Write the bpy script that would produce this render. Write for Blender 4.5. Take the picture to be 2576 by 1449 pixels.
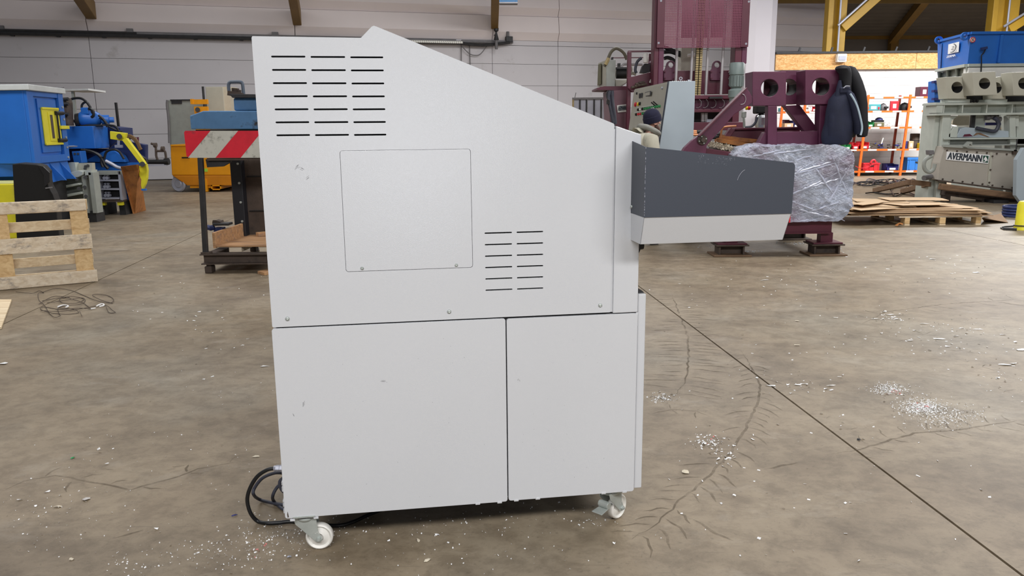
import bpy, bmesh, math, random
from mathutils import Vector, Matrix, noise
from mathutils.geometry import tessellate_polygon

for o in list(bpy.data.objects): bpy.data.objects.remove(o, do_unlink=True)
SC = bpy.context.scene
COL = SC.collection
R = math.radians
random.seed(7)

# ---------------------------------------------------------------- camera
W, H, F = 2576.0, 1449.0, 2000.0
PITCH, ROLL, CAMZ = R(11.45), R(-0.56), 1.5
fw = Vector((0, math.cos(PITCH), -math.sin(PITCH)))
u0 = Vector((0, math.sin(PITCH), math.cos(PITCH)))
x0 = Vector((1, 0, 0))
cx = math.cos(ROLL) * x0 + math.sin(ROLL) * u0
cu = -math.sin(ROLL) * x0 + math.cos(ROLL) * u0
CP = Vector((0, 0, CAMZ))
cd = bpy.data.cameras.new('camera'); cam = bpy.data.objects.new('camera', cd); COL.objects.link(cam)
cd.sensor_width = 36.0; cd.lens = F / W * 36.0; cd.clip_end = 300
m = Matrix((cx, cu, -fw)).transposed().to_4x4(); m.translation = CP
cam.matrix_world = m
SC.camera = cam

# ---------------------------------------------------------------- light and exposure
SC.view_settings.view_transform = 'Standard'
SC.view_settings.look = 'None'
SC.view_settings.exposure = 0.0
SC.view_settings.gamma = 1.0
SC.view_settings.use_curve_mapping = False
wd = bpy.data.worlds.new('hall_daylight'); SC.world = wd; wd.use_nodes = True
bg = wd.node_tree.nodes['Background']
bg.inputs[0].default_value = (0.93, 0.95, 1.0, 1); bg.inputs[1].default_value = 0.13

def area(name, loc, sx, sy, power, rot=(0, 0, 0), col=(1, 0.988, 0.98)):
    l = bpy.data.lights.new(name, 'AREA'); l.shape = 'RECTANGLE'; l.size = sx; l.size_y = sy
    l.energy = power; l.color = col
    o = bpy.data.objects.new(name, l); COL.objects.link(o); o.location = loc; o.rotation_euler = rot
    return o

area('hall_light', (-2.0, -3.4, 5.6), 6, 1.0, 415, (R(32), 0, 0), (1, 0.99, 0.985))
area('hall_light', (5.0, -3.0, 5.8), 6, 1.2, 500, (R(30), 0, 0), (1, 0.985, 0.97))
area('hall_light', (-7.0, 9.0, 7.0), 6, 2, 440)
area('hall_light', (6.0, 8.0, 7.0), 7, 2.5, 690)
area('hall_light', (-5.0, 18.5, 7.0), 7, 2, 290)
area('hall_light', (4.0, 19.5, 7.0), 7, 2.5, 760)
area('hall_light', (13.5, 19.5, 6.0), 5, 1.2, 1500)
area('far_hall_fill', (22, 36, 5.4), 12, 4, 1500)  # fill light added to lift the dark roof beyond the partition
fl_ = bpy.data.lights.new('sheen_light', 'POINT'); fl_.energy = 19; fl_.shadow_soft_size = 0.02; fl_.color = (0.86, 0.91, 1)
fo = bpy.data.objects.new('sheen_light', fl_); COL.objects.link(fo); fo.location = (0.07, -0.02, 1.37)  # weak light added beside the camera to raise the sheen on the upper panel

# ---------------------------------------------------------------- measuring helpers
def ray(x, y): return cx * ((x - W / 2) / F) - cu * ((y - H / 2) / F) + fw
def A(x, y, Y):
    d = ray(x, y); return CP + d * (Y / d.y)
def FL(x, y, z=0.0):
    d = ray(x, y); return CP + d * ((z - CAMZ) / d.z)
def ONP(x, y, P, n):
    d = ray(x, y); return CP + d * ((P - CP).dot(n) / d.dot(n))

# ---------------------------------------------------------------- mesh builder
class B:
    def __init__(s, M=None): s.v = []; s.f = []; s.M = M
    def add(s, vs, fs):
        k = len(s.v)
        s.v += [(s.M @ Vector(v)) if s.M else Vector(v) for v in vs]
        s.f += [tuple(i + k for i in f) for f in fs]; return s
    def box(s, a0, a1, b0, b1, c0, c1):
        vs = [(x, y, z) for z in (c0, c1) for y in (b0, b1) for x in (a0, a1)]
        return s.add(vs, [(0, 2, 3, 1), (4, 5, 7, 6), (0, 1, 5, 4), (2, 6, 7, 3), (0, 4, 6, 2), (1, 3, 7, 5)])
    def prism(s, poly, ext):
        n = len(poly); ext = Vector(ext); p = [Vector(q) for q in poly]
        vs = p + [q + ext for q in p]
        fs = [tuple(range(n)), tuple(range(2 * n - 1, n - 1, -1))]
        fs += [(i, i + n, (i + 1) % n + n, (i + 1) % n) for i in range(n)]
        return s.add(vs, fs)
    def pp(s, px, Y, d):                       # outline measured in the photo, standing at distance Y, thickness d
        return s.prism([A(x, y, Y) for x, y in px], (0, d, 0))
    def pb(s, xl, yt, xr, yb, Y, d):
        xm, ym = (xl + xr) / 2, (yt + yb) / 2
        return s.box(A(xl, ym, Y).x, A(xr, ym, Y).x, Y, Y + d, A(xm, yb, Y).z, A(xm, yt, Y).z)
    def bar(s, p, q, w, h=None, up=(0, 0, 1)):
        p, q = Vector(p), Vector(q); h = h or w; d = (q - p).normalized(); up = Vector(up)
        if abs(d.dot(up)) > .98: up = Vector((0, 1, 0))
        a = d.cross(up).normalized(); b = a.cross(d).normalized()
        a *= w / 2; b *= h / 2
        vs = [p - a - b, p + a - b, p + a + b, p - a + b, q - a - b, q + a - b, q + a + b, q - a + b]
        return s.add(vs, [(0, 3, 2, 1), (4, 5, 6, 7), (0, 1, 5, 4), (1, 2, 6, 5), (2, 3, 7, 6), (3, 0, 4, 7)])
    def cyl(s, p, q, r, r2=None, n=14):
        p, q = Vector(p), Vector(q); r2 = r if r2 is None else r2
        d = (q - p).normalized(); up = Vector((0, 0, 1)) if abs(d.z) < .9 else Vector((1, 0, 0))
        a = d.cross(up).normalized(); b = d.cross(a)
        c = [(math.cos(2 * math.pi * i / n), math.sin(2 * math.pi * i / n)) for i in range(n)]
        vs = [p + (a * x + b * y) * r for x, y in c] + [q + (a * x + b * y) * r2 for x, y in c]
        fs = [tuple(range(n)), tuple(range(2 * n - 1, n - 1, -1))] + [(i, (i + 1) % n, (i + 1) % n + n, i + n) for i in range(n)]
        return s.add(vs, fs)
    def lathe(s, p, axis, prof, n=24):          # prof: (distance along axis, radius)
        p = Vector(p); d = Vector(axis).normalized(); up = Vector((0, 0, 1)) if abs(d.z) < .9 else Vector((1, 0, 0))
        a = d.cross(up).normalized(); b = d.cross(a); vs = []; fs = []; k = len(prof)
        for i in range(n):
            t = 2 * math.pi * i / n; e = a * math.cos(t) + b * math.sin(t)
            vs += [p + d * h + e * r for h, r in prof]
        for i in range(n):
            j = (i + 1) % n
            fs += [(i * k + q, i * k + q + 1, j * k + q + 1, j * k + q) for q in range(k - 1)]
        return s.add(vs, fs)
    def tube(s, pts, r, n=8, sub=6):
        P = [Vector(p) for p in pts]
        if sub > 1 and len(P) > 2:
            q = []
            for i in range(len(P) - 1):
                a, b, c, d = P[max(i - 1, 0)], P[i], P[i + 1], P[min(i + 2, len(P) - 1)]
                for k in range(sub):
                    t = k / sub
                    q.append(.5 * ((2 * b) + (c - a) * t + (2 * a - 5 * b + 4 * c - d) * t * t + (3 * b - a - 3 * c + d) * t ** 3))
            P = q + [P[-1]]
        vs = []; fs = []; up = Vector((.31, .2, .93)); N = len(P)
        for i, p in enumerate(P):
            d = (P[min(i + 1, N - 1)] - P[max(i - 1, 0)])
            d = d.normalized() if d.length > 1e-9 else Vector((1, 0, 0))
            a = d.cross(up)
            if a.length < .05: a = d.cross(Vector((1, 0, 0)))
            a.normalize(); b = d.cross(a); up = b if b.length > .1 else up
            up = -(d.cross(a)) if False else up
            vs += [p + (a * math.cos(2 * math.pi * k / n) + b * math.sin(2 * math.pi * k / n)) * r for k in range(n)]
            up = a.cross(d)
        for i in range(N - 1):
            fs += [(i * n + k, i * n + (k + 1) % n, (i + 1) * n + (k + 1) % n, (i + 1) * n + k) for k in range(n)]
        fs += [tuple(range(n - 1, -1, -1)), tuple(range((N - 1) * n, N * n))]
        return s.add(vs, fs)
    def taper(s, pts, rad, n=12):
        k = len(s.v); s.tube(pts, 1.0, n, 1)
        M = s.M; N = len(pts)
        for i in range(N):
            c = (M @ Vector(pts[i])) if M else Vector(pts[i])
            for j in range(n): q = s.v[k + i * n + j]; s.v[k + i * n + j] = c + (q - c) * rad[i]
        return s
    def oloft(s, rings, ex, ey, n=18):          # rings: (centre, half width along ex, half depth along ey)
        vs = []; fs = []; N = len(rings)
        for c, a, b in rings: vs += [Vector(c) + ex * (a * math.cos(2 * math.pi * k / n)) + ey * (b * math.sin(2 * math.pi * k / n)) for k in range(n)]
        for i in range(N - 1): fs += [(i * n + k, i * n + (k + 1) % n, (i + 1) * n + (k + 1) % n, (i + 1) * n + k) for k in range(n)]
        return s.add(vs, fs + [tuple(range(n)), tuple(range((N - 1) * n, N * n))])
    def loft(s, rings, n=14):                   # rings: (centre, half width x, half depth y) horizontal ellipses
        vs = []; fs = []
        for c, a, b in rings:
            vs += [Vector(c) + Vector((a * math.cos(2 * math.pi * k / n), b * math.sin(2 * math.pi * k / n), 0)) for k in range(n)]
        N = len(rings)
        for i in range(N - 1):
            fs += [(i * n + k, i * n + (k + 1) % n, (i + 1) * n + (k + 1) % n, (i + 1) * n + k) for k in range(n)]
        fs += [tuple(range(n)), tuple(range((N - 1) * n, N * n))]
        return s.add(vs, fs)
    def plate(s, outer, holes, mapf, t):        # 2-D outline with holes; mapf(a, b, depth) -> point
        loops = [outer] + holes
        flat = [p for l in loops for p in l]
        tri = tessellate_polygon([[Vector((p[0], p[1], 0)) for p in l] for l in loops])
        n = len(flat)
        vs = [mapf(a, b, 0) for a, b in flat] + [mapf(a, b, t) for a, b in flat]
        fs = [tuple(f) for f in tri] + [tuple(i + n for i in reversed(f)) for f in tri]
        k = 0
        for l in loops:
            m_ = len(l)
            fs += [(k + i, k + (i + 1) % m_, k + (i + 1) % m_ + n, k + i + n) for i in range(m_)]
            k += m_
        return s.add(vs, fs)

ORG = {}
def setp(o, label=None, cat=None, group=None, kind=None):
    if label: o['label'] = label
    if cat: o['category'] = cat
    if group: o['group'] = group
    if kind: o['kind'] = kind
    return o
def T(name, label, cat, loc, group=None, kind=None):
    o = bpy.data.objects.new(name, None); COL.objects.link(o); o.location = Vector(loc); o.empty_display_size = .1
    ORG[o.name] = Vector(loc)
    return setp(o, label, cat, group, kind)
def build(b, name, mat, parent=None, bev=0, smooth=False, label=None, cat=None, group=None, kind=None, seg=2):
    if parent is not None: off = ORG[parent.name]
    else:
        xs = [v.x for v in b.v]; ys = [v.y for v in b.v]; zs = [v.z for v in b.v]
        off = Vector(((min(xs) + max(xs)) / 2, (min(ys) + max(ys)) / 2, min(zs)))
    me = bpy.data.meshes.new(name)
    me.from_pydata([tuple(v - off) for v in b.v], [], b.f)
    bm = bmesh.new(); bm.from_mesh(me); bmesh.ops.recalc_face_normals(bm, faces=bm.faces); bm.to_mesh(me); bm.free()
    o = bpy.data.objects.new(name, me); COL.objects.link(o)
    if parent is not None: o.parent = parent
    else: o.location = off
    ORG[o.name] = off
    me.materials.append(mat)
    if smooth:
        me.polygons.foreach_set('use_smooth', [True] * len(me.polygons))
        me.set_sharp_from_angle(angle=R(38))
    if bev:
        md = o.modifiers.new('bevel', 'BEVEL'); md.width = bev; md.segments = seg; md.limit_method = 'ANGLE'; md.angle_limit = R(50)
    return setp(o, label, cat, group, kind)
def copy_tree(o, loc=None, rz=None, parent=None, label=None):
    c = o.copy(); COL.objects.link(c)
    if parent is not None: c.parent = parent
    if loc is not None: c.location = loc
    if rz is not None: c.rotation_euler = (0, 0, rz)
    if label: c['label'] = label
    for ch in list(o.children): copy_tree(ch, parent=c)
    return c
def text(s, name, mat, parent, org, ex, ey, size, wscale=1.0, ext=.002, shear=0, bold=0.0, fat=(0,)):
    cu_ = bpy.data.curves.new(name, 'FONT'); cu_.body = s; cu_.size = 1; cu_.extrude = 0; cu_.offset = bold; cu_.shear = shear
    cu_.align_x = 'CENTER'; cu_.align_y = 'CENTER'
    to = bpy.data.objects.new(name, cu_); COL.objects.link(to)
    dg = bpy.context.evaluated_depsgraph_get(); dg.update()
    me0 = bpy.data.meshes.new_from_object(to.evaluated_get(dg))
    bpy.data.objects.remove(to, do_unlink=True)
    ex, ey = Vector(ex).normalized(), Vector(ey).normalized(); ez = ex.cross(ey)
    b = B(); P = Vector(org)
    for i, f_ in enumerate(fat): b.add([P + ex * (v.co.x * size * wscale + f_) + ey * (v.co.y * size) + ez * (ext + i * .0004) for v in me0.vertices], [tuple(p.vertices) for p in me0.polygons])
    return build(b, name, mat, parent)

# ---------------------------------------------------------------- materials
def lin(c):
    c = c / 255.0
    return c / 12.92 if c <= .04045 else ((c + .055) / 1.055) ** 2.4
def rgb(r, g, b): return (lin(r), lin(g), lin(b), 1)
def nodes(name):
    m_ = bpy.data.materials.new(name); m_.use_nodes = True
    return m_, m_.node_tree, m_.node_tree.nodes['Principled BSDF']
def tc(nt, kind='Object', scale=None):
    t = nt.nodes.new('ShaderNodeTexCoord'); out = t.outputs[kind]
    if scale:
        mp = nt.nodes.new('ShaderNodeMapping'); mp.inputs['Scale'].default_value = scale
        nt.links.new(out, mp.inputs['Vector']); out = mp.outputs[0]
    return out
def nz(nt, vec, scale, detail=4, rough=.6, dist=0):
    n = nt.nodes.new('ShaderNodeTexNoise'); n.inputs['Scale'].default_value = scale
    n.inputs['Detail'].default_value = detail; n.inputs['Roughness'].default_value = rough; n.inputs['Distortion'].default_value = dist
    nt.links.new(vec, n.inputs['Vector']); return n.outputs['Fac']
def ramp(nt, fac, stops):
    r = nt.nodes.new('ShaderNodeValToRGB'); e = r.color_ramp.elements
    while len(e) < len(stops): e.new(.5)
    for i, (p, c) in enumerate(stops): e[i].position = p; e[i].color = c if len(c) == 4 else (*c, 1)
    nt.links.new(fac, r.inputs[0]); return r.outputs[0]
def mixc(nt, fac, a, b, mode='MIX'):
    x = nt.nodes.new('ShaderNodeMix'); x.data_type = 'RGBA'; x.blend_type = mode
    if isinstance(fac, (int, float)): x.inputs[0].default_value = fac
    else: nt.links.new(fac, x.inputs[0])
    for k, v in ((6, a), (7, b)):
        if isinstance(v, tuple): x.inputs[k].default_value = v
        else: nt.links.new(v, x.inputs[k])
    return x.outputs[2]
def bump(nt, bs, h, strength, dist=.01):
    b = nt.nodes.new('ShaderNodeBump'); b.inputs['Strength'].default_value = strength; b.inputs['Distance'].default_value = dist
    nt.links.new(h, b.inputs['Height']); nt.links.new(b.outputs[0], bs.inputs['Normal'])
def paint(name, c, rough=.45, metal=0.0, var=.10, scale=3.0, dirt=None, bumps=0, spec=.5, dscale=5, damt=.55):
    m_, nt, bs = nodes(name); v = tc(nt)
    dk = tuple(x * (1 - var) for x in c[:3]) + (1,); lt = tuple(min(1, x * (1 + var)) for x in c[:3]) + (1,)
    col = ramp(nt, nz(nt, v, scale), [(.3, dk), (.7, lt)])
    if dirt:
        f = ramp(nt, nz(nt, v, dscale, 8, .7), [(damt, (0, 0, 0, 1)), (min(1, damt + .14), (1, 1, 1, 1))])
        col = mixc(nt, f, col, dirt)
    nt.links.new(col, bs.inputs['Base Color'])
    bs.inputs['Roughness'].default_value = rough; bs.inputs['Metallic'].default_value = metal
    bs.inputs['Specular IOR Level'].default_value = spec
    if bumps: bump(nt, bs, nz(nt, v, 60, 3), bumps, .004)
    return m_
def wood(name, c1, c2, rough=.75, sx=(1.5, 14, 14), stain=None):
    m_, nt, bs = nodes(name); v = tc(nt, 'Object', sx)
    col = ramp(nt, nz(nt, v, 2.2, 6, .62, .6), [(.3, c2), (.62, c1)])
    if stain:
        f = ramp(nt, nz(nt, tc(nt, 'Object', (1.2, 5, 5)), 2.4, 5, .7), [(.52, (0, 0, 0, 1)), (.68, (.85, .85, .85, 1))])
        col = mixc(nt, f, col, stain)
    nt.links.new(col, bs.inputs['Base Color']); bs.inputs['Roughness'].default_value = rough
    bump(nt, bs, nz(nt, v, 5, 4), .25, .004)
    return m_

# powder coated sheet of the big machine: fine orange peel that sparkles
def powder(name, c, rough=.15, st=.24):
    m_, nt, bs = nodes(name); v = tc(nt)
    col = ramp(nt, nz(nt, v, 1.6), [(.3, tuple(x * .97 for x in c[:3]) + (1,)), (.7, c)])
    nt.links.new(col, bs.inputs['Base Color']); bs.inputs['Roughness'].default_value = rough
    bump(nt, bs, nz(nt, v, 560, 2, .6), st, .0016)
    bs.inputs['Specular IOR Level'].default_value = .75
    return m_
M_white = powder('white_powder_coat', rgb(203, 205, 209))
M_tray = powder('slate_powder_coat', rgb(54, 60, 72), .5, .12)
M_dark = paint('dark_interior', rgb(30, 30, 32), .7)
M_zinc = paint('zinc_plated_steel', rgb(176, 182, 178), .34, .3, .12, 14)
M_chrome = paint('polished_steel', rgb(200, 202, 205), .22, .9, .05)
M_nylon = paint('white_nylon', rgb(226, 224, 218), .35, 0, .03, 20, rgb(150, 120, 95), dscale=14, damt=.68)
M_rub = paint('black_rubber', rgb(20, 21, 24), .42, 0, .15, 20)
M_rubgrey = paint('dusty_rubber', rgb(58, 60, 72), .55, 0, .2, 20)
M_black = paint('black_paint', rgb(10, 10, 11), .6)
M_blue = paint('blue_enamel', rgb(38, 104, 190), .4, 0, .08, 2, rgb(25, 60, 120), dscale=6, damt=.7)
M_blueold = paint('worn_blue_steel', rgb(84, 128, 172), .55, 0, .15, 5, rgb(48, 48, 50), dscale=5, damt=.54)
M_navy = paint('dark_blue_steel', rgb(30, 44, 92), .5, 0, .15, 4)
M_yel = paint('yellow_enamel', rgb(216, 206, 44), .45, 0, .08, 5, rgb(120, 110, 40), dscale=9, damt=.68)
M_orange = paint('orange_yellow_enamel', rgb(226, 150, 8), .42, 0, .06, 4, rgb(160, 105, 20), dscale=7, damt=.72)
M_grey = paint('light_grey_enamel', rgb(150, 154, 148), .5, 0, .08, 6, rgb(90, 92, 86), dscale=8, damt=.66)
M_greyw = paint('pale_grey_enamel', rgb(180, 186, 178), .45, 0, .06, 6)
M_greylid = paint('white_grey_lid', rgb(196, 200, 200), .5, 0, .08, 5)
M_beige = paint('beige_grey_enamel', rgb(176, 174, 160), .5, 0, .05, 4, rgb(130, 126, 112), dscale=6, damt=.7)
M_beige2 = paint('olive_grey_enamel', rgb(164, 162, 150), .5, 0, .05, 4)
M_pblue = paint('pale_blue_grey_enamel', rgb(164, 176, 184), .4, 0, .04, 2)
M_purp = paint('wine_red_enamel', rgb(92, 40, 68), .42, 0, .12, 4, rgb(60, 26, 40), dscale=7, damt=.62, bumps=.15)
M_wine = paint('dark_wine_enamel', rgb(86, 28, 48), .45, 0, .12, 4, rgb(58, 20, 32), dscale=6, damt=.62)
M_rust = paint('rusted_steel', rgb(172, 112, 58), .75, 0, .28, 5, rgb(124, 80, 52), dscale=4, damt=.5, bumps=.3)
M_rustdk = paint('dark_rusted_steel', rgb(74, 62, 54), .7, 0, .25, 7, rgb(44, 38, 36), dscale=6, damt=.55, bumps=.3)
M_steeldk = paint('dark_steel', rgb(52, 52, 54), .5, .3, .2, 8)
M_rod = paint('guide_rod_steel', rgb(176, 172, 174), .35, .25, .06)
M_brass = paint('brass_chain', rgb(160, 142, 100), .45, .2, .2, 20)
M_red = paint('red_plastic', rgb(205, 40, 52), .45)
M_green = paint('green_plastic', rgb(42, 140, 80), .45)
M_teal = paint('teal_plastic', rgb(70, 152, 158), .45)
M_bluep = paint('blue_plastic', rgb(52, 120, 198), .4)
M_navyp = paint('navy_plastic', rgb(42, 46, 110), .4)
M_yelp = paint('yellow_plastic', rgb(230, 200, 30), .45)
M_whitep = paint('white_plastic', rgb(225, 225, 220), .45)
M_olive = paint('olive_plastic', rgb(100, 98, 70), .5)
M_rack = paint('orange_rack_enamel', rgb(240, 106, 36), .45, 0, .08, 5)
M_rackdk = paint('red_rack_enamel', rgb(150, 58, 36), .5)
M_yellowcol = paint('yellow_column_enamel', rgb(178, 140, 38), .5, 0, .1, 2, rgb(130, 100, 36), dscale=3, damt=.6)
M_ochre = paint('ochre_beam_enamel', rgb(128, 98, 40), .6, 0, .12, 2)
M_card = paint('brown_cardboard', rgb(196, 168, 134), .85, 0, .08, 2)
M_cardedge = paint('dark_cardboard', rgb(150, 122, 94), .85, 0, .1, 4)
M_pal = wood('pallet_pine', rgb(232, 214, 182), rgb(204, 178, 140), stain=None)
M_palgrey = wood('weathered_pine', rgb(226, 212, 190), rgb(200, 180, 152), stain=rgb(122, 114, 110))
M_palend = wood('pallet_block_pine', rgb(222, 192, 144), rgb(190, 154, 106))
M_deck = wood('stained_deck_board', rgb(190, 148, 106), rgb(152, 112, 78), stain=rgb(138, 114, 100))
M_plankdk = wood('old_plank', rgb(128, 100, 74), rgb(90, 68, 52))
M_paper = paint('white_paper', rgb(236, 236, 236), .8, 0, .03)
M_paperb = paint('cream_paper', rgb(206, 196, 176), .85, 0, .08, 8)
M_paperr = paint('pink_paper', rgb(214, 130, 126), .85)
M_skin = paint('skin', rgb(206, 156, 138), .55, 0, .06, 30)
M_beard = paint('dark_stubble', rgb(92, 68, 60), .8, 0, .15, 40)
M_beanie = paint('navy_knit', rgb(20, 20, 46), .9, 0, .15, 40, bumps=.3)
M_hood = paint('stone_grey_fleece', rgb(174, 170, 154), .9, 0, .1, 7, rgb(138, 136, 126), dscale=9, damt=.6, bumps=.2)
M_hooddk = paint('grey_fleece', rgb(140, 140, 134), .9, 0, .1, 9, bumps=.2)
M_jean = paint('dark_denim', rgb(44, 50, 66), .85, 0, .15, 12)
M_shoe = paint('black_leather', rgb(26, 24, 24), .5)
M_jnavy = paint('navy_jacket_cloth', rgb(24, 29, 52), .8, 0, .15, 12, bumps=.2)
M_jblack = paint('black_quilted_cloth', rgb(17, 18, 24), .75, 0, .15, 12, bumps=.2)
M_logo_dk = paint('dark_lettering', rgb(44, 52, 62), .6, 0, .02)
M_logo_gr = paint('green_logo', rgb(28, 72, 58), .6, 0, .02)
M_sign_red = paint('red_reflective_sheet', rgb(222, 34, 56), .4, 0, .1, 8, rgb(150, 50, 62), dscale=8, damt=.58)
M_sign_wht = paint('white_reflective_sheet', rgb(206, 206, 196), .4, 0, .06, 8, rgb(134, 134, 126), dscale=11, damt=.54)
M_galv = paint('galvanised_sheet', rgb(170, 172, 184), .45, .35, .08, 4)
M_tubewhite = paint('white_lamp_grid', rgb(240, 240, 232), .4, 0, .02)
M_cablegrey = paint('grey_cable_tray', rgb(112, 110, 112), .6, 0, .15, 5)
M_copper = paint('copper_pipe', rgb(176, 116, 76), .4, .4)
# ================================================================ SETTING
# floor: cast slabs with sawn joints
m_, nt, bs = nodes('concrete_floor')
g = nt.nodes.new('ShaderNodeNewGeometry'); pos = g.outputs['Position']
def posmap(rot, scale):
    mp = nt.nodes.new('ShaderNodeMapping'); mp.inputs['Rotation'].default_value = (0, 0, rot); mp.inputs['Scale'].default_value = scale
    nt.links.new(pos, mp.inputs['Vector']); return mp.outputs[0]
c = ramp(nt, nz(nt, pos, .55, 5, .6, .4), [(.32, rgb(129, 114, 94)), (.5, rgb(144, 130, 109)), (.68, rgb(145, 136, 120))])
s1 = ramp(nt, nz(nt, posmap(R(-28), (1, 1.25, 1)), 1.5, 10, .7, .3), [(.36, rgb(118, 104, 88)), (.56, (1, 1, 1, 1))])
c = mixc(nt, .36, c, s1, 'MULTIPLY')
s2 = ramp(nt, nz(nt, posmap(R(20), (1.2, 1.4, 1)), 6.5, 9, .74, .3), [(.4, rgb(138, 126, 112)), (.56, (1, 1, 1, 1))])
c = mixc(nt, .32, c, s2, 'MULTIPLY')
sp = ramp(nt, nz(nt, pos, 42, 3, .7), [(.28, rgb(110, 104, 96)), (.42, (1, 1, 1, 1))])
c = mixc(nt, .28, c, sp, 'MULTIPLY')
lt = ramp(nt, nz(nt, posmap(R(-12), (.8, 1.3, 1)), 2.1, 8, .72, .3), [(.56, (0, 0, 0, 1)), (.72, (1, 1, 1, 1))])
c = mixc(nt, mixc(nt, .2, (0, 0, 0, 1), lt), c, rgb(196, 190, 178))
sc_ = ramp(nt, nz(nt, posmap(R(-24), (1, 26, 1)), 3.4, 3, .5, .3), [(.66, (0, 0, 0, 1)), (.69, (1, 1, 1, 1))])
c = mixc(nt, mixc(nt, .45, (0, 0, 0, 1), sc_), c, rgb(104, 92, 78))
nt.links.new(c, bs.inputs['Base Color']); bs.inputs['Roughness'].default_value = .52; bs.inputs['Specular IOR Level'].default_value = .35
bump(nt, bs, nz(nt, pos, 55, 5, .7), .18, .004)
M_floor = m_
M_joint = paint('joint_filler', rgb(56, 50, 44), .9)
M_mark = paint('tyre_dirt', rgb(100, 88, 72), .9)
_nt = M_mark.node_tree; _b = _nt.nodes['Principled BSDF']
_f = ramp(_nt, nz(_nt, tc(_nt), 6, 5, .7), [(.34, (0, 0, 0, 1)), (.75, (.75, .75, .75, 1))]); _nt.links.new(_f, _b.inputs['Alpha'])

JY = R(-5.75); jd = Vector((math.sin(JY), math.cos(JY), 0)); jn = Vector((math.cos(JY), -math.sin(JY), 0))
sA = (FL(1610, 722).dot(jn) + FL(2570, 1447).dot(jn)) / 2
sB = (FL(0, 822).dot(jn) + FL(585, 548).dot(jn)) / 2
tX = FL(1650, 641).dot(jd)
floor_o = build(B().box(-28, 44, -5, 52, -.12, -.06), 'floor', M_joint, kind='structure')
width = sA - sB
cuts_s = [sB - 5 * width, sB - 3 * width, sB - 2 * width, sB - width, sB, sA, sA + width, sA + 2 * width, sA + 3 * width, sA + 5 * width, sA + 8 * width]
cuts_t = [-6, tX - 9.6, tX, tX + 6.5, tX + 13, tX + 22, 52]
for i in range(len(cuts_s) - 1):
    for j in range(len(cuts_t) - 1):
        g1, g2 = .006, .0022
        q = [(cuts_s[i] + g1, cuts_t[j] + g2), (cuts_s[i + 1] - g1, cuts_t[j] + g2), (cuts_s[i + 1] - g1, cuts_t[j + 1] - g2), (cuts_s[i] + g1, cuts_t[j + 1] - g2)]
        build(B().prism([jn * a + jd * b for a, b in q], (0, 0, -.06)), 'slab', M_floor, floor_o)

def stroke(b, pts, w, z=.0012):
    P = [Vector((p.x, p.y, z)) for p in pts]; vs = []; n = len(P)
    for i, p in enumerate(P):
        d = (P[min(i + 1, n - 1)] - P[max(i - 1, 0)]); d = d.normalized() if d.length > 1e-6 else jn
        k = Vector((-d.y, d.x, 0)) * w * .5 * (1 - abs(2 * i / (n - 1) - 1) ** 3 * .9); vs += [p - k, p + k]
    b.add(vs, [(2 * i, 2 * i + 1, 2 * i + 3, 2 * i + 2) for i in range(n - 1)])
def track(px, ribs=True, L=.16, step=.075, w=.010, main=.014, bend=.5):
    P = [FL(x, y) for x, y in px]; b = B(); q = []
    for i in range(len(P) - 1):
        k = max(2, int((P[i + 1] - P[i]).length / .04))
        q += [P[i].lerp(P[i + 1], t / k) + Vector((random.uniform(-.007, .007), random.uniform(-.007, .007), 0)) for t in range(k)]
    stroke(b, q, main)
    if ribs:
        acc = 0
        for i in range(1, len(q) - 1):
            acc += (q[i] - q[i - 1]).length
            if acc < step: continue
            acc = 0; d = (q[i + 1] - q[i - 1]).normalized(); s = Vector((-d.y, d.x, 0))
            for sg in (-1, 1):
                if random.random() < .2: continue
                l = L * random.uniform(.6, 1.15)
                stroke(b, [q[i] + s * sg * l * t + d * bend * l * t * t + Vector((random.uniform(-.006, .006), random.uniform(-.006, .006), 0)) for t in (.12, .35, .6, .8, 1)], w * random.uniform(.6, 1.2))
    o = build(b, 'tyre_mark', M_mark, floor_o); o['kind'] = 'stuff'
track([(1690, 740), (1714, 803), (1732, 852), (1732, 905), (1725, 962), (1690, 1005)], L=.24, step=.055, w=.014, bend=.15)
track([(1865, 882), (1900, 940), (1914, 970), (1905, 1010), (1888, 1054), (1842, 1134), (1792, 1188), (1721, 1250), (1655, 1313), (1575, 1367)], L=.13, step=.07, bend=.8)
track([(2170, 815), (2226, 785), (2376, 765), (2576, 752)], L=.22, step=.2, bend=.4)
track([(2080, 1143), (2160, 1132), (2200, 1118), (2300, 1090), (2420, 1080), (2576, 1056)], L=.12, step=.12, bend=.5)
track([(1920, 1180), (1970, 1172), (2030, 1158)], False)
track([(1745, 1305), (1800, 1340), (1870, 1374)], False)
track([(0, 1238), (60, 1212), (140, 1195), (330, 1232), (430, 1205), (500, 1180), (620, 1158)], L=.1, step=.16, bend=.7, main=.012)
track([(290, 1353), (400, 1325)], False)
track([(1640, 1040), (1690, 1030), (1750, 1035), (1800, 1050)], L=.12, step=.09, bend=.3, main=.008)
for x, y, l in [(2296, 840, 60), (2380, 880, 70), (2440, 930, 80), (2330, 905, 60), (2480, 985, 90), (2250, 860, 50), (2120, 1080, 60), (2060, 1050, 50), (430, 1175, 60), (560, 1160, 50), (250, 1180, 60), (700, 1330, 90)]:
    track([(x, y), (x + l * .4, y + random.uniform(-8, 8)), (x + l, y + random.uniform(-10, 10))], L=.09, step=.08, bend=.5, main=.006, w=.008)

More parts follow.
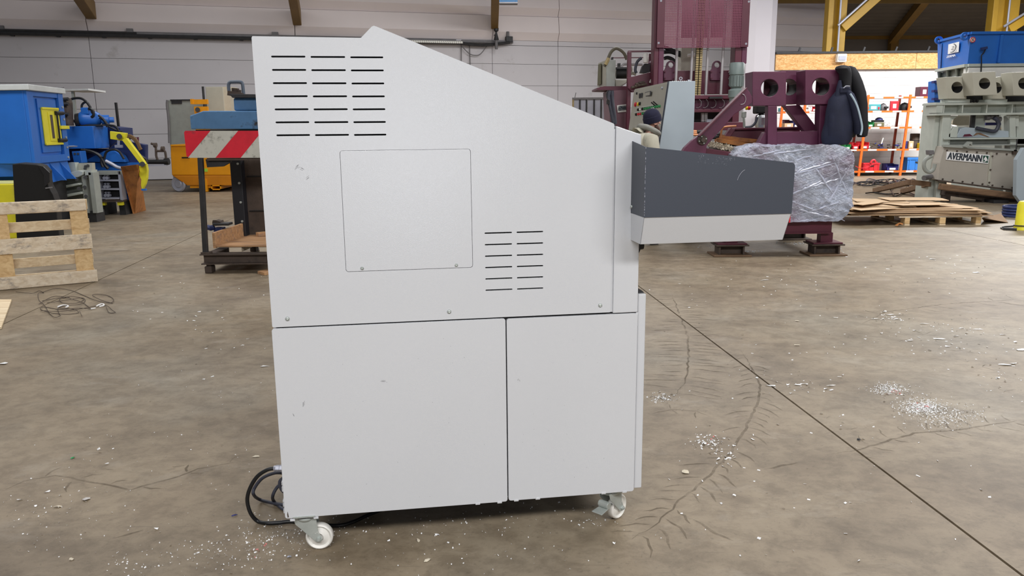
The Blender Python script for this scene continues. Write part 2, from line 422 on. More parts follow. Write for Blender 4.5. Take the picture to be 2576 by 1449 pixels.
# left long wall of sandwich panels
WY = R(17); wd_ = Vector((math.cos(WY), math.sin(WY), 0)); wn = Vector((math.sin(WY), -math.cos(WY), 0))   # wn points into the hall
WP = FL(400, 453)
def WZ(y, x=500): return ONP(x, y, WP, wn).z
def WS(x, y=330): return (ONP(x, y, WP, wn) - WP).dot(wd_)
def WPt(s, z, o=0): return WP + wd_ * s + wn * o + Vector((0, 0, z))
def wall_prism(b, s0, s1, prof):                    # prof: (offset, z)
    return b.prism([WPt(s0, z, o) for o, z in prof], wd_ * (s1 - s0))
M_wall = paint('wall_panel_coat', rgb(202, 199, 203), .55, 0, .03, .6, rgb(176, 172, 172), dscale=1.3, damt=.6)
M_wallup = paint('upper_cladding_coat', rgb(232, 222, 221), .55, 0, .03, .6)
SL, SR = WS(-500), WS(2080)
wall_l = build(wall_prism(B(), SL, SR, [(-.25, 0), (-.14, 0), (-.14, 9), (-.25, 9)]), 'wall_left', M_cablegrey, kind='structure')
rows = [0.02, WZ(396), WZ(336), WZ(274), WZ(211), WZ(150), WZ(98)]
joints = [SL, WS(-250), WS(249), WS(757), WS(1241), WS(1403), WS(1750), SR]
for a, b_ in zip(joints, joints[1:]):
    for z0, z1 in zip(rows, rows[1:]):
        o = build(wall_prism(B(), a + .007, b_ - .007, [(-.12, z0 + .005), (0, z0 + .005), (0, z1 - .005), (-.12, z1 - .005)]), 'wall_panel', M_wall, wall_l)
    zz = [WZ(84), WZ(61), WZ(15)]
    d1, d2 = zz[1] - zz[0], zz[2] - zz[1]; z = zz[0]
    o = build(wall_prism(B(), a + .01, b_ - .01, [(-.12, WZ(98) + .008), (0, WZ(98) + .008), (0, z), (-.12, z)]), 'wall_panel', M_wall, wall_l)
    for k in range(3):
        o = build(wall_prism(B(), a + .01, b_ - .01, [(-.12, z + .008), (.0, z + .008), (.14, z + d1), (.07, z + d1 + d2 - .008), (-.12, z + d1 + d2 - .008)]), 'cladding_panel', M_wallup, wall_l)
        z += d1 + d2
# white end pillar of the long wall
M_pillar = paint('pillar_coat', rgb(186, 182, 187), .55, 0, .03, .6)
pil = B(); PY = 24.6
pa, pb_ = A(1868, 300, PY).x, A(1944, 300, PY).x
pil.prism([(pa, PY, 0), (pa + .25, PY - .06, 0), (pb_ - .2, PY - .04, 0), (pb_, PY + .1, 0), (pb_, PY + .7, 0), (pa, PY + .7, 0)], (0, 0, 9))
build(pil, 'wall_end', M_pillar, kind='structure', bev=.03)

# conduit and cable run on the long wall
def wbox(b, x0_, x1_, ya, yb, o0, o1, xr=500):
    return wall_prism(b, WS(x0_), WS(x1_), [(o0, WZ(yb, xr)), (o1, WZ(yb, xr)), (o1, WZ(ya, xr)), (o0, WZ(ya, xr))])
t = T('cable_tray', 'long grey cable tray with dark pipes running along the upper wall', 'cable tray', WPt(WS(400), WZ(92), .1))
build(wbox(B(), -400, 1150, 85.5, 93, .02, .16), 'tray', M_cablegrey, t)
b = B(); b.tube([WPt(WS(x), WZ(95.5), .2) for x in (-400, 200, 700, 1160)], .055, 8, 1); build(b, 'pipe', M_steeldk, t, smooth=True)
b = B(); b.tube([WPt(WS(x), WZ(89), .19) for x in (-400, -100, 220, 370)], .035, 8, 4); build(b, 'pipe', M_steeldk, t, smooth=True)
for x in range(60, 1060, 112):
    build(wbox(B(), x, x + 9, 97, 101, .0, .18), 'bracket', M_steeldk, t)
for x in (30, 345, 700): build(wbox(B(), x, x + 16, 77, 86, .02, .14), 'junction_box', M_cablegrey, t)
b = B(); b.tube([WPt(WS(x), WZ(y), .2) for x, y in ((1160, 96), (1185, 99), (1215, 100), (1245, 97), (1280, 91))], .05, 8); build(b, 'sagging_cable', M_steeldk, t, smooth=True)
b = B(); b.tube([WPt(WS(x), WZ(y), .12) for x, y in ((1160, 98), (1180, 122), (1195, 128), (1210, 124), (1228, 98))], .014, 6); build(b, 'thin_cable', M_cablegrey, t, smooth=True)
b = B(); b.tube([WPt(WS(1164), WZ(98), .06), WPt(WS(1163), WZ(150), .06)], .014, 6, 1); b.tube([WPt(WS(1184), WZ(88), .06), WPt(WS(1185), WZ(162), .06)], .014, 6, 1); build(b, 'thin_cable', M_cablegrey, t)
build(wbox(B(), 1165, 1290, 86, 93, .02, .14), 'tray', M_cablegrey, t)
t = T('strip_lamp', 'white strip lamp with a louvred face on the wall cable tray', 'lamp', WPt(WS(1100), WZ(93), .2))
build(wbox(B(), 1020, 1164, 90.5, 92, .16, .34), 'housing', M_cablegrey, t)
build(wbox(B(), 1020, 1163, 92.2, 98, .2, .34), 'diffuser', M_tubewhite, t)
b = B()
lv = B()
for k in range(28):
    s = WS(1022) + (WS(1162) - WS(1022)) * k / 27
    wall_prism(lv, s, s + .03, [(.335, WZ(97.6)), (.352, WZ(97.6)), (.352, WZ(96.6)), (.335, WZ(96.6))])
    wall_prism(lv, s + .06, s + .09, [(.335, WZ(94.2)), (.352, WZ(94.2)), (.352, WZ(93.2)), (.335, WZ(93.2))])
o = build(lv, 'louvre', M_cablegrey, t); o['kind'] = 'stuff'
t = T('wall_siren', 'dark bulb shaped siren on a bracket under the brown beam end', 'siren', WPt(WS(1245), WZ(70), .3))
b = B(); P1 = WPt(WS(1245), WZ(47), .32); b.lathe(P1, (0, 0, -1), [(0, .001), (.02, .06), (.08, .085), (.16, .08), (.2, .03)], 14); build(b, 'bulb', M_steeldk, t, smooth=True)
b = B(); b.lathe(P1 - Vector((0, 0, .2)), (0, 0, -1), [(0, .03), (.05, .035), (.25, .09), (.26, .01)], 14); build(b, 'horn', M_steeldk, t, smooth=True)
b = B(); b.cyl(P1 - Vector((0, 0, .46)), P1 - Vector((0, 0, .75)), .05); b.bar(P1 - Vector((0, 0, .3)), WPt(WS(1246), WZ(70), .0), .04); build(b, 'bracket', M_cablegrey, t)
t = T('wall_switch_box', 'small dark switch box at the end of the wall cable run', 'switch', WPt(WS(1282), WZ(88), .1))
build(wbox(B(), 1272, 1288, 74, 90, .02, .2), 'box', M_steeldk, t, bev=.01)
b = B(); P1 = WPt(WS(1277), WZ(78), .14); b.cyl(P1, P1 + Vector((0, 0, .2)), .05); build(b, 'cap', M_cablegrey, t)

# roof frame haunches over the long wall
for i, (xe, ye, xs, ys, w) in enumerate([(228, 26, 192, -30, .34), (747, 44, 735, -25, .32), (1244, 55, 1246, -20, .3)]):
    P1 = ONP(xe, ye, WP + wn * .25, wn); Y2 = P1.y - 2.2
    t = B(); P2 = A(xs, ys, Y2); d = (P2 - P1)
    t.bar(P1 + wn * .0, P2 + d * .6, w * .8, .5)
    build(t, 'trim_%d' % (i + 1), M_ochre, kind='structure', bev=.02)
t = T('ceiling_lamp', 'tubular lamp with pale blue housing cut by the top edge of the picture', 'lamp', A(1279, 6, 20))
build(B().pb(1256, -14, 1302, 5, 20, .3), 'housing', M_blueold, t)
b = B(); b.tube([A(1256, 9, 19.95), A(1302, 9, 19.95)], .035, 10, 1); build(b, 'tube', M_cablegrey, t, smooth=True)

# partition of white blocks with chipboard on top, right bay
PYY = 25.0
px0, px1 = A(1940, 300, PYY).x, A(2900, 300, PYY).x
zt, zo = A(2150, 175, PYY).z, A(2150, 135, PYY).z
M_mortar = paint('grey_mortar', rgb(226, 224, 222), .9)
M_block = paint('white_painted_block', rgb(226, 224, 222), .7, 0, .03, 4, rgb(196, 192, 190), dscale=3, damt=.62)
part = build(B().box(px0, px1, PYY + .02, PYY + .3, 0, zt), 'wall_right', M_mortar, kind='structure')
bw, bh = .62, zt / 13
proto = None; n_ = 0
for r_ in range(13):
    x = px0 + (0 if r_ % 2 else -bw / 2)
    while x < px1 - .05:
        a, e = max(x, px0), min(x + bw, px1)
        if e - a > .1:
            full = abs((e - a) - bw) < 1e-4
            if full and proto is not None:
                o = proto.copy(); COL.objects.link(o); o.parent = part
                o.location = Vector((a + bw / 2, PYY, r_ * bh)) - ORG[part.name]
            else:
                o = build(B().box(a + .002, e - .002, PYY - .012, PYY + .1, r_ * bh + .002, (r_ + 1) * bh - .002), 'block', M_block, part)
                if full:
                    for v in o.data.vertices: v.co -= Vector((a + bw / 2, PYY, r_ * bh)) - ORG[part.name]
                    o.location = Vector((a + bw / 2, PYY, r_ * bh)) - ORG[part.name]; proto = o
        x += bw
M_osb, nt, bs = nodes('oriented_strand_board')
v = tc(nt, 'Object', (1, 1, 2.2))
c = ramp(nt, nz(nt, v, 9, 4, .7, 1.2), [(.34, rgb(196, 138, 78)), (.5, rgb(222, 172, 110)), (.66, rgb(238, 200, 146))])
nt.links.new(c, bs.inputs['Base Color']); bs.inputs['Roughness'].default_value = .75
lx = [px0, A(2120, 155, PYY).x, A(2300, 155, PYY).x, px1]
for i, (a, e) in enumerate(zip(lx, lx[1:])):
    build(B().box(a + .006, e - .006, PYY - .12, PYY - .04, zt, zo), 'chipboard_sheet', M_osb, part)
build(B().box(px0, px1, PYY - .16, PYY + .3, zo, zo + .06), 'trim_4', M_steeldk, kind='structure')
for i in range(13):
    x = px0 + .75 + i * .98
    b = B(); b.bar((x, PYY + .1, zo + .04), (x + .05, PYY + .1, zo + .2), .05); build(b, 'cap_hook', M_steeldk, part)
t = T('emergency_lamp', 'small white box lamp mounted on the chipboard strip', 'lamp', A(2119, 156, PYY - .13))
build(B().pb(2107, 135, 2131, 156, PYY - .3, .17), 'housing', M_whitep, t, bev=.02)
build(B().pb(2111, 141, 2128, 151, PYY - .32, .02), 'window', M_galv, t)

# dark hall beyond the partition
M_roof = paint('dark_roof_sheet', rgb(92, 86, 82), .7, 0, .1, 1)
M_farwall = paint('far_wall_coat', rgb(120, 116, 116), .8, 0, .04, .5)
fw_z = A(2200, 95, 45).z
build(B().box(8, 44, 45, 45.3, 0, fw_z + .5), 'wall_back', M_farwall, kind='structure')
b = B(); ys = [45.0 - i * .14 for i in range(138)]; prof = []
for i, y in enumerate(ys):
    zb = fw_z + (45 - y) * .17; prof.append((y, zb + (.06 if i % 4 in (1, 2) else 0)))
n = len(prof); vs = [(9, y, z) for y, z in prof] + [(44, y, z) for y, z in prof]
b.add(vs, [(i, i + 1, i + 1 + n, i + n) for i in range(n - 1)])
o = build(b, 'ceiling', M_roof, kind='structure')
md = o.modifiers.new('thickness', 'SOLIDIFY'); md.thickness = .04; md.offset = 1
k_ = 5
def struct_bar(p, q, w, h, mat):
    global k_
    b = B(); b.bar(p, q, w, h); o = build(b, 'trim_%d' % k_, mat, kind='structure'); k_ += 1; return o
def zroof(y): return fw_z + (45 - y) * .17
struct_bar(A(1900, 91, 44.6), A(2600, 91, 44.6), .25, .3, M_ochre)
for xa, xb in ((1945, 2106), (2246, 2530), (1690, 1740)):
    p = A(xa, 92, 44.5); q = A(xb, 0, 27.0)
    p.z = zroof(p.y) - .25; q.z = zroof(27) - .25
    struct_bar(p, q, .35, .42, M_ochre)
struct_bar((A(2247, 110, 44.6).x, 44.6, 0), (A(2247, 110, 44.6).x, 44.6, fw_z), .4, .4, M_ochre)
struct_bar(A(1940, 1, 30), A(2576, 1, 30), .12, .2, M_ochre)
# yellow steel columns standing behind the chipboard
def column(xl, xr, xm, ybot, brace, idx):
    Y = PYY + .55; b = B(); w = .06
    x_a, x_m, x_b = A(xl, 60, Y).x, A(xm, 60, Y).x, A(xr, 60, Y).x
    top = 8.3
    t = T('steel_column', 'yellow steel column rising behind the %s' % idx, 'column', ((x_a + x_b) / 2, Y, 0), kind='structure')
    del t['category']
    build(B().box(x_a, x_a + .16, Y + .02, Y + .36, 0, top), 'flange', M_yellowcol, t, bev=.01)
    build(B().box(x_a + .16, x_m, Y + .16, Y + .2, 0, top), 'web', M_yellowcol, t)
    build(B().box(x_m, x_b, Y - .02, Y + .36, 0, top), 'flange', M_yellowcol, t, bev=.01)
    (xa, ya), (xb, yb) = brace
    b = B(); b.bar(A(xa, ya, Y), A(xb, yb, Y), .26, .24); build(b, 'brace', M_yellowcol, t, bev=.01)
    b = B(); q = A(xa - 10, ya - 8, Y - .2), A(xb - 6, yb - 12, Y - .2); b.tube(q, .035, 8, 1); b.tube([Vector((x_m + .02, Y - .06, A(xm, 60, Y).z + 3)), Vector((x_m + .02, Y - .06, zo))], .03, 8, 1)
    build(b, 'conduit', M_galv, t)
    return t
column(2083, 2128, 2108, 130, ((2118, 72), (2230, -28)), 'chipboard strip, with a cable conduit')
column(2496, 2560, 2530, 90, ((2535, 75), (2640, 10)), 'blue hopper')
# ================================================================ THE BIG WHITE MACHINE
MA = R(8.4); MP = Vector((-.71, 2.62, 0))
MM = Matrix.Translation(MP) @ Matrix.Rotation(MA, 4, 'Z')        # local: x along the face, y into the machine, z up
def MB(): return B(MM)
mach = T('shredder', 'large off-white shredder cabinet on white castors, slotted side panel facing us', 'machine', MP)
DEP = .75
def rrect(x0_, x1_, z0, z1, r=.006, n=3):
    pts = []
    for cx_, cz, a0 in ((x1_ - r, z1 - r, 0), (x0_ + r, z1 - r, 90), (x0_ + r, z0 + r, 180), (x1_ - r, z0 + r, 270)):
        for k in range(n + 1):
            a = R(a0 + 90 * k / n); pts.append((cx_ + r * math.cos(a), cz + r * math.sin(a)))
    return pts
def slot(x0_, x1_, z, h=.0056):
    r = h / 2; pts = []
    for k in range(5):
        a = R(-90 + 180 * k / 4); pts.append((x1_ - r + r * math.cos(a), z + r * math.sin(a)))
    for k in range(5):
        a = R(90 + 180 * k / 4); pts.append((x0_ + r + r * math.cos(a), z + r * math.sin(a)))
    return pts
slots = []
for i in range(7):
    z = 1.7258 - i * (1.7258 - 1.4808) / 6
    for x0_, x1_ in ((-.046, .0600), (.0757, .1842), (.2001, .3048)): slots.append(slot(x0_, x1_, z - (x0_ + .046) * .006))
for i in range(6):
    z = 1.1434 - i * (1.1434 - .9435) / 5
    for x0_, x1_ in ((.6245, .7195), (.7355, .8290)): slots.append(slot(x0_, x1_, z, .0048))
prof = [(-.1015, .8475), (-.1015, 1.783), (-.0985, 1.7875), (.2345, 1.7843), (.238, 1.7855), (.272, 1.819), (.279, 1.8217), (.287, 1.8195), (1.074, 1.5085), (1.0775, 1.504), (1.0745, .8485), (1.071, .8452), (-.098, .8445)]
ap = rrect(.1525, .581, 1.0265, 1.4285, .008)
aph = rrect(.1514, .5821, 1.0254, 1.4296, .009)
def face(a, b_, d): return (a, d, b_)
build(MB().plate(prof, slots + [aph], face, .012), 'upper_side_panel', M_white, mach, bev=.0028)
build(MB().plate(ap, [], lambda a, b_, d: (a, .0006 + d, b_), .008), 'access_panel', M_white, mach, bev=.0015)
build(MB().box(.14, .593, .0115, .014, 1.014, 1.441), 'panel_backing', M_white, mach)
# doors of the base cabinet
build(MB().plate(rrect(-.1045, .6935, .1445, .8395, .009), [], face, .022), 'cabinet_door', M_white, mach, bev=.004, seg=3)
build(MB().plate(rrect(.6975, 1.1755, .1465, .8375, .009), [], face, .022), 'cabinet_door', M_white, mach, bev=.004, seg=3)
# front post with tray
post = build(MB().prism([(1.0828, 0, .841), (1.1755, 0, .841), (1.1745, 0, 1.468), (1.1725, 0, 1.4705), (1.084, 0, 1.5)], (0, .03, 0)), 'front_post', M_white, mach, bev=.003)
build(MB().box(1.0738, 1.0825, .006, .03, .845, 1.49), 'post_strip', M_white, mach)
build(MB().box(1.170, 1.1775, .004, .03, .79, .84), 'post_tongue', M_white, mach)
# shell around the depth of the machine
ins = .006
pr2 = [(-.0975, .8435), (-.0975, 1.783), (.236, 1.780), (.274, 1.8165), (.286, 1.8150), (1.078, 1.5015), (1.170, 1.4655), (1.170, .8435)]
sh = MB()
for i in range(len(pr2)):
    a, b_ = Vector((*pr2[i], 0)), Vector((*pr2[(i + 1) % len(pr2)], 0)); d = (b_ - a).normalized(); nn = Vector((d.y, -d.x, 0)) * .003
    sh.prism([(a.x, .034, a.y), (b_.x, .034, b_.y), (b_.x + nn.x, .034, b_.y + nn.y), (a.x + nn.x, .034, a.y + nn.y)], (0, DEP - .03, 0))
sh.prism([(x, DEP, z) for x, z in pr2], (0, .004, 0))
build(sh, 'upper_shell', M_white, mach)
build(MB().prism([(x, .045, z) for x, z in [(-.08, .86), (-.08, 1.765), (.24, 1.765), (.28, 1.79), (1.06, 1.48), (1.155, 1.44), (1.155, .86)]], (0, DEP - .08, 0)), 'inner_chassis', M_dark, mach)  # interior coloured dark to imitate the shade behind the slots
build(MB().box(-.098, 1.171, .0225, DEP, .150, .842), 'lower_shell', M_white, mach, bev=.003)
build(MB().box(-.094, 1.167, .03, DEP - .01, .1465, .1498), 'bounce_blocker', M_dark, mach)  # unseen dark plate added to stop light bouncing beneath the cabinet
build(MB().box(-.09, 1.165, .012, .0225, .16, .8432), 'seam_shade', M_dark, mach)  # dark backing imitates the shade in the door seams
# edge of the front door, seen on its narrow side
build(MB().box(1.179, 1.2095, .012, DEP - .03, .1515, .9045), 'front_door', M_white, mach, bev=.004, seg=3)
build(MB().box(1.171, 1.179, .03, DEP - .05, .16, .83), 'door_gap_shade', M_dark, mach)  # dark filler stands in for the shade beside the door
b = MB(); b.prism([(1.178, .03, .9045), (1.208, .03, .9045), (1.20, .03, .913), (1.19, .03, .917), (1.178, .03, .915)], (0, .05, 0)); build(b, 'door_hinge', M_steeldk, mach)
# screws
def screw(u, z, v=0.0, r=.0065, d=(0, -1, 0), P=None):
    b = MB(); b.lathe(P or (u, v, z), d, [(-.001, r), (.0012, r), (.0034, r * .8), (.0046, r * .42), (.0036, r * .38), (.0024, .0001)], 14)
    build(b, 'screw', M_zinc, mach, smooth=True)
for u, z in ((.206, 1.0362), (.525, 1.0359)): screw(u, z, .0008, .0058)
for u, z in ((-.050, .8722), (.4962, .873), (1.0358, .8725)): screw(u, z, 0, .0075)
# feed tray
tz0, tz1 = 1.1045, 1.2005
fl_b = MB(); fl_b.prism([(1.1415, .0, tz1), (1.1415, .0, 1.4482), (1.1415, -.15, 1.4318), (1.1415, -.15, tz1)], (.002, 0, 0))
trg = build(fl_b, 'tray_flange', M_tray, mach)
r_ = .014; cpts = [(1.1415, tz1), (1.1415, 1.4318)]
for k in range(5):
    a = R(84 - 84 * k / 4); cpts.append((1.6665 - r_ + r_ * math.cos(a), 1.3735 - r_ + r_ * math.sin(a)))
cpts += [(1.664, tz1)]
build(MB().prism([(x, -.152, z) for x, z in cpts], (0, .003, 0)), 'tray_side', M_tray, mach)
scf = MB(); scf.tube([(1.462, -.1535, 1.318), (1.468, -.1535, 1.333), (1.478, -.1535, 1.346), (1.487, -.1535, 1.352)], .0007, 5); build(scf, 'scratch', M_galv, mach)
fe = MB()
for k in range(26):
    z = tz1 + .006 + k * .0088
    if random.random() < .62: fe.box(1.1413, 1.1418 + random.uniform(0, .0012), -.1532, -.1518, z, z + random.uniform(.003, .009))
for k in range(60):
    x = random.uniform(1.32, 1.45); z = 1.4318 - (x - 1.1415) * .112 - random.uniform(.006, .034)
    s_ = random.uniform(.0006, .0022); fe.add([(x, -.1524, z), (x + s_ * .5, -.1524, z + .0003), (x + s_ * .7, -.1524, z + s_ * 1.6), (x + s_ * .3, -.1524, z + s_ * 1.2)], [(0, 1, 2, 3)])
o = build(fe, 'paint_chips', M_galv, mach); o['kind'] = 'stuff'
pan = MB()
q = [(1.1420, -.150, tz1), (1.664, -.150, tz1), (1.659, -.110, tz0), (1.1435, -.110, tz0)]
pan.prism(q, (0, .003, 0)); pan.prism([(1.1420, .0, tz1), (1.1420, -.150, tz1), (1.1435, -.110, tz0), (1.1435, .0, tz0)], (.003, 0, 0))
pan.prism([(1.664, -.150, tz1), (1.659, -.110, tz0), (1.659, .7, tz0), (1.664, .74, tz1)], (-.003, 0, 0))
pan.prism([(1.1435, -.110, tz0), (1.659, -.110, tz0), (1.659, .7, tz0), (1.1435, .7, tz0)], (0, 0, .003))
pan.prism([(1.178, .74, tz1), (1.664, .74, tz1), (1.659, .70, tz0), (1.178, .70, tz0)], (0, .003, 0))
build(pan, 'tray_pan', M_white, mach, bev=.001)
build(MB().box(1.178, 1.65, -.10, .66, 1.19, 1.2), 'feed_belt', M_rub, mach)
screw(0, 0, P=(1.141, -.011, 1.223), d=(-1, 0, 0), r=.006)
b = MB(); b.box(1.6635, 1.667, -.14, -.07, 1.168, 1.194); build(b, 'emergency_stop_bar', M_red, mach)
b = MB(); b.lathe((1.175, .05, 1.078), (1, 0, 0), [(0, .03), (.012, .03), (.016, .018), (.03, .016), (.034, .001)], 12); build(b, 'lock_knob', M_black, mach, smooth=True)
# tabs along the lower edge and the rear edge
def edge_tab(px, py, w=.0175):
    P = ONP(px, py, MP, MM.to_3x3() @ Vector((0, -1, 0))); q = MM.inverted() @ P
    b = MB(); b.box(q.x - w / 2, q.x + w / 2, -.0018, .012, q.z - .0042, q.z + .0042); build(b, 'edge_tab', M_white, mach, bev=.0015)
for px, py in ((736, 1308.5), (795, 1302.5), (1202, 1267), (1257, 1263.5), (1299, 1258.5), (1353, 1254), (1518.5, 1240.5), (1571, 1237)): edge_tab(px, py)
for z0, z1 in ((.262, .276), (.238, .258), (.196, .206), (.155, .170), (.18, .194)):
    b = MB(); b.box(-.112, -.09, .02, .05, z0, z1); build(b, 'rear_tab', M_white, mach, bev=.002)
b = MB(); b.prism([(-.0955, -.0003, .148 + .0), (-.091, -.0003, .150), (-.0925, -.0003, .163), (-.0945, -.0003, .172), (-.0965, -.0003, .160)], (0, .0005, 0)); build(b, 'rust_chip', M_rustdk, mach)
# scuffs on the upper panel
sk = MB()
for px, py, dx, dy in ((742, 424, 8, -6), (755, 424, 7, 4), (771, 450, 7, -5), (746, 420, 5, -3), (764, 1010, -1, 12), (736, 1040, 1, 6), (1305, 955, 1, 5), (958, 960, 12, 0)):
    P = ONP(px, py, MP, MM.to_3x3() @ Vector((0, -1, 0))); q = MM.inverted() @ P; s = 1 / 740
    for k in range(3):
        x, z = q.x + random.uniform(-3, 3) * s, q.z + random.uniform(-3, 3) * s
        sk.tube([(x, .0002, z), (x + dx * s * .5, .0, z - dy * s * .5), (x + dx * s, .0002, z - dy * s)], .0004, 4)
for k in range(48):
    x, z = random.uniform(-.09, 1.15), random.uniform(.16, .82)
    if abs(x - .6955) > .02: sk.box(x, x + random.uniform(.0007, .0015), -.0003, .0004, z, z + random.uniform(.0006, .0014))
o = build(sk, 'scuff_marks', M_steeldk, mach); o['kind'] = 'stuff'

# castors
def castor(u, v, trail, wheel_r=.049, brake=False):
    """u,v: swivel centre; trail: direction (deg) in which the wheel trails"""
    S = MM @ Vector((u, v, 0)); a = MA + R(trail); d = Vector((math.cos(a), math.sin(a), 0)); ax = Vector((d.y, -d.x, 0))
    zt_ = .1445; wc = S + d * .045 + Vector((0, 0, wheel_r))
    wb = B(); w2 = .0175
    wb.lathe(wc - ax * w2, ax, [(.006, .001), (.006, .014), (.0, .016), (.004, .024), (.009, .036), (.002, .043), (.004, wheel_r - .002), (.008, wheel_r), (2 * w2 - .008, wheel_r), (2 * w2 - .004, wheel_r - .002), (2 * w2 - .002, .043), (2 * w2 - .009, .036), (2 * w2 - .004, .024), (2 * w2, .016), (2 * w2 - .006, .014), (2 * w2 - .006, .001)], 36)
    k = B(); z1 = zt_ - .024
    cas = T('castor', None, None, S); cas.parent = mach; cas.location = S - ORG[mach.name]; del_ = None
    build(wb, 'wheel', M_nylon, cas, smooth=True)
    b = B(); b.cyl(S + Vector((0, 0, zt_ - .004)), S + Vector((0, 0, zt_)), .03, n=20)
    q = [(-.038, -.046), (.038, -.046), (.038, .046), (-.038, .046)]
    ex, ey = MM.to_3x3() @ Vector((1, 0, 0)), MM.to_3x3() @ Vector((0, 1, 0))
    b.prism([S + ex * x + ey * y + Vector((0, 0, zt_)) for x, y in q], (0, 0, .0045))
    build(b, 'mount_plate', M_zinc, cas)
    b = B(); b.lathe(S + Vector((0, 0, zt_ - .004)), (0, 0, -1), [(0, .026), (.005, .034), (.012, .036), (.018, .033), (.022, .02), (.022, .001)], 24); build(b, 'swivel_head', M_zinc, cas, smooth=True)
    for sg in (-1, 1):
        b = B(); e = S + ax * sg * .0225
        pts = [(-.042, zt_ - .010), (.040, zt_ - .010), (.044, wheel_r + .03), (.058, wheel_r - .002), (.05, wheel_r - .016), (.034, wheel_r - .012), (-.012, zt_ - .058), (-.034, zt_ - .036)]
        b.prism([e + d * x + Vector((0, 0, z)) for x, z in pts], ax * sg * .003); build(b, 'fork_plate', M_zinc, cas, bev=.002)
        b = B(); b.cyl(wc + ax * sg * .022, wc + ax * sg * .032, .0085, n=6); b.cyl(wc + ax * sg * .032, wc + ax * sg * .036, .005, n=10); build(b, 'axle_bolt', M_zinc, cas)
        if sg == 1:
            b = B()
            for k2 in range(4): b.add([wc + ax * .0258 + d * (-.012 + k2 * .006 + i * .004) + Vector((0, 0, .022 + j * .0016 + (k2 % 2) * .004)) for j in (0, 1) for i in (0, 1)], [(0, 1, 3, 2)])
            build(b, 'stamped_mark', M_whitep, cas)
    if brake:
        b = B(); p = S - d * .038 + Vector((0, 0, zt_ - .066)); side = ax
        b.prism([p - d * .05 - side * .024 + Vector((0, 0, -.012)), p - d * .05 + side * .024 + Vector((0, 0, -.012)), p + d * .01 + side * .02 + Vector((0, 0, -.006)), p + d * .01 - side * .02 + Vector((0, 0, -.006))], (0, 0, .004))
        b.cyl(p - side * .022 + Vector((0, 0, .008)), p + side * .022 + Vector((0, 0, .008)), .014, n=12)
        b.bar(p + Vector((0, 0, .008)), wc + Vector((0, 0, .02)) - d * .03, .02, .006); build(b, 'brake_lever', M_zinc, cas, bev=.002)
    return cas
castor(-.038, .042, -3)
castor(1.0995, .056, 40, brake=True)
castor(-.02, DEP - .1, 200)
castor(1.09, DEP - .1, 160)
# supply cable with gland
YC = 2.84
b = B(); g0 = A(711, 1178, YC); g1 = A(689, 1178, YC)
b.cyl(g0, g0.lerp(g1, .3), .0135, n=6); b.cyl(g0.lerp(g1, .34), g0.lerp(g1, .75), .0125, n=6); b.cyl(g0.lerp(g1, .75), g1, .0115, .0095, n=12)
build(b, 'cable_gland', M_galv, mach)
fz = .0085
b = B(); p = [A(x, y, YC) for x, y in ((692, 1178), (672, 1182), (647, 1199), (629, 1228), (622, 1258), (630, 1290))] + [FL(x, y, fz) for x, y in ((648, 1311), (672, 1316), (700, 1315), (735, 1312), (790, 1318), (850, 1322), (890, 1312), (920, 1298), (960, 1282))]
b.tube(p, .0075, 10); build(b, 'power_cable', M_rub, mach, smooth=True)
b = B(); p = [A(x, y, YC + .06) for x, y in ((712, 1190), (690, 1190), (660, 1203), (640, 1228), (638, 1244))] + [FL(x, y, fz + .006) for x, y in ((652, 1256), (680, 1264), (715, 1270), (760, 1274))]
b.tube(p, .0065, 10); build(b, 'spare_cable', M_rubgrey, mach, smooth=True)
b = B(); p = [A(x, y, YC + .05) for x, y in ((716, 1200), (704, 1212), (708, 1230), (718, 1240))]; b.tube(p, .007, 10)
p = [A(x, y, YC + .09) for x, y in ((716, 1212), (697, 1226), (686, 1248))] + [FL(x, y, fz) for x, y in ((690, 1262), (708, 1278), (730, 1290))]; b.tube(p, .0065, 10)
build(b, 'spare_cable', M_rubgrey, mach, smooth=True)
# ================================================================ LEFT SIDE OF THE HALL
V = Vector
# pallet standing on its long edge
pr = FL(247, 709); pang = R(29)
PM = Matrix.Translation(pr) @ Matrix.Rotation(pang, 4, 'Z')     # local +x to the right, y away from us
pal = T('wooden_pallet', 'wooden pallet standing on its long edge near the left border', 'pallet', pr)
L = 1.5
def pbx(x0_, x1_, y0_, y1_, z0, z1, name, mat, bev=.004): return build(B(PM).box(x0_, x1_, y0_, y1_, z0, z1), name, mat, pal, bev=bev)
pbx(-L, -.0, 0, .024, .004, .125, 'board', M_palgrey); pbx(-L, -.012, 0, .024, .345, .492, 'board', M_palgrey); pbx(-L, -.03, 0, .026, .725, .842, 'board', M_palgrey, .014)
for x in (-.18, -.86, -1.5):
    pbx(x, x + .155, .0255, .048, .02, .835, 'stringer', M_palend)
    for z in (.01, .35, .70): pbx(x, x + .145, .0495, .122, z, z + .125, 'block', M_palend)
for z0, z1 in ((.02, .12), (.185, .28), (.36, .46), (.535, .635), (.73, .83)): pbx(-L, -.015, .1235, .145, z0, z1, 'board', M_pal)
# bare sheet at the left border
b = B(); b.prism([FL(-420, 752, .018), FL(29, 753, .018), FL(3, 823, .018), FL(-420, 850, .018)], (0, 0, -.016))
build(b, 'plywood_sheet', M_pal, label='bare plywood sheet lying on the floor, cut by the left border', cat='board')
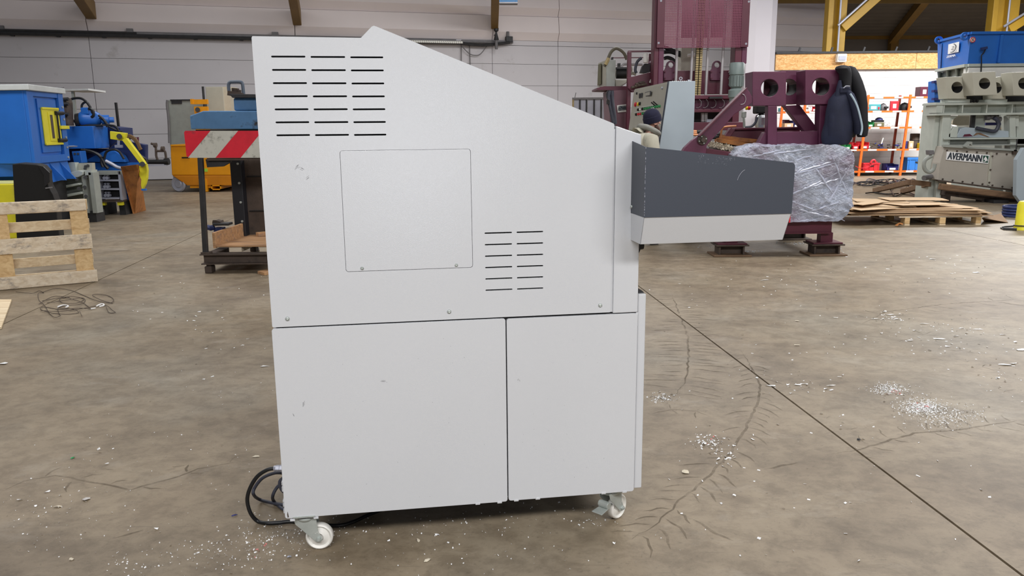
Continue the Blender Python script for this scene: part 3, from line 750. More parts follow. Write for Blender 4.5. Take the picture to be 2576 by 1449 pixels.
# tangle of wire
t = T('wire_tangle', 'tangle of thin dark wire lying on the floor in front of the pallet', 'wire', FL(190, 770))
def wire(px, r=.0026, mat=M_rustdk, zz=.012):
    b = B(); b.tube([FL(x, y, .004 + zz * (.5 + .5 * math.sin(i * 1.7))) for i, (x, y) in enumerate(px)], r, 6, 5); build(b, 'strand', mat, t)
wire([(40, 734), (80, 738), (98, 732), (110, 737), (96, 738), (98, 755), (112, 768), (124, 788), (138, 798), (153, 794)])
wire([(106, 757), (150, 749), (185, 746), (210, 752), (195, 762), (160, 763), (150, 752), (175, 748)])
wire([(98, 765), (140, 745), (200, 758), (220, 770), (228, 777), (200, 775), (150, 778), (110, 772), (103, 779), (140, 789), (178, 790), (198, 786), (185, 778), (150, 775)])
wire([(108, 735), (140, 726), (180, 731), (215, 745), (245, 757), (278, 762), (285, 752), (265, 742), (232, 742), (255, 755), (283, 763)])
wire([(104, 781), (150, 783), (200, 777), (240, 770), (268, 769), (282, 780), (290, 786), (274, 786), (266, 770)])
wire([(118, 762), (160, 756), (205, 749), (214, 757), (200, 766), (170, 768), (146, 775), (150, 792)])
wire([(200, 782), (206, 795)], .002)
for px in ([(145, 772), (160, 767), (172, 770), (165, 773)], [(243, 770), (256, 764), (262, 768), (250, 771)], [(228, 777), (240, 775)]):
    b = B(); b.tube([FL(x, y, .012) for x, y in px], .006, 5, 3); build(b, 'white_tie', M_paper, t)

# red and white striped board on a dark steel rig
Y = 8.4
rig = T('steel_rig', 'rusty steel rig carrying a red and white striped board, left of the white machine', 'machine', A(560, 680, Y))
b = B(); xr_ = A(740, 650, Y).x; xl_ = A(509, 650, Y).x
z0, z1 = A(560, 663, Y).z, A(560, 637, Y).z
b.box(xl_, xr_, Y - .07, Y + .07, z1 - .012, z1); b.box(xl_ + .02, xr_, Y - .012, Y + .012, z0, z1); b.box(xl_ + .01, xr_, Y - .07, Y + .07, z0, z0 + .012)
build(b, 'base_beam', M_rustdk, rig)
for yy in (0, 1.5):
    build(B().box(A(523, 680, Y).x, A(534, 680, Y).x, Y - .03 + yy, Y + .05 + yy, .07, z0), 'foot', M_rustdk, rig); build(B().box(A(519, 680, Y).x, A(537, 680, Y).x, Y - .05 + yy, Y + .07 + yy, 0, .075), 'foot_pad', M_rustdk, rig, bev=.01)
build(B().box(xl_ + .03, xl_ + .15, Y + .07, Y + 1.7, z0, z1), 'side_beam', M_rustdk, rig)
b = B(); p, q = A(519, 634, Y), A(506, 392, Y); b.bar((p.x, Y - .02, z1), (q.x, Y - .02, q.z), .05, .05); build(b, 'post', M_steeldk, rig, bev=.004)
build(B().box(A(510, 634, Y).x, A(531, 634, Y).x, Y - .06, Y + .04, z1, z1 + .02), 'post_foot', M_rustdk, rig)
# striped board: plate with separate reflective stripes
YB = Y - .06
wbz = A(560, 362, YB)
def sb(px, name, mat, d0=.004, off=0): return build(B().prism([A(x, y, YB - off) for x, y in px], (0, d0, 0)), name, mat, rig)
sb([(463, 333), (466, 329), (720, 329), (726, 397), (474, 397), (469, 392)], 'warning_board', M_sign_wht, .006)
for px in ([(463, 333), (466, 329), (529, 329), (473, 396), (469, 392)], [(599, 329), (660, 329), (605, 397), (542, 397)], [(727, 330), (728, 397), (676, 397)]):
    sb(px, 'red_stripe', M_sign_red, .003, .0035)
build(B().pb(520, 397, 730, 403, Y - .03, .3), 'board_rail', M_rustdk, rig)
build(B().pp([(517, 401), (580, 401), (580, 408), (560, 419), (521, 421)], Y + .02, .05), 'gusset', M_steeldk, rig)
Yc = 9.2
p = A(612, 500, Yc); build(B().box(A(583, 480, Yc).x, A(611, 480, Yc).x, Yc, Yc + .5, z1, A(600, 400, Yc).z), 'column', paint('black_blue_steel', rgb(24, 25, 32), .5), rig, bev=.008)
build(B().box(A(611, 480, Yc).x, A(720, 480, Yc).x, Yc + .12, Yc + .5, z1, A(600, 400, Yc).z), 'back_plate', M_rustdk, rig)
for zz in (.35, .75, 1.05): build(B().box(A(616, 480, Yc).x, A(720, 480, Yc).x, Yc + .10, Yc + .125, z1 + zz, z1 + zz + .012), 'plate_joint', M_black, rig)
for k in range(5):
    b = B(); c_ = V((A(604, 480, Yc).x, Yc - .004, z1 + .25 + k * .22)); b.cyl(c_, c_ + V((0, -.012, 0)), .014, n=6); build(b, 'bolt', M_zinc, rig)
# jack on the rig
Yj = 8.75
t_ = B(); t_.pb(538, 573, 560, 612, Yj, .12); build(t_, 'jack_body', M_navy, rig, bev=.01)
build(B().pb(534, 562, 575, 568, Yj - .06, .14), 'jack_arm', M_steeldk, rig, bev=.006)
build(B().pp([(534, 557), (542, 554), (552, 557), (558, 562), (534, 563)], Yj - .02, .1), 'jack_head', M_rustdk, rig)
build(B().pb(535, 554, 560, 562, Yj + .1, .03), 'jack_plate', M_rustdk, rig)
b = B(); b.tube([A(524, 572, Yj), A(530, 574, Yj - .03), A(536, 572, Yj)], .03, 10, 2); build(b, 'jack_pin', M_navy, rig)
b = B(); b.bar(A(541, 583, Yj + .05), V((A(541, 583, Yj).x, Yj + .05, .24)), .05); build(b, 'jack_leg', M_navy, rig)
# blue beam with tank and lifting bow on top of the rig
Yt = 8.7
top = T('blue_power_unit', 'worn blue steel beam with a tank and lifting bow, above the striped board', 'machine', A(570, 325, Yt))
build(B().pp([(477, 291), (511, 279), (760, 279), (760, 325), (480, 325)], Yt, .45), 'beam', M_blueold, top, bev=.01)
build(B().pb(492, 325, 720, 330, Yt + .05, .3), 'under_rail', M_steeldk, top)
build(B().pp([(586, 246), (720, 244), (720, 279), (588, 279)], Yt + .1, .6), 'tank', M_blueold, top, bev=.02)
build(B().pp([(576, 236), (720, 238), (720, 246), (584, 246)], Yt + .02, .7), 'tank_lid', M_steeldk, top, bev=.006)
b = B(); b.tube([A(x, y, Yt + .15) for x, y in ((577, 236), (575, 215), (578, 207), (585, 206), (602, 206), (609, 209), (611, 218), (613, 238))], .018, 8, 3); build(b, 'lifting_bow', paint('grey_blue_bow', rgb(84, 96, 112), .5), top, smooth=True)
b = B(); b.cyl(A(592, 238, Yt + .2), A(592, 222, Yt + .2), .04); b.cyl(A(600, 238, Yt + .2), A(600, 226, Yt + .2), .03); b.bar(A(574, 234, Yt + .1), A(610, 240, Yt + .1), .05); build(b, 'valve', M_rustdk, top, smooth=True)
# wooden box of boards on the rig base
dk = T('wooden_deck', 'open wooden tray of stained boards lying on the rusty base beam', 'wooden tray', V((A(600, 640, Y).x, Y + .2, z1)))
x1 = A(535, 640, Y).x; x2 = A(720, 640, Y).x; zd = z1 + .075
for i in range(5):
    y_a = Y + .06 + i * .34; build(B().box(x1 + .02 + .02 * i, x2, y_a, y_a + .33, zd - .02, zd), 'plank', M_deck, dk, bev=.004)
for xb in (571, 648): build(B().box(A(xb, 640, Y).x, A(xb, 640, Y).x + .135, Y + .075, Y + 1.6, z1 + .001, zd - .021), 'runner', M_palgrey, dk)
b = B(); b.prism([(x1 - .012, Y + .06, zd - .03), (x1 - .012, Y + .06, zd + .14), (x1 + .12, Y + 1.75, zd + .16), (x1 + .12, Y + 1.75, zd - .03)], (.03, 0, 0)); build(b, 'side_board', M_deck, dk, bev=.004)
build(B().box(x1 + .15, x2, Y + 1.76, Y + 1.79, zd - .03, zd + .24), 'end_board', M_deck, dk, bev=.004)
b = B(); b.bar((x1 + .25, Y + .75, zd + .025), (x2, Y + 1.25, zd + .03), .07, .045); build(b, 'loose_batten', M_deck, dk)
b = B(); b.prism([FL(648, 682, .03), FL(672, 676, .03), FL(700, 682, .03), FL(665, 686, .03)], (0, 0, -.028)); build(b, 'wood_scrap', M_deck, label='splinter of wood lying under the rusty base beam', cat='wood')

# orange-yellow tipping skip
Ys = 19.7
sk_ = T('tipping_skip', 'orange yellow tipping skip in front of the far wall', 'skip', V((A(505, 470, Ys).x, Ys, 0)))
build(B().pp([(429, 366), (600, 366), (600, 441), (432, 441), (429, 389)], Ys, 1.5), 'hopper_body', M_orange, sk_, bev=.02)
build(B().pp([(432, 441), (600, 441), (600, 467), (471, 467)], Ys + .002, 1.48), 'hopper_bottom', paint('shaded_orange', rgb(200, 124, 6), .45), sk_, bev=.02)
build(B().pb(429, 363, 600, 367, Ys - .04, 1.58), 'rim', M_orange, sk_)
build(B().pb(457, 395, 476, 398, Ys - .02, .03), 'slot_handle', M_black, sk_)
b = B(); 
for z_ in (0,):
    xa, xb, za, zb = A(531, 470, Ys).x, A(556, 470, Ys).x, A(540, 478, Ys).z, A(540, 466, Ys).z
    b.box(xa, xb, Ys, Ys + 1.3, zb - .025, zb); b.box(xa, xb, Ys, Ys + 1.3, za, za + .025); b.box(xa, xa + .03, Ys, Ys + 1.3, za, zb); b.box(xb - .03, xb, Ys, Ys + 1.3, za, zb)
build(b, 'fork_pocket', M_orange, sk_)
build(B().pb(478, 467, 536, 473, Ys + .05, 1.2), 'base_frame', M_orange, sk_)
for xa, xb in ((501, 507), (512, 522)): build(B().box(A(xa, 470, Ys).x, A(xb, 470, Ys).x, Ys - .02, Ys + .1, .01, A(510, 450, Ys).z), 'leg', M_orange, sk_)
wc = V((A(446, 470, Ys).x, Ys + .1, .2)); b = B(); b.lathe(wc - V((.0, .06, 0)), (.25, 1, 0), [(0, .001), (0, .08), (.02, .1), (.0, .17), (.03, .2), (.09, .2), (.12, .17), (.12, .001)], 20); build(b, 'wheel', M_galv, sk_, smooth=True)
b = B(); b.bar(wc, V((A(470, 460, Ys).x, Ys + .15, .45)), .08); build(b, 'castor_fork', M_orange, sk_)
build(B().pb(514, 424, 522, 432, Ys - .012, .012), 'label_plate', paint('lime_sticker', rgb(160, 205, 60), .5), sk_)
for xa in (545, 590): build(B().box(A(xa, 470, Ys).x, A(xa + 10, 470, Ys).x, Ys + .9, Ys + 1.1, 0, A(xa, 460, Ys).z), 'leg', M_orange, sk_)
# second yellow frame behind
Yf = 20.6
t = T('stacker', 'yellow lifting stacker mast between the grey and the beige cabinet', 'stacker', V((A(503, 400, Yf).x, Yf, 0)))
build(B().box(A(485, 280, Yf).x, A(523, 280, Yf).x, Yf, Yf + .1, A(500, 262, Yf).z, A(500, 250, Yf).z), 'cross_head', M_orange, t)
build(B().box(A(480, 262, Yf).x, A(486, 262, Yf).x, Yf - .02, Yf + .1, A(484, 262, Yf).z, A(484, 249, Yf).z), 'lug', M_orange, t)
build(B().box(A(488, 280, Yf).x, A(522, 280, Yf).x, Yf + .02, Yf + .1, 0.0, A(500, 268, Yf).z), 'mast', M_orange, t)
b = B(); b.cyl(A(497, 276, Yf - .04), A(497, 276, Yf), .06); build(b, 'roller', M_steeldk, t)
# cabinets by the wall
Yk = 21.6
t = T('grey_cabinet', 'tall grey cabinet behind the yellow skip', 'cabinet', V((A(460, 400, Yk).x, Yk, 0)))
build(B().box(A(425, 340, Yk).x, A(518, 340, Yk).x, Yk, Yk + .5, 0.0, A(460, 251, Yk).z), 'body', M_grey, t, bev=.015)
build(B().pb(431, 253, 457, 261, Yk - .02, .03), 'vent', M_steeldk, t); build(B().pb(428, 250, 480, 253, Yk - .03, .1), 'top_rail', M_steeldk, t)
b = B(); b.tube([A(421, 252, Yk - .1), A(420, 265, Yk - .1), A(424, 300, Yk - .1), A(426, 360, Yk - .1)], .03, 8, 3); build(b, 'cable', M_cablegrey, t, smooth=True)
Yk2 = 21.4
t = T('beige_cabinet', 'beige control cabinet beside the yellow stacker mast', 'cabinet', V((A(552, 400, Yk2).x, Yk2, 0)))
build(B().box(A(523, 300, Yk2).x, A(567, 300, Yk2).x, Yk2, Yk2 + .6, .0, A(545, 218, Yk2).z), 'body', M_beige, t, bev=.012); build(B().box(A(567, 300, Yk2).x, A(584, 300, Yk2).x, Yk2 + .02, Yk2 + .6, .0, A(575, 218, Yk2).z), 'side_panel', paint('cream_panel', rgb(196, 188, 168), .5), t)
b = B(); b.cyl(V((A(520, 300, Yk2).x, Yk2 - .08, 0)), V((A(520, 300, Yk2).x, Yk2 - .08, A(520, 218, Yk2).z)), .03); build(b, 'post', M_steeldk, t)

# blue machine with yellow hatch
Yb, Yb2 = 12.0, 13.25
bm_ = T('blue_press', 'large blue steel press housing with a yellow hatch, at the left border', 'machine', V((A(60, 400, Yb).x, Yb, 0)))
cb = A(70, 330, Yb); cz0, cz1 = A(77, 412, Yb).z, A(60, 227, Yb).z
ex_ = A(160, 330, Yb2); e = V((ex_.x - cb.x, Yb2 - Yb, 0)); el = e.length; eu = e.normalized(); en = V((eu.y, -eu.x, 0))   # lit face frame
lv_ = V((-1, .06, 0)).normalized()
c0 = V((cb.x, Yb, 0)); foot = [c0, c0 + e, c0 + e + lv_ * 3.2, c0 + lv_ * 3.2]
build(B().prism([p + V((0, 0, cz0)) for p in foot], (0, 0, cz1 - cz0)), 'housing', M_blue, bm_, bev=.01)
def rf(u, z, o=0): return c0 + eu * (u * el) + en * o + V((0, 0, cz0 + (cz1 - cz0) * z))
def rbx(u0_, u1_, za, zb, o0, o1, name, mat, bev=.004):
    b = B(); b.prism([rf(u0_, za, o0), rf(u1_, za, o0), rf(u1_, zb, o0), rf(u0_, zb, o0)], en * (o1 - o0)); return build(b, name, mat, bm_, bev=bev)
rbx(0, .16, 0, 1, .001, .05, 'frame_rib', M_blue); rbx(.86, 1, 0, 1, .001, .05, 'frame_rib', M_blue); rbx(.16, .86, 0, .1, .001, .05, 'frame_rib', M_blue); rbx(.16, .86, .93, 1, .001, .04, 'frame_rib', M_blue)
rbx(.3, .82, .14, .90, .001, .022, 'door_frame', M_blue)
rbx(.36, .84, .25, .78, .022, .045, 'hatch', M_yel, .008); rbx(.35, .84, .245, .275, .045, .06, 'hatch_edge', M_yel); rbx(.35, .82, .755, .785, .045, .06, 'hatch_edge', M_yel)
rbx(.5, .66, .3, .72, .045, .055, 'hatch_plate', M_yel); rbx(.54, .61, .34, .68, .055, .058, 'sight_slot', M_rustdk)
b = B(); b.tube([rf(.72, .30, .07), rf(.72, .72, .07)], .014, 8, 1); build(b, 'hinge_rod', M_black, bm_)
for z in (.31, .71): b = B(); b.cyl(rf(.70, z, .06), rf(.92, z, .06), .03, n=10); build(b, 'hinge', M_black, bm_)
rbx(.78, 1.02, .475, .525, .05, .09, 'latch', M_yel)
for z in (.05, .2, .35, .62, .8): b = B(); b.cyl(rf(.94, z, .05), rf(.94, z, .065), .02, n=6); build(b, 'bolt', M_zinc, bm_)
lid = B(); fo_ = [c0 + en * .08 - lv_ * .03 - eu * .05, c0 + e + en * .08 + eu * .06, c0 + e + lv_ * 3.2, c0 + lv_ * 3.2 - eu * .05]
lid.prism([p + V((0, 0, cz1)) for p in fo_], (0, 0, .085)); build(lid, 'lid', M_greylid, bm_, bev=.01)
b = B(); b.bar(rf(.97, 1.04, .02), rf(1.06, 1.06, .02), .08, .1); build(b, 'lid_hinge', M_cablegrey, bm_)
# lower chute of the housing
b = B(); b.prism([rf(.1, 0, 0), rf(1, 0, 0), rf(1.0, -.26, .06), rf(.36, -.29, .06), rf(.12, -.18, .04)], en * -.9); build(b, 'lower_chute', M_blue, bm_)
for u in (.45, .75): b = B(); b.prism([rf(u, -.01, .0), rf(u + .05, -.27, .2), rf(u + .05, -.27, .06), rf(u, -.01, -.02)], eu * .03); build(b, 'chute_rib', M_blue, bm_)
build(B().box(c0.x - 2.6, c0.x - .2, Yb + .3, Yb + 1.2, 0, cz0 + .002), 'plinth', M_steeldk, bm_)
# yellow block and black chute in front of it
Yy = 11.3
t = T('yellow_block', 'bright yellow steel block at the left border behind the pallet', 'machine part', V((A(-20, 480, Yy).x, Yy, 0)))
build(B().box(A(-120, 480, Yy).x, A(33, 480, Yy).x, Yy, Yy + .65, 0, A(10, 463, Yy).z), 'body', M_yel, t, bev=.015)
build(B().box(A(-120, 480, Yy).x, A(30, 480, Yy).x, Yy + .02, Yy + .65, A(10, 463, Yy).z, A(10, 461, Yy).z), 'top_plate', paint('pale_yellow', rgb(206, 204, 130), .5), t)
Yq = 10.9
t = T('black_chute', 'matt black hood standing on the floor behind the pallet', 'hood', V((A(90, 560, Yq).x, Yq, 0)))
pts = [(31, 413), (50, 411), (92, 414), (106, 418), (119, 432), (120, 455), (123, 470), (134, 490), (142, 512), (144, 545)]
pp_ = [A(x, y, Yq) for x, y in pts]; pp_ += [V((pp_[-1].x, Yq, 0.0)), V((A(40, 590, Yq).x, Yq, 0.0))]
build(B().prism(pp_, (-.16, .4, 0)), 'hood_shell', M_black, t, bev=.01)
build(B().pp([(95, 416), (108, 419), (124, 434), (125, 458), (112, 470), (110, 440)], Yq - .02, .02), 'cheek_plate', paint('black_sheen', rgb(32, 32, 34), .35), t)
build(B().pp([(114, 472), (129, 470), (129, 473), (114, 475)], Yq - .05, .03), 'strip', M_cablegrey, t)
# grey ram frame with pale bars
Yg = 13.4
t = T('grey_ram_frame', 'grey steel frame with pale bars, right of the black hood', 'machine part', V((A(180, 500, Yg).x, Yg, 0)))
for px in ([(128, 444), (196, 429), (208, 432), (208, 440), (195, 446), (130, 452)], [(146, 469), (198, 460), (202, 465), (147, 476)], [(153, 491), (204, 482), (207, 488), (156, 498)]):
    build(B().pp(px, Yg - .15, .25), 'pale_bar', M_greyw, t, bev=.008)
build(B().pp([(140, 452), (205, 444), (213, 520), (158, 520)], Yg + .12, .1), 'back_web', M_grey, t)
for xa, xb, ya in ((205, 213, 432), (222, 233, 434)):
    p = A(xa + 8, 560, Yg); build(B().pp([(xa, ya), (xb, ya), (xb + 12, 536), (xa + 12, 536)], Yg - .1, .2), 'upright', M_grey, t)
build(B().pp([(212, 436), (223, 436), (233, 536), (222, 536)], Yg + .05, .05), 'web_plate', M_beige, t)
build(B().pp([(204, 430), (229, 428), (229, 440), (204, 442)], Yg - .1, .2), 'cap_plate', M_greyw, t)
build(B().pp([(172, 409), (188, 409), (192, 432), (174, 432)], Yg, .12), 'lug', M_greyw, t)
build(B().pp([(193, 411), (231, 410), (233, 430), (194, 432)], Yg + .1, .1), 'lug_plate', M_beige, t)
for x, y in ((215, 419), (221, 417), (214, 424)): b = B(); b.cyl(A(x, y, Yg + .1), A(x, y, Yg + .08), .025, n=10); build(b, 'hole', M_steeldk, t)
for x, y in ((193, 451), (198, 474), (213, 471), (216, 494), (215, 446)): b = B(); b.cyl(A(x, y, Yg - .12), A(x, y, Yg - .16), .03, n=8); build(b, 'bolt', M_steeldk, t)
build(B().box(A(160, 520, Yg).x, A(246, 520, Yg).x, Yg - .08, Yg + .2, 0.0, A(200, 530, Yg).z), 'base_rail', M_steeldk, t)
# three-compartment roller frame
Yh = 14.35
t = T('roller_frame', 'grey frame with three dark compartments on small yellow feet', 'machine part', V((A(280, 510, Yh).x, Yh, 0)))
lx, rx, ty, by = 240, 303, 431, 506
def hb(px, n, mt, d=.16, o=0): return build(B().pp(px, Yh + o, d), n, mt, t)
hb([(239, 431), (248, 431), (254, 505), (246, 505)], 'side_frame', M_galv); hb([(296, 431), (302, 431), (309, 504), (303, 504)], 'side_frame', M_galv)
hb([(239, 430), (302, 430), (303, 439), (240, 440)], 'top_frame', M_grey)
for ya in (452, 474, 497): hb([(246, ya), (299, ya), (300, ya + 4), (247, ya + 4)], 'shelf', M_galv)
hb([(245, 504), (309, 503), (309, 508), (247, 509)], 'bottom_frame', M_rustdk)
hb([(248, 438), (298, 438), (303, 500), (254, 500)], 'back_plate', M_dark, .05, .14)
for k in range(3):
    for j in range(2):
        b = B(); c_ = A(267 + j * 7 + k * 1.5, 447 + k * 22, Yh + .10); b.cyl(c_, c_ + V((0, -.08, 0)), .028, n=10); b.cyl(c_ + V((0, .0, .05)), c_ + V((0, -.05, .05)), .02, n=8); build(b, 'roller_pin', M_galv, t)
for x in (256, 300): build(B().box(A(x - 6, 514, Yh).x, A(x + 6, 514, Yh).x, Yh + .02, Yh + .1, A(x, 517, Yh).z, A(x, 508, Yh).z), 'foot', M_yel, t)
for x in (250, 300): build(B().box(A(x - 8, 514, Yh).x, A(x + 8, 514, Yh).x, Yh + .1, Yh + .5, 0.0, A(x, 508, Yh).z), 'skid', M_steeldk, t)
# blue tank with motor, hoses
Yv = 14.6
t = T('blue_hydraulic_tank', 'blue hydraulic unit with motor on top and yellow jointed arm, right of the yellow hatch', 'tank', V((A(220, 380, Yv).x, Yv, 0)))
tc0 = V((A(236, 340, Yv).x, Yv, 0)); tz0_, tz1_ = A(236, 374, Yv).z, A(233, 317, Yv).z
r1 = V((A(273, 340, Yv + .55).x, Yv + .55, 0)); lf = tc0 + V((-1.0, .1, 0))
build(B().prism([p + V((0, 0, tz0_)) for p in (tc0, r1, r1 + V((-1.0, .3, 0)), lf)], (0, 0, tz1_ - tz0_)), 'tank_body', M_blue, t, bev=.012)
mcp = A(222, 299, Yv + .2)
b = B(); b.lathe(mcp + V((-.14, -.05, 0)), (1, .35, 0), [(0, .001), (0, .1), (.04, .13), (.1, .135), (.28, .135), (.34, .1), (.38, .06), (.38, .001)], 16); build(b, 'motor', M_blue, t, smooth=True)
b = B(); b.lathe(mcp + V((-.2, -.07, -.02)), (1, .35, 0), [(0, .001), (0, .11), (.07, .125), (.07, .001)], 16); build(b, 'fan_cover', M_steeldk, t, smooth=True)
build(B().box(mcp.x - .06, mcp.x + .08, mcp.y - .12, mcp.y + .02, mcp.z + .08, mcp.z + .2), 'terminal_box', M_blue, t, bev=.01)
build(B().box(mcp.x - .16, mcp.x + .3, mcp.y - .1, mcp.y + .2, tz1_, mcp.z - .1), 'motor_base', M_steeldk, t)
b = B(); b.lathe(mcp + V((.22, .05, -.02)), (1, .35, 0), [(0, .001), (0, .09), (.12, .09), (.12, .05), (.2, .05), (.2, .001)], 14); build(b, 'pump', M_blue, t, smooth=True)
for px, r_ in (([(163, 257), (175, 251), (190, 247), (205, 248), (217, 256), (227, 270), (233, 285)], .022), ([(206, 277), (206, 265), (212, 258), (220, 258), (226, 268)], .02), ([(223, 276), (226, 272), (234, 278), (235, 290), (230, 295)], .024), ([(248, 290), (258, 298), (268, 312), (270, 320)], .022), ([(262, 303), (272, 314), (290, 318), (300, 332)], .02), ([(250, 296), (264, 304), (274, 318), (298, 330), (308, 332)], .018), ([(172, 308), (178, 302), (186, 304), (191, 310)], .02)):
    b = B(); b.tube([A(x, y, Yv + .1) for x, y in px], r_, 8); build(b, 'hose', M_rub, t, smooth=True)
build(B().pp([(156, 247), (164, 246), (168, 258), (170, 300), (172, 316), (160, 316)], Yv - .2, .2), 'valve_block', M_rustdk, t, bev=.01)
for y in (250, 262, 288): b = B(); b.cyl(A(158, y, Yv - .22), A(172, y - 1, Yv - .22), .03, n=8); build(b, 'fitting', M_steeldk, t)
build(B().pp([(270, 318), (302, 322), (304, 345), (274, 374)], Yv + .6, .5), 'valve_stack', M_navy, t)
# lower blue body
Yw = 14.9
build(B().pp([(160, 374), (275, 374), (300, 352), (366, 364), (366, 410), (340, 420), (160, 420)], Yw + .2, .12), 'lower_body', M_navy, t, bev=.01)
build(B().pp([(210, 407), (232, 395), (262, 380), (285, 378), (305, 392), (314, 408)], Yw, .18), 'blue_cover', M_blue, t)
build(B().pp([(160, 409), (350, 409), (340, 432), (160, 440)], Yw + .1, .2), 'bed_plate', M_blue, t)
build(B().pp([(180, 381), (201, 380), (206, 410), (186, 411)], Yw - .6, .2), 'bracket_plate', M_blue, t, bev=.008)
for x in (188, 196): b = B(); b.cyl(A(x, 387, Yw - .6), A(x, 387, Yw - .61), .02, n=8); build(b, 'hole', M_steeldk, t)
for px, r_, m2 in (([(168, 369), (190, 368), (208, 369), (214, 377)], .018, M_galv), ([(205, 377), (230, 381), (248, 390), (258, 402), (264, 415), (272, 424)], .03, M_rub), ([(262, 400), (268, 382), (285, 376), (300, 382), (312, 400)], .022, M_rub), ([(256, 394), (256, 410), (260, 420)], .03, M_rub), ([(266, 405), (282, 413), (294, 420), (308, 424)], .03, M_galv), ([(318, 366), (330, 372), (355, 392), (366, 400), (370, 410)], .02, M_rub)):
    b = B(); b.tube([A(x, y, Yw - .25) for x, y in px], r_, 8); build(b, 'hose', m2, t, smooth=True)
for px in ([(317, 342), (328, 341), (340, 350), (350, 368), (356, 376)], [(318, 344), (332, 347), (344, 360), (352, 378)], [(320, 341), (335, 345), (346, 356), (354, 374)]):
    b = B(); b.tube([A(x, y, Yw + .1) for x, y in px], .022, 8); build(b, 'hose', paint('brown_hose', rgb(112, 84, 50), .7), t, smooth=True)
for x in (342, 348): b = B(); b.cyl(A(x, 374, Yw + .4), A(x - 1, 345, Yw + .4), .018, n=8); build(b, 'red_pipe', M_wine, t)
b = B(); b.cyl(A(298, 367, Yw), A(298, 352, Yw), .025, n=8); b.bar(A(290, 368, Yw), A(308, 368, Yw), .05); build(b, 'valve_lever', M_galv, t)
for xa in (200, 290): build(B().box(A(xa, 420, Yw).x, A(xa + 26, 420, Yw).x, Yw + .12, Yw + .3, 0, A(xa, 425, Yw).z), 'pedestal', M_navy, t)
for ya, xa in ((462, 303), (486, 304), (492, 306)): build(B().pb(xa, ya, xa + 10, ya + 5, Yw - .4, .3), 'blue_stop', M_blue, t)
# yellow jointed arm
Yz = 14.3
hyd = t; t = T('lift_arm', None, None, V((A(355, 470, Yz).x, Yz, 0))); t.parent = hyd; t.location = ORG[t.name] - ORG[hyd.name]
build(B().pp([(276, 330), (317, 335), (314, 349), (306, 354), (277, 350)], Yz, .08), 'bracket', M_yel, t, bev=.008)
build(B().pp([(306, 352), (318, 347), (362, 406), (366, 413), (358, 418), (352, 412)], Yz - .09, .08), 'upper_arm', M_yel, t, bev=.008)
build(B().pp([(348, 418), (367, 412), (370, 428), (369, 448), (365, 463), (357, 478), (354, 466), (355, 452), (350, 442)], Yz, .08), 'claw', M_yel, t, bev=.008)
for x, y in ((300, 343), (358, 413)): b = B(); b.cyl(A(x, y, Yz - .12), A(x, y, Yz + .1), .045, n=14); build(b, 'pivot', M_steeldk, t, smooth=True)
b = B(); b.bar(A(357, 477, Yz), A(368, 477, Yz), .05, .03); build(b, 'claw_tip', M_blue, t)
# rusty plate leaning
t = B(); p0, p1 = FL(334, 538, .0), FL(362, 530, .0)
tp0, tp1 = A(303, 419, 14.3), A(343, 414, 14.1)
t.prism([p0, p1, tp1, tp0], (.02, .05, 0)); o = build(t, 'rusty_plate', M_rust, bev=.004, label='rusty brown steel plate leaning before the yellow jointed arm', cat='steel plate')
# canopy on post, bare post, pipe rack
Yn = 16.5
t = T('sheet_canopy', 'thin pale sheet on a slim post above the blue motor', 'canopy', V((A(186, 300, Yn).x, Yn, 0)))
b = B(); b.bar(V((A(190, 300, Yn).x, Yn, .0)), V((A(184, 235, Yn).x, Yn, A(184, 230, Yn).z)), .05); build(b, 'post', M_grey, t)
b = B(); b.prism([A(152, 229, Yn), A(222, 227, Yn - .3), A(266, 233, Yn - .1), A(210, 233, Yn + .9)], (0, 0, .035)); build(b, 'sheet', M_whitep, t)
Yp = 17.5
t = T('bare_post', 'slim grey steel post standing alone before the wall', 'post', V((A(300, 330, Yp).x, Yp, 0)))
b = B(); x_ = A(299, 330, Yp).x; b.bar((x_ + .02, Yp, 0.01), (x_, Yp, A(298, 258, Yp).z), .045); build(b, 'tube', M_steeldk, t)
build(B().box(x_ - .1, x_ + .14, Yp - .1, Yp + .1, 0, .012), 'foot_plate', M_steeldk, t)
Yr = 15.15
t = T('ram_cylinder', None, None, V((A(395, 410, Yr).x, Yr, 0))); t.parent = hyd; t.location = ORG[t.name] - ORG[hyd.name]
b = B(); b.cyl(A(366, 407, Yr), A(418, 407, Yr), .045, n=12); build(b, 'cylinder', M_black, t, smooth=True)
b = B(); b.cyl(A(414, 407, Yr), A(425, 406, Yr), .062, n=12); build(b, 'end_cap', M_black, t, smooth=True)
for px in ([(397, 403), (393, 392), (392, 372), (387, 365)], [(393, 380), (412, 380), (416, 384), (418, 402)], [(405, 380), (407, 375), (409, 372)], [(380, 361), (387, 363), (392, 363)]):
    b = B(); b.tube([A(x, y, Yr) for x, y in px], .022, 8, 2); build(b, 'pipe', M_rustdk, t, smooth=True)
for x, y in ((390, 365), (409, 374)): b = B(); b.cyl(A(x - 3, y, Yr), A(x + 4, y, Yr), .045, n=10); build(b, 'valve', M_rustdk, t)
build(B().pb(364, 415, 418, 418, Yr - .05, .2), 'cylinder_rail', M_galv, t)
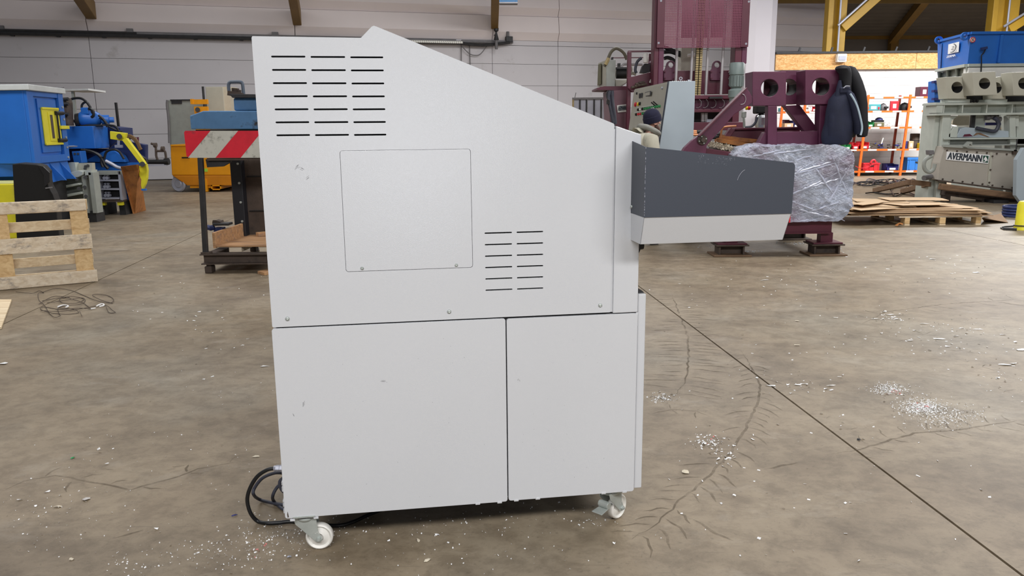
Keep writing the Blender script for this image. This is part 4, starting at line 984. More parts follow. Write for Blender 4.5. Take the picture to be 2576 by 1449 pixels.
# ================================================================ RIGHT SIDE OF THE HALL
def P5(px, Y, d, n, mt, par, bev=0, **k): return build(B().pp(px, Y, d), n, mt, par, bev=bev, **k)
def Q5(xl, yt, xr, yb, Y, d, n, mt, par, bev=0, **k): return build(B().pb(xl, yt, xr, yb, Y, d), n, mt, par, bev=bev, **k)
def floorbox(xl, yt, xr, Y, d, n, mt, par, bev=0, yref=None, z0=0.0):
    ym = yref or yt; return build(B().box(A(xl, ym, Y).x, A(xr, ym, Y).x, Y, Y + d, z0, A((xl + xr) / 2, yt, Y).z), n, mt, par, bev=bev)
def circ(cx_, cy, r, n=24): return [(cx_ + r * math.cos(2 * math.pi * k / n), cy + r * math.sin(2 * math.pi * k / n)) for k in range(n)]
def bored(px, c, r, Y, d, n, mt, par, bev=0):
    def mf(a, b_, t): return A(a, b_, Y) + V((0, t, 0))
    return build(B().plate(px, [circ(*c, r)], mf, d), n, mt, par, bev=bev)
def tube(px, Y, r, n, mt, par, sub=6, nn=8):
    b = B(); b.tube([A(x, y, Y) for x, y in px], r, nn, sub); return build(b, n, mt, par, smooth=True)

# galvanised fence panel
Yf = 19.0
t = T('sheet_fence', 'low galvanised corrugated fence panel against the pale wall', 'fence', V((A(1485, 300, Yf).x, Yf, 0)))
for xa in (1443, 1460, 1479, 1497, 1516, 1532):
    floorbox(xa, 249, xa + 14, Yf, .03, 'sheet', M_galv, t); floorbox(xa + 14, 249, xa + 18, Yf - .03, .05, 'fold', M_steeldk, t)
Q5(1440, 245, 1552, 250, Yf - .05, .1, 'top_rail', M_cablegrey, t); floorbox(1440, 246, 1444, Yf - .04, .08, 'post', M_brass, t)
b = B(); b.cyl(A(1446, 246, Yf), A(1449, 233, Yf), .01, n=6); build(b, 'whip', M_cablegrey, t)

# wine red baling press: tower
Yt_ = 13.6
pressX = A(1765, 330, Yt_).x
press = T('baling_press', 'tall wine red baling press with mesh guard and steel guide rods, behind the walking person', 'machine', V((pressX, Yt_, 0)))
def vpost(xl, xr, ybot, d, n, mt, Y=Yt_, top=-40, z0=None):
    xm = (xl + xr) / 2; b = B(); b.box(A(xl, 100, Y).x, A(xr, 100, Y).x, Y, Y + d, A(xm, ybot, Y).z if z0 is None else z0, A(xm, top, Y).z); return build(b, n, mt, press, bev=.01)
vpost(1646, 1658, 0, .3, 'post', M_wine, z0=0.0); vpost(1658, 1671, 0, .05, 'post', M_purp, z0=0.0)
vpost(1851, 1868, 0, .3, 'post', M_wine, z0=0.0); vpost(1868, 1881, 160, .05, 'post', M_purp)
for x, y in ((1657, 108), (1877, 110), (1663, 2), (1884, 4)): b = B(); b.cyl(A(x, y, Yt_ - .05), A(x, y, Yt_ - .07), .018, n=8); build(b, 'bolt', M_galv, press)
# mesh guard, woven bars
b = B(); Ym = Yt_ - .06; xa, xb = A(1672, 60, Ym).x, A(1866, 60, Ym).x; za, zb = A(1765, 119, Ym).z, A(1765, -30, Ym).z
nx, nz_ = 50, 36
for i in range(nx + 1): x = xa + (xb - xa) * i / nx; b.box(x - .0055, x + .0055, Ym, Ym + .006, za, zb)
for i in range(nz_ + 1): z = za + (zb - za) * i / nz_; b.box(xa, xb, Ym + .002, Ym + .008, z - .0055, z + .0055)
build(b, 'wire_mesh', paint('wine_red_mesh', rgb(124, 58, 82), .5), press, kind='stuff')
for x in (xa - .12, xb): build(B().box(x, x + .12, Ym - .005, Ym + .012, za, zb), 'mesh_edge', M_wine, press)
Q5(1716, -30, 1826, 95, Yt_ + .7, .05, 'back_plate', paint('mauve_plate', rgb(128, 84, 96), .5), press)
for x0_, x1_, ya, yb in ((1709, 1700, -30, 205), (1750, 1738, -30, 205), (1789, 1775, -30, 240), (1828, 1813, -30, 240)):
    b = B(); b.cyl(A(x0_ - .2, ya, Yt_ + .15), A(x1_, yb, Yt_ + .15), .023, n=12); build(b, 'guide_rod', M_rod, press, smooth=True)
# chain with separate links
b = B()
c0_, c1_ = A(1768, -30, Yt_ + .1), A(1754, 238, Yt_ + .1)
for i in range(46):
    p = c0_.lerp(c1_, i / 45)
    for sx in (-.03, .03): b.box(p.x + sx - .022, p.x + sx + .022, p.y - .02, p.y + .02, p.z - .015, p.z + .015)
build(b, 'drive_chain', M_brass, press, kind='stuff')
b = B(); b.bar(c0_ + V((0, .05, 0)), c1_ + V((0, .05, 0)), .1, .03); build(b, 'chain_back', M_steeldk, press)
# crosshead with lifting lugs
Q5(1660, 177, 1838, 237, Yt_ + .35, .12, 'crosshead', M_wine, press, .01)
for xa, xc, yc in ((1670, 1688, 163), (1787, 1804, 163)):
    pts = [(xa, 202), (xa, 178), (xa + 4, 172)] + [(xc + 11.5 * math.cos(R(a)), yc + 1 - 12 * math.sin(R(a))) for a in range(170, -1, -20)] + [(xa + 29, 178), (xa + 29, 202)]
    bored(pts, (xc, 163), 6.5, Yt_ + .3, .05, 'lifting_lug', M_purp, press, .005)
    for dx, dy in ((3, 181), (26, 181), (3, 197), (26, 197)): b = B(); b.cyl(A(xa + dx, dy, Yt_ + .3), A(xa + dx, dy, Yt_ + .28), .014, n=6); build(b, 'bolt', M_wine, press)
for y in (182, 198, 213, 227): b = B(); b.cyl(A(1834, y, Yt_ + .34), A(1837, y, Yt_ + .3), .018, n=8); build(b, 'bolt', M_rod, press)
Q5(1735, 239, 1842, 249, Yt_ - .1, .3, 'lower_beam', M_wine, press, .008)
Q5(1735, 249, 1836, 274, Yt_ + .02, .05, 'guard_plate', M_wine, press)
b = B(); xa, xb = A(1740, 262, Yt_).x, A(1830, 262, Yt_).x; za, zb = A(1785, 273, Yt_).z, A(1785, 250, Yt_).z
for i in range(26): x = xa + (xb - xa) * i / 25; b.box(x - .004, x + .004, Yt_ - .02, Yt_ - .014, za, zb)
for i in range(8): z = za + (zb - za) * i / 7; b.box(xa, xb, Yt_ - .018, Yt_ - .01, z - .004, z + .004)
build(b, 'lower_mesh', M_purp, press, kind='stuff')
for x in (1759, 1776, 1796, 1817): tube([(x, 250), (x + 5, 256), (x + 4, 266), (x - 3, 271), (x - 8, 270)], Yt_ - .1, .0045, 'grey_wire', M_cablegrey, press)
Q5(1785, 243, 1818, 248, Yt_ - .18, .1, 'terminal_strip', M_steeldk, press)
Q5(1735, 274, 1842, 282, Yt_ - .08, .3, 'lower_beam', M_wine, press, .006)
Q5(1735, 282, 1842, 308, Yt_ + .4, .05, 'recess_shade', M_dark, press)  # dark sheet standing in for the shaded gap between the beams
for x in (1768, 1776): b = B(); b.cyl(A(x, 284, Yt_ + .1), A(x, 306, Yt_ + .1), .03, n=10); build(b, 'ram_rod', M_rod, press, smooth=True)
Q5(1778, 300, 1793, 307, Yt_ + .05, .1, 'ram_block', M_galv, press)
Q5(1735, 307, 1872, 328, Yt_ - .1, .25, 'platen', M_wine, press, .01)
for k, y in enumerate((329, 333, 338)): 
    b = B(); b.cyl(A(1735, y, Yt_ - .6 - k * .1), A(1764, y + 2, Yt_ - .6 - k * .1), .02, n=8); build(b, 'copper_bar', M_copper, press, smooth=True)
# hydraulic unit on the left of the tower
Yu = 14.8
Q5(1578, 130, 1587, 330, Yu - .8, .12, 'frame_post', M_wine, press, .006); floorbox(1578, 330, 1588, Yu - .8, .12, 'frame_post', M_wine, press)
Q5(1580, 127, 1650, 131, Yu - .75, .05, 'frame_rail', M_wine, press); Q5(1540, 144, 1640, 146, Yu + .6, .04, 'rear_rail', M_wine, press)
P5([(1502, 221), (1520, 217), (1585, 217), (1585, 228), (1502, 226)], Yu - .4, .9, 'platform', M_wine, press)
Q5(1538, 144, 1543, 152, Yu + .6, .1, 'rail_end', M_steeldk, press)
P5([(1548, 200), (1578, 200), (1578, 208), (1562, 219), (1548, 219)], Yu - .3, .6, 'tank', M_beige, press, .02)
b = B(); b.cyl(A(1550, 186, Yu), A(1580, 186, Yu), .085, n=16); build(b, 'pump_motor', M_black, press, smooth=True)
Q5(1548, 169, 1586, 174, Yu - .05, .1, 'pipe_rail', M_steeldk, press)
tube([(1562, 172), (1566, 164), (1572, 161), (1590, 162), (1616, 163)], Yu + .1, .022, 'chrome_pipe', M_rod, press)
tube([(1601, 184), (1598, 175), (1602, 158), (1608, 150), (1614, 146)], Yu - .5, .026, 'hose', M_rubgrey, press)
Q5(1554, 159, 1561, 168, Yu, .08, 'valve', M_steeldk, press)
tube([(1584, 184), (1588, 176), (1587, 167)], Yu - .3, .025, 'brass_fitting', M_beige, press); tube([(1582, 185), (1592, 184), (1600, 187)], Yu - .3, .03, 'brass_fitting', M_beige, press)
b = B(); b.lathe(A(1625, 134, Yu - .7), (0, 0, -1), [(0, .001), (0, .035), (.02, .045), (.15, .045), (.16, .035), (.16, .001)], 16); build(b, 'oil_filter', M_whitep, press, smooth=True)
P5([(1611, 183), (1617, 166), (1622, 160), (1636, 160), (1634, 186)], Yu - .6, .15, 'filter_bracket', M_steeldk, press)
b = B(); c_ = A(1650, 172, Yu - .5); b.lathe(c_ + V((-.1, -.0, 0)), (.9, .5, 0), [(0, .001), (0, .1), (.04, .145), (.12, .15), (.16, .1), (.16, .001)], 18); build(b, 'accumulator', M_purp, press, smooth=True)
P5([(1578, 195), (1594, 192), (1637, 181), (1646, 205), (1646, 228), (1590, 232), (1580, 222)], Yu - .85, .1, 'side_plate', M_wine, press, .008)
Q5(1633, 135, 1648, 160, Yu - .3, .1, 'rear_block', M_wine, press)
for k, (x, y) in enumerate(((1594, 219), (1602, 216), (1610, 214), (1618, 213), (1605, 211), (1613, 208))):
    b = B(); b.cyl(A(x - 6, y + 1, Yu - .95), A(x + 8, y - 1, Yu - .92), .022, n=8); build(b, 'valve_stack', M_rustdk, press, smooth=True)
P5([(1633, 207), (1638, 197), (1640, 199), (1636, 209)], Yu - .95, .02, 'white_lever', M_whitep, press)
P5([(1532, 228), (1580, 226), (1582, 345), (1536, 345)], Yu - .55, .9, 'side_panel', paint('mauve_panel', rgb(112, 76, 88), .5, 0, .06), press)
floorbox(1535, 340, 1582, Yu - .5, .8, 'side_panel_base', M_wine, press)
bm2 = P5([(1552, 265), (1577, 262), (1577, 281), (1554, 283)], Yu - .57, .018, 'sign_plate', M_whitep, press)
p_, q_ = A(1553, 274, Yu - .575), A(1577, 271.5, Yu - .575)
text('AERMANN', 'lettering', M_logo_dk, press, p_.lerp(q_, .5), q_ - p_, (0, 0, 1), .12, .235, .001, 0, 0, (-.003, 0, .003))
for px in ([(1535, 228), (1531, 250), (1538, 280), (1546, 308)], [(1540, 228), (1541, 255), (1546, 290), (1548, 312)], [(1530, 230), (1534, 262), (1541, 300), (1545, 318)]): tube(px, Yu - .7, .03, 'hose', M_rubgrey, press)
Q5(1527, 252, 1534, 262, Yu - .75, .1, 'socket', M_black, press)
tube([(1530, 228), (1526, 236), (1527, 246), (1531, 252)], Yu - .8, .01, 'wire', M_steeldk, press)
# terminal box with hose arch, on the platform
Yx = Yu - .35
P5([(1525, 151), (1549, 151), (1547, 219), (1525, 218)], Yx, .03, 'box_side', M_grey, press, .004)
b = B(); q = [A(1525, 151, Yx), A(1505, 159, Yx + .6), A(1503, 219, Yx + .6), A(1524, 218, Yx)]; b.prism(q, (.2, .25, 0)); build(b, 'terminal_box', M_beige, press)
b = B(); q = [A(1513, 160, Yx + .28), A(1506, 163, Yx + .5), A(1504, 215, Yx + .5), A(1513, 212, Yx + .28)]; b.prism(q, (-.012, -.02, 0)); build(b, 'box_door', M_olive, press)
tube([(1520, 167), (1527, 155), (1532, 142), (1538, 130), (1548, 122), (1558, 124), (1570, 134), (1577, 150)], Yx - .1, .028, 'hose_arch', paint('olive_hose', rgb(88, 82, 68), .6), press)
tube([(1523, 163), (1528, 153), (1531, 146)], Yx - .12, .032, 'brass_sleeve', M_brass, press)
for px in ([(1670, 118), (1690, 126), (1710, 133)], [(1670, 131), (1690, 131), (1720, 142), (1745, 140)], [(1670, 147), (1680, 145), (1692, 150), (1700, 160)]): tube(px, Yt_ + .9, .035, 'hose', M_rub, press)
Q5(1714, 120, 1752, 178, Yt_ + .8, .3, 'rear_box', M_beige, press); tube([(1730, 140), (1748, 138)], Yt_ + .7, .03, 'white_plug', M_whitep, press, 1)
# gear motor
b = B(); Yg_ = 12.6; xm = A(1858, 200, Yg_).x
zt2 = A(1858, 156, Yg_).z; b.lathe((xm, Yg_ + .12, zt2), (0, 0, -1), [(0, .001), (0, .10), (.02, .115), (.18, .115), (.185, .102), (.19, .102), (.36, .102), (.385, .07), (.40, .095), (.42, .115), (.52, .115), (.54, .095), (.7, .095), (.7, .001)], 24); build(b, 'gear_motor', paint('grey_green_motor', rgb(112, 124, 122), .45), press, smooth=True)
b = B()
for k in range(9): a = R(160 + 25 * k); b.box(xm + .105 * math.cos(a) - .007, xm + .105 * math.cos(a) + .007, Yg_ + .12 + .105 * math.sin(a) - .007, Yg_ + .12 + .105 * math.sin(a) + .007, zt2 - .35, zt2 - .2)
build(b, 'cooling_fin', paint('grey_green_fin', rgb(92, 102, 100), .5), press, kind='stuff')
# front frame of the press
Yp = 9.35
def bb(px, n='frame_beam', mt=M_purp, d=.12, Y=Yp, bev=.006): return P5(px, Y, d, n, mt, press, bev)
d1 = .30
bored([(1893, 180), (1978, 180), (1978, 266), (1893, 266)], (1936, 221), 22, Yp, d1, 'bored_block', M_purp, press, .006)
bored([(1965, 178), (2012, 178), (2012, 262), (1965, 262)], (1986, 219), 21, Yp + .34, d1, 'bored_block', M_purp, press, .006)
bored([(2026, 176), (2113, 175), (2108, 262), (2026, 263)], (2065, 218), 22, Yp - .05, d1, 'bored_block', M_purp, press, .006)
Q5(1922, 186, 1966, 260, Yp + .31, .02, 'bore_blind', M_wine, press); Q5(2053, 186, 2096, 260, Yp + .26, .02, 'bore_blind', M_wine, press); Q5(1980, 186, 2006, 258, Yp + .65, .02, 'bore_blind', M_wine, press)  # plates added behind the bores so their inside looks dark
for (x, y), r_, Y in (((1936, 221), 22, Yp), ((1986, 219), 21, Yp + .34), ((2065, 218), 22, Yp - .05)):
    b = B(); q = r_ / 2000 * Y; b.lathe(A(x, y, Y) + V((0, .004, 0)), (0, 1, 0), [(0, q - .001), (0, q - .006), (d1 - .008, q - .006), (d1 - .008, q - .001), (0, q - .001)], 28); build(b, 'bore_liner', M_dark, press, smooth=True)
bb([(1877, 221), (1886, 232), (1892, 244), (1892, 258), (1886, 264), (1858, 281), (1847, 288), (1818, 322), (1778, 366), (1772, 420), (1700, 420), (1712, 388), (1723, 371), (1742, 353), (1759, 341)], 'swing_arm', d=.1, Y=Yp - .1)
b = B(); b.bar(A(1876, 222, Yp - .11), A(1757, 342, Yp - .11), .014, .12, (0, 1, 0)); build(b, 'arm_edge', M_wine, press)
b = B(); c_ = A(1766, 352, Yp - .1); b.cyl(c_, c_ + V((0, -.03, 0)), .055, n=20); b.cyl(c_ + V((0, -.03, 0)), c_ + V((0, -.07, 0)), .025, n=12); build(b, 'pivot', M_rustdk, press, smooth=True)
for a in range(0, 360, 90): b = B(); e_ = c_ + V((.04 * math.cos(R(a + 20)), -.03, .04 * math.sin(R(a + 20)))); b.cyl(e_, e_ + V((0, -.015, 0)), .008, n=6); build(b, 'bolt', M_zinc, press)
tube([(1864, 235), (1873, 240), (1876, 250), (1872, 260), (1863, 263)], Yp - .12, .0035, 'lock_wire', M_rod, press)
bb([(1932, 266), (1955, 266), (1955, 372), (1931, 372)], 'upright'); bb([(2063, 262), (2083, 262), (2078, 372), (2060, 372)], 'upright', d=.16)
bb([(1973, 266), (2012, 264), (2056, 322), (2056, 330), (2024, 331)], 'diagonal_brace', Y=Yp + .3)
bb([(1901, 372), (1923, 333), (2062, 329), (2062, 372)], 'lower_rail', Y=Yp + .05)
bb([(1817, 352), (1845, 326), (2016, 322), (2004, 350)], 'rear_rail', M_wine, .1, Yp + .5)
bb([(1817, 352), (1838, 322), (1850, 326), (1833, 352)], 'rail_end', M_wine, .1, Yp + .4)
bb([(1850, 322), (2016, 319), (2016, 323), (1850, 327)], 'rail_top', M_wine, .16, Yp + .44)
# valves and cylinder seen under the bored blocks
Q5(1906, 286, 1932, 324, Yp + 1.2, .18, 'air_cylinder', M_chrome, press, .05); Q5(1903, 262, 1934, 286, Yp + 1.2, .18, 'cylinder_head', M_black, press, .02)
Q5(1868, 281, 1878, 296, Yp + .9, .06, 'switch_body', M_grey, press, .008); b = B(); b.cyl(A(1876, 271, Yp + .9), A(1880, 271, Yp + .9), .028, n=12); build(b, 'yellow_collar', M_yelp, press, smooth=True)
b = B(); b.lathe(A(1880, 271, Yp + .9), (1, 0, 0), [(0, .02), (.015, .03), (.035, .026), (.045, .001)], 12); build(b, 'stop_button', M_red, press, smooth=True)
tube([(1871, 296), (1872, 312), (1872, 320)], Yp + .9, .016, 'cable_gland', M_grey, press); tube([(1874, 320), (1890, 318), (1900, 309), (1905, 295)], Yp + .9, .016, 'hose', M_rubgrey, press)
tube([(1852, 317), (1826, 319), (1817, 324), (1814, 335), (1813, 346)], Yp + .2, .012, 'copper_pipe', M_copper, press)
# bed with rusty rails and tray of paper waste
Yd = Yp - .02
bb([(1772, 372), (1865, 386), (1872, 400), (1872, 430), (1772, 430)], 'tray_front', M_wine, .04, Yd)
for k, (xa, ya, xb, yb) in enumerate(((1800, 352, 1920, 372), (1800, 345, 1915, 357), (1795, 340, 1850, 350), (1830, 352, 1935, 368))):
    b = B(); b.bar(A(xa, ya, Yp + .35 + .06 * k), A(xb, yb, Yp + .35 + .06 * k), .1, .05); build(b, 'bed_rail', M_rust, press, bev=.004); 
b = B(); b.prism([A(1778, 378, Yd + .05), A(1868, 392, Yd + .05), A(1905, 366, Yd + .5), A(1800, 352, Yd + .5)], (0, 0, -.02)); build(b, 'bed_plate', M_rustdk, press)
b = B()
for x, y in ((1795, 346), (1802, 343), (1808, 338), (1759, 332)): b.cyl(A(x - 5, y, Yp + .25), A(x + 6, y - 1, Yp + .25), .022, n=10)
build(b, 'roller_pin', M_steeldk, press, smooth=True)
# base
Yq_ = 9.1
zb0, zb1 = A(2040, 588, Yq_).z, A(2040, 556, Yq_).z
xl_, xr_ = A(1800, 575, Yq_).x, A(2094, 575, Yq_).x
b = B(); b.box(xl_, xr_, Yq_ + .02, Yq_ + .05, zb0, zb1); b.box(xl_, xr_, Yq_, Yq_ + .16, zb0, zb0 + .015); b.box(xl_, xr_, Yq_, Yq_ + .16, zb1 - .015, zb1); build(b, 'base_beam', M_wine, press)
b = B(); b.box(xr_ - .14, xr_, Yq_ + .17, Yq_ + 1.5, zb0 + .02, zb1); b.box(xl_ - .1, xl_ + .04, Yq_ + .17, Yq_ + 1.5, zb0 + .02, zb1); build(b, 'side_beam', M_wine, press)
def foot(x, Y, dk=False):
    xm = x; zt_ = zb0
    b = B(); b.box(xm - .22, xm + .22, Y - .12, Y + .22, 0.0, .02); build(b, 'foot_plate', paint('brown_foot_plate', rgb(112, 88, 66), .75, 0, .2, 6) if not dk else M_rustdk, press, bev=.006)
    b = B(); b.box(xm - .14, xm + .14, Y + .02, Y + .04, .02, .12); b.box(xm - .15, xm - .13, Y - .06, Y + .14, .02, .12); b.box(xm + .13, xm + .15, Y - .06, Y + .14, .02, .12); build(b, 'foot_pedestal', M_rustdk, press)
    b = B(); b.box(xm - .19, xm + .19, Y - .1, Y + .2, .12, .137); build(b, 'foot_cap', M_rustdk, press, bev=.004)
    b = B(); b.box(xm - .17, xm + .17, Y - .08, Y + .18, .137, .155); build(b, 'top_plate', M_wine, press, bev=.004)
    b = B(); b.box(xm - .06, xm + .08, Y, Y + .12, .155, zt_ + .0); build(b, 'leg_stub', M_wine, press)
foot(3.66, 9.18); foot(2.56, 9.2); foot(3.74, 10.5, True); foot(2.4, 10.5, True)
# plastic scraps round the feet
M_shred = paint('grey_plastic_shreds', rgb(176, 182, 190), .5, 0, .3, 60)
b = B()
for cx_, cy in ((1870, 632), (2085, 628), (2010, 612), (1800, 622), (1990, 612), (1840, 634)):
    c_ = FL(cx_, cy)
    for k in range(60):
        p = c_ + V((random.gauss(0, .11), random.gauss(-.05, .07), .003)); s = random.uniform(.004, .018); a = random.uniform(0, 6.28)
        b.add([p, p + V((s * math.cos(a), s * math.sin(a), random.uniform(0, .014))), p + V((-s * math.sin(a) * .6, s * math.cos(a) * .6, random.uniform(0, .012)))], [(0, 1, 2)])
build(b, 'plastic_shreds', M_shred, kind='stuff', label='loose grey plastic shreds scattered around the feet of the wine red press', cat='shreds')
# paper waste in the tray
b = B()
for k in range(380):
    u = random.random(); x = 1780 + u * 84; yb_ = 368 + u * 17; p = A(x, yb_ - random.uniform(0, 1) * (16 - 6 * u), Yd + .02 + random.uniform(.02, .16)); s = random.uniform(.01, .028)
    r3 = lambda: V((random.uniform(-s, s), random.uniform(-s, s), random.uniform(-s, s)))
    b.add([p + r3(), p + r3(), p + r3(), p + r3()], [(0, 1, 2), (0, 2, 3)])
build(b, 'paper_waste', M_paperb, kind='stuff', label='crumpled cream paper waste filling the wine red steel tray', cat='paper waste')

# film wrapped bale
Yw_ = 8.98
out = [(1856, 392), (1880, 372), (1905, 367), (1960, 366), (2040, 364), (2117, 366), (2140, 374), (2152, 384), (2150, 430), (2146, 480), (2140, 520), (2124, 545), (2108, 557), (2060, 559), (1990, 560), (1900, 562), (1850, 558)]
b = B().pp(out, Yw_, 1.05)
me = bpy.data.meshes.new('tmp'); me.from_pydata([tuple(v) for v in b.v], [], b.f); bm = bmesh.new(); bm.from_mesh(me)
bmesh.ops.triangulate(bm, faces=bm.faces)
for _ in range(6):
    es = [e for e in bm.edges if e.calc_length() > .045]
    if not es: break
    bmesh.ops.subdivide_edges(bm, edges=es, cuts=1, use_grid_fill=False); bmesh.ops.triangulate(bm, faces=[f for f in bm.faces if len(f.verts) > 3])
bmesh.ops.recalc_face_normals(bm, faces=bm.faces); bm.normal_update()
for v in bm.verts:
    p = v.co; d = noise.noise(V((p.x * 3, p.y * 3, p.z * 3))) * .03 + noise.noise(V(((p.x - p.z) * 9, p.y * 9, (p.z + p.x * .6) * 22))) * .014
    v.co += v.normal * d
bb_ = B(); bb_.v = [v.co.copy() for v in bm.verts]; bm.verts.index_update(); bb_.f = [tuple(q.index for q in f.verts) for f in bm.faces]; bm.free()
M_film, nt, bs = nodes('stretch_film_over_steel')
v1 = tc(nt)
def rotscale(rot, sc):
    a = nt.nodes.new('ShaderNodeMapping'); a.inputs['Rotation'].default_value = rot; nt.links.new(v1, a.inputs['Vector'])
    q = nt.nodes.new('ShaderNodeMapping'); q.inputs['Scale'].default_value = sc; nt.links.new(a.outputs[0], q.inputs['Vector']); return q
mp = rotscale((0, R(20), 0), (1.6, 2, 16)); mp2 = rotscale((0, R(-32), 0), (1.3, 2, 15))
na = nz(nt, mp.outputs[0], 1.1, 8, .62, 1.6); nb = nz(nt, mp2.outputs[0], .9, 8, .62, 1.9)
c1 = ramp(nt, nz(nt, v1, 2.6, 5, .55), [(.36, rgb(126, 98, 120)), (.44, rgb(172, 168, 190)), (.58, rgb(190, 200, 222))])
f1 = ramp(nt, na, [(.4, (0, 0, 0, 1)), (.7, (.5, .5, .5, 1))]); f2 = ramp(nt, nb, [(.5, (0, 0, 0, 1)), (.74, (.55, .55, .55, 1))])
c2 = mixc(nt, f1, c1, rgb(206, 208, 224)); c2 = mixc(nt, f2, c2, rgb(190, 194, 214))
nt.links.new(c2, bs.inputs['Base Color']); bs.inputs['Roughness'].default_value = .11; bs.inputs['Specular IOR Level'].default_value = 1.0
mx = nt.nodes.new('ShaderNodeMath'); mx.operation = 'ADD'; nt.links.new(na, mx.inputs[0]); nt.links.new(nb, mx.inputs[1])
mh = nt.nodes.new('ShaderNodeMath'); mh.operation = 'MULTIPLY'; nt.links.new(mx.outputs[0], mh.inputs[0]); mh.inputs[1].default_value = .45
mx2 = nt.nodes.new('ShaderNodeMath'); mx2.operation = 'MULTIPLY_ADD'; nt.links.new(nz(nt, v1, 34, 5, .65, .4), mx2.inputs[0]); mx2.inputs[1].default_value = .8; nt.links.new(mh.outputs[0], mx2.inputs[2])
bump(nt, bs, mx2.outputs[0], 1.0, .05)
bale = T('film_wrapped_load', 'shiny film wrapped load standing on the wine red base beam', 'wrapped load', V((A(2010, 560, Yw_).x, Yw_ + .5, A(2010, 560, Yw_).z)))
build(bb_, 'wrapped_block', M_film, bale, smooth=True)
M_ridge = paint('film_fold', rgb(188, 194, 214), .14, 0, .04, 8, spec=.9)
random.seed(5)
for (xa, ya, xb, yb) in ((1900, 470, 2135, 392), (1880, 440, 2110, 372), (1930, 520, 2148, 415), (1890, 500, 2060, 400), (1985, 522, 2112, 552), (1960, 495, 2125, 556), (2000, 480, 2150, 440), (1905, 395, 2080, 368), (1990, 548, 2140, 500), (1960, 450, 2146, 398), (2060, 556, 2149, 400), (2020, 380, 2120, 520), (1935, 385, 2030, 470), (2085, 372, 2147, 520), (1985, 560, 2110, 546), (1870, 400, 1990, 372)):
    n_ = 17; q_ = []
    for k in range(n_):
        u_ = k / (n_ - 1); p = A(xa + (xb - xa) * u_, ya + (yb - ya) * u_, Yw_); p.z += random.uniform(-.006, .006); d_ = noise.noise(V((p.x * 3, p.y * 3, p.z * 3))) * .03 + noise.noise(V(((p.x - p.z) * 9, p.y * 9, (p.z + p.x * .6) * 22))) * .014; p.y -= d_ - .007; q_.append(p)
    b = B(); b.taper(q_, [.003 + .009 * math.sin(math.pi * k / (n_ - 1)) for k in range(n_)], 8); build(b, 'film_fold', M_ridge, bale, smooth=True)

# grey control cabinet with console
Yc1, Yc2 = 10.8, 13.0
cab = T('control_cabinet', 'pale grey control cabinet with a sloping push button console, behind the person', 'cabinet', V((1.9, Yc1, 0)))
def cp(x, y, Y): return A(x, y, Y)
ztp = cp(1684, 204.5, Yc1).z
pn = [cp(1684, 204.5, Yc1), cp(1656, 392, Yc1)]; slope = (pn[0].x - pn[1].x) / (pn[0].z - pn[1].z)
xr_c = cp(1746, 300, Yc1).x
def cx2(z): return pn[0].x - slope * (ztp - z)
zl = 1.0
KX = -.06
profc = [(cx2(ztp), ztp), (xr_c, ztp), (xr_c, .0), (cx2(zl), .0), (cx2(zl), zl)]
build(B().prism([(x, Yc1, z) for x, z in profc], (0, .03, 0)), 'end_panel', M_pblue, cab, bev=.004)
build(B().prism([(x, Yc1 + .03, z) for x, z in [(a + (.012 if i in (0, 3, 4) else 0), z) for i, (a, z) in enumerate(profc)]], (KX * (Yc2 - Yc1), Yc2 - Yc1 - .03, 0)), 'cabinet_body', M_beige2, cab)
nslope = V((-1, KX, slope)).normalized()
def con(yy, z, o=0): return V((cx2(z) + KX * (yy - Yc1), yy, z)) + nslope * o        # point on the sloping console
zm = 1.43
for za, zb, nm in ((zl + .02, zm - .006, 'lower_door'), (zm + .006, ztp - .02, 'console_door')):
    b = B(); b.prism([con(Yc1 + .06, za), con(Yc2 - .02, za), con(Yc2 - .02, zb), con(Yc1 + .06, zb)], nslope * -.02); build(b, nm, M_beige2, cab, bev=.003)
b = B(); b.prism([con(Yc1 + .035, zl, .0), con(Yc1 + .055, zl, .0), con(Yc1 + .055, ztp, .0), con(Yc1 + .035, ztp, .0)], nslope * .01); build(b, 'door_seal', paint('dark_blue_seal', rgb(44, 54, 74), .5), cab)
b = B(); b.prism([(cx2(ztp) + .25, Yc1 + .03, ztp), (cx2(ztp) + .28, Yc1 + .03, ztp), (cx2(ztp) + .28, Yc1 + .05, ztp), (cx2(ztp) + .25, Yc1 + .05, ztp)], (0, 0, .02)); build(b, 'eye_foot', M_galv, cab)
b = B(); c_ = V((cp(1714, 199, Yc1).x, Yc1 + .04, ztp + .035)); b.tube([c_ + V((.018 * math.cos(R(a)), 0, .018 * math.sin(R(a)))) for a in range(0, 361, 40)], .006, 6, 2); build(b, 'lifting_eye', M_galv, cab)
b = B()
for k in range(10): b.box(cp(1692 + k * 5, 203, Yc1).x, cp(1692 + k * 5, 203, Yc1).x + .012, Yc1 + .02, Yc1 + .05, ztp, ztp + .006)
build(b, 'top_seal', M_whitep, cab, kind='stuff')
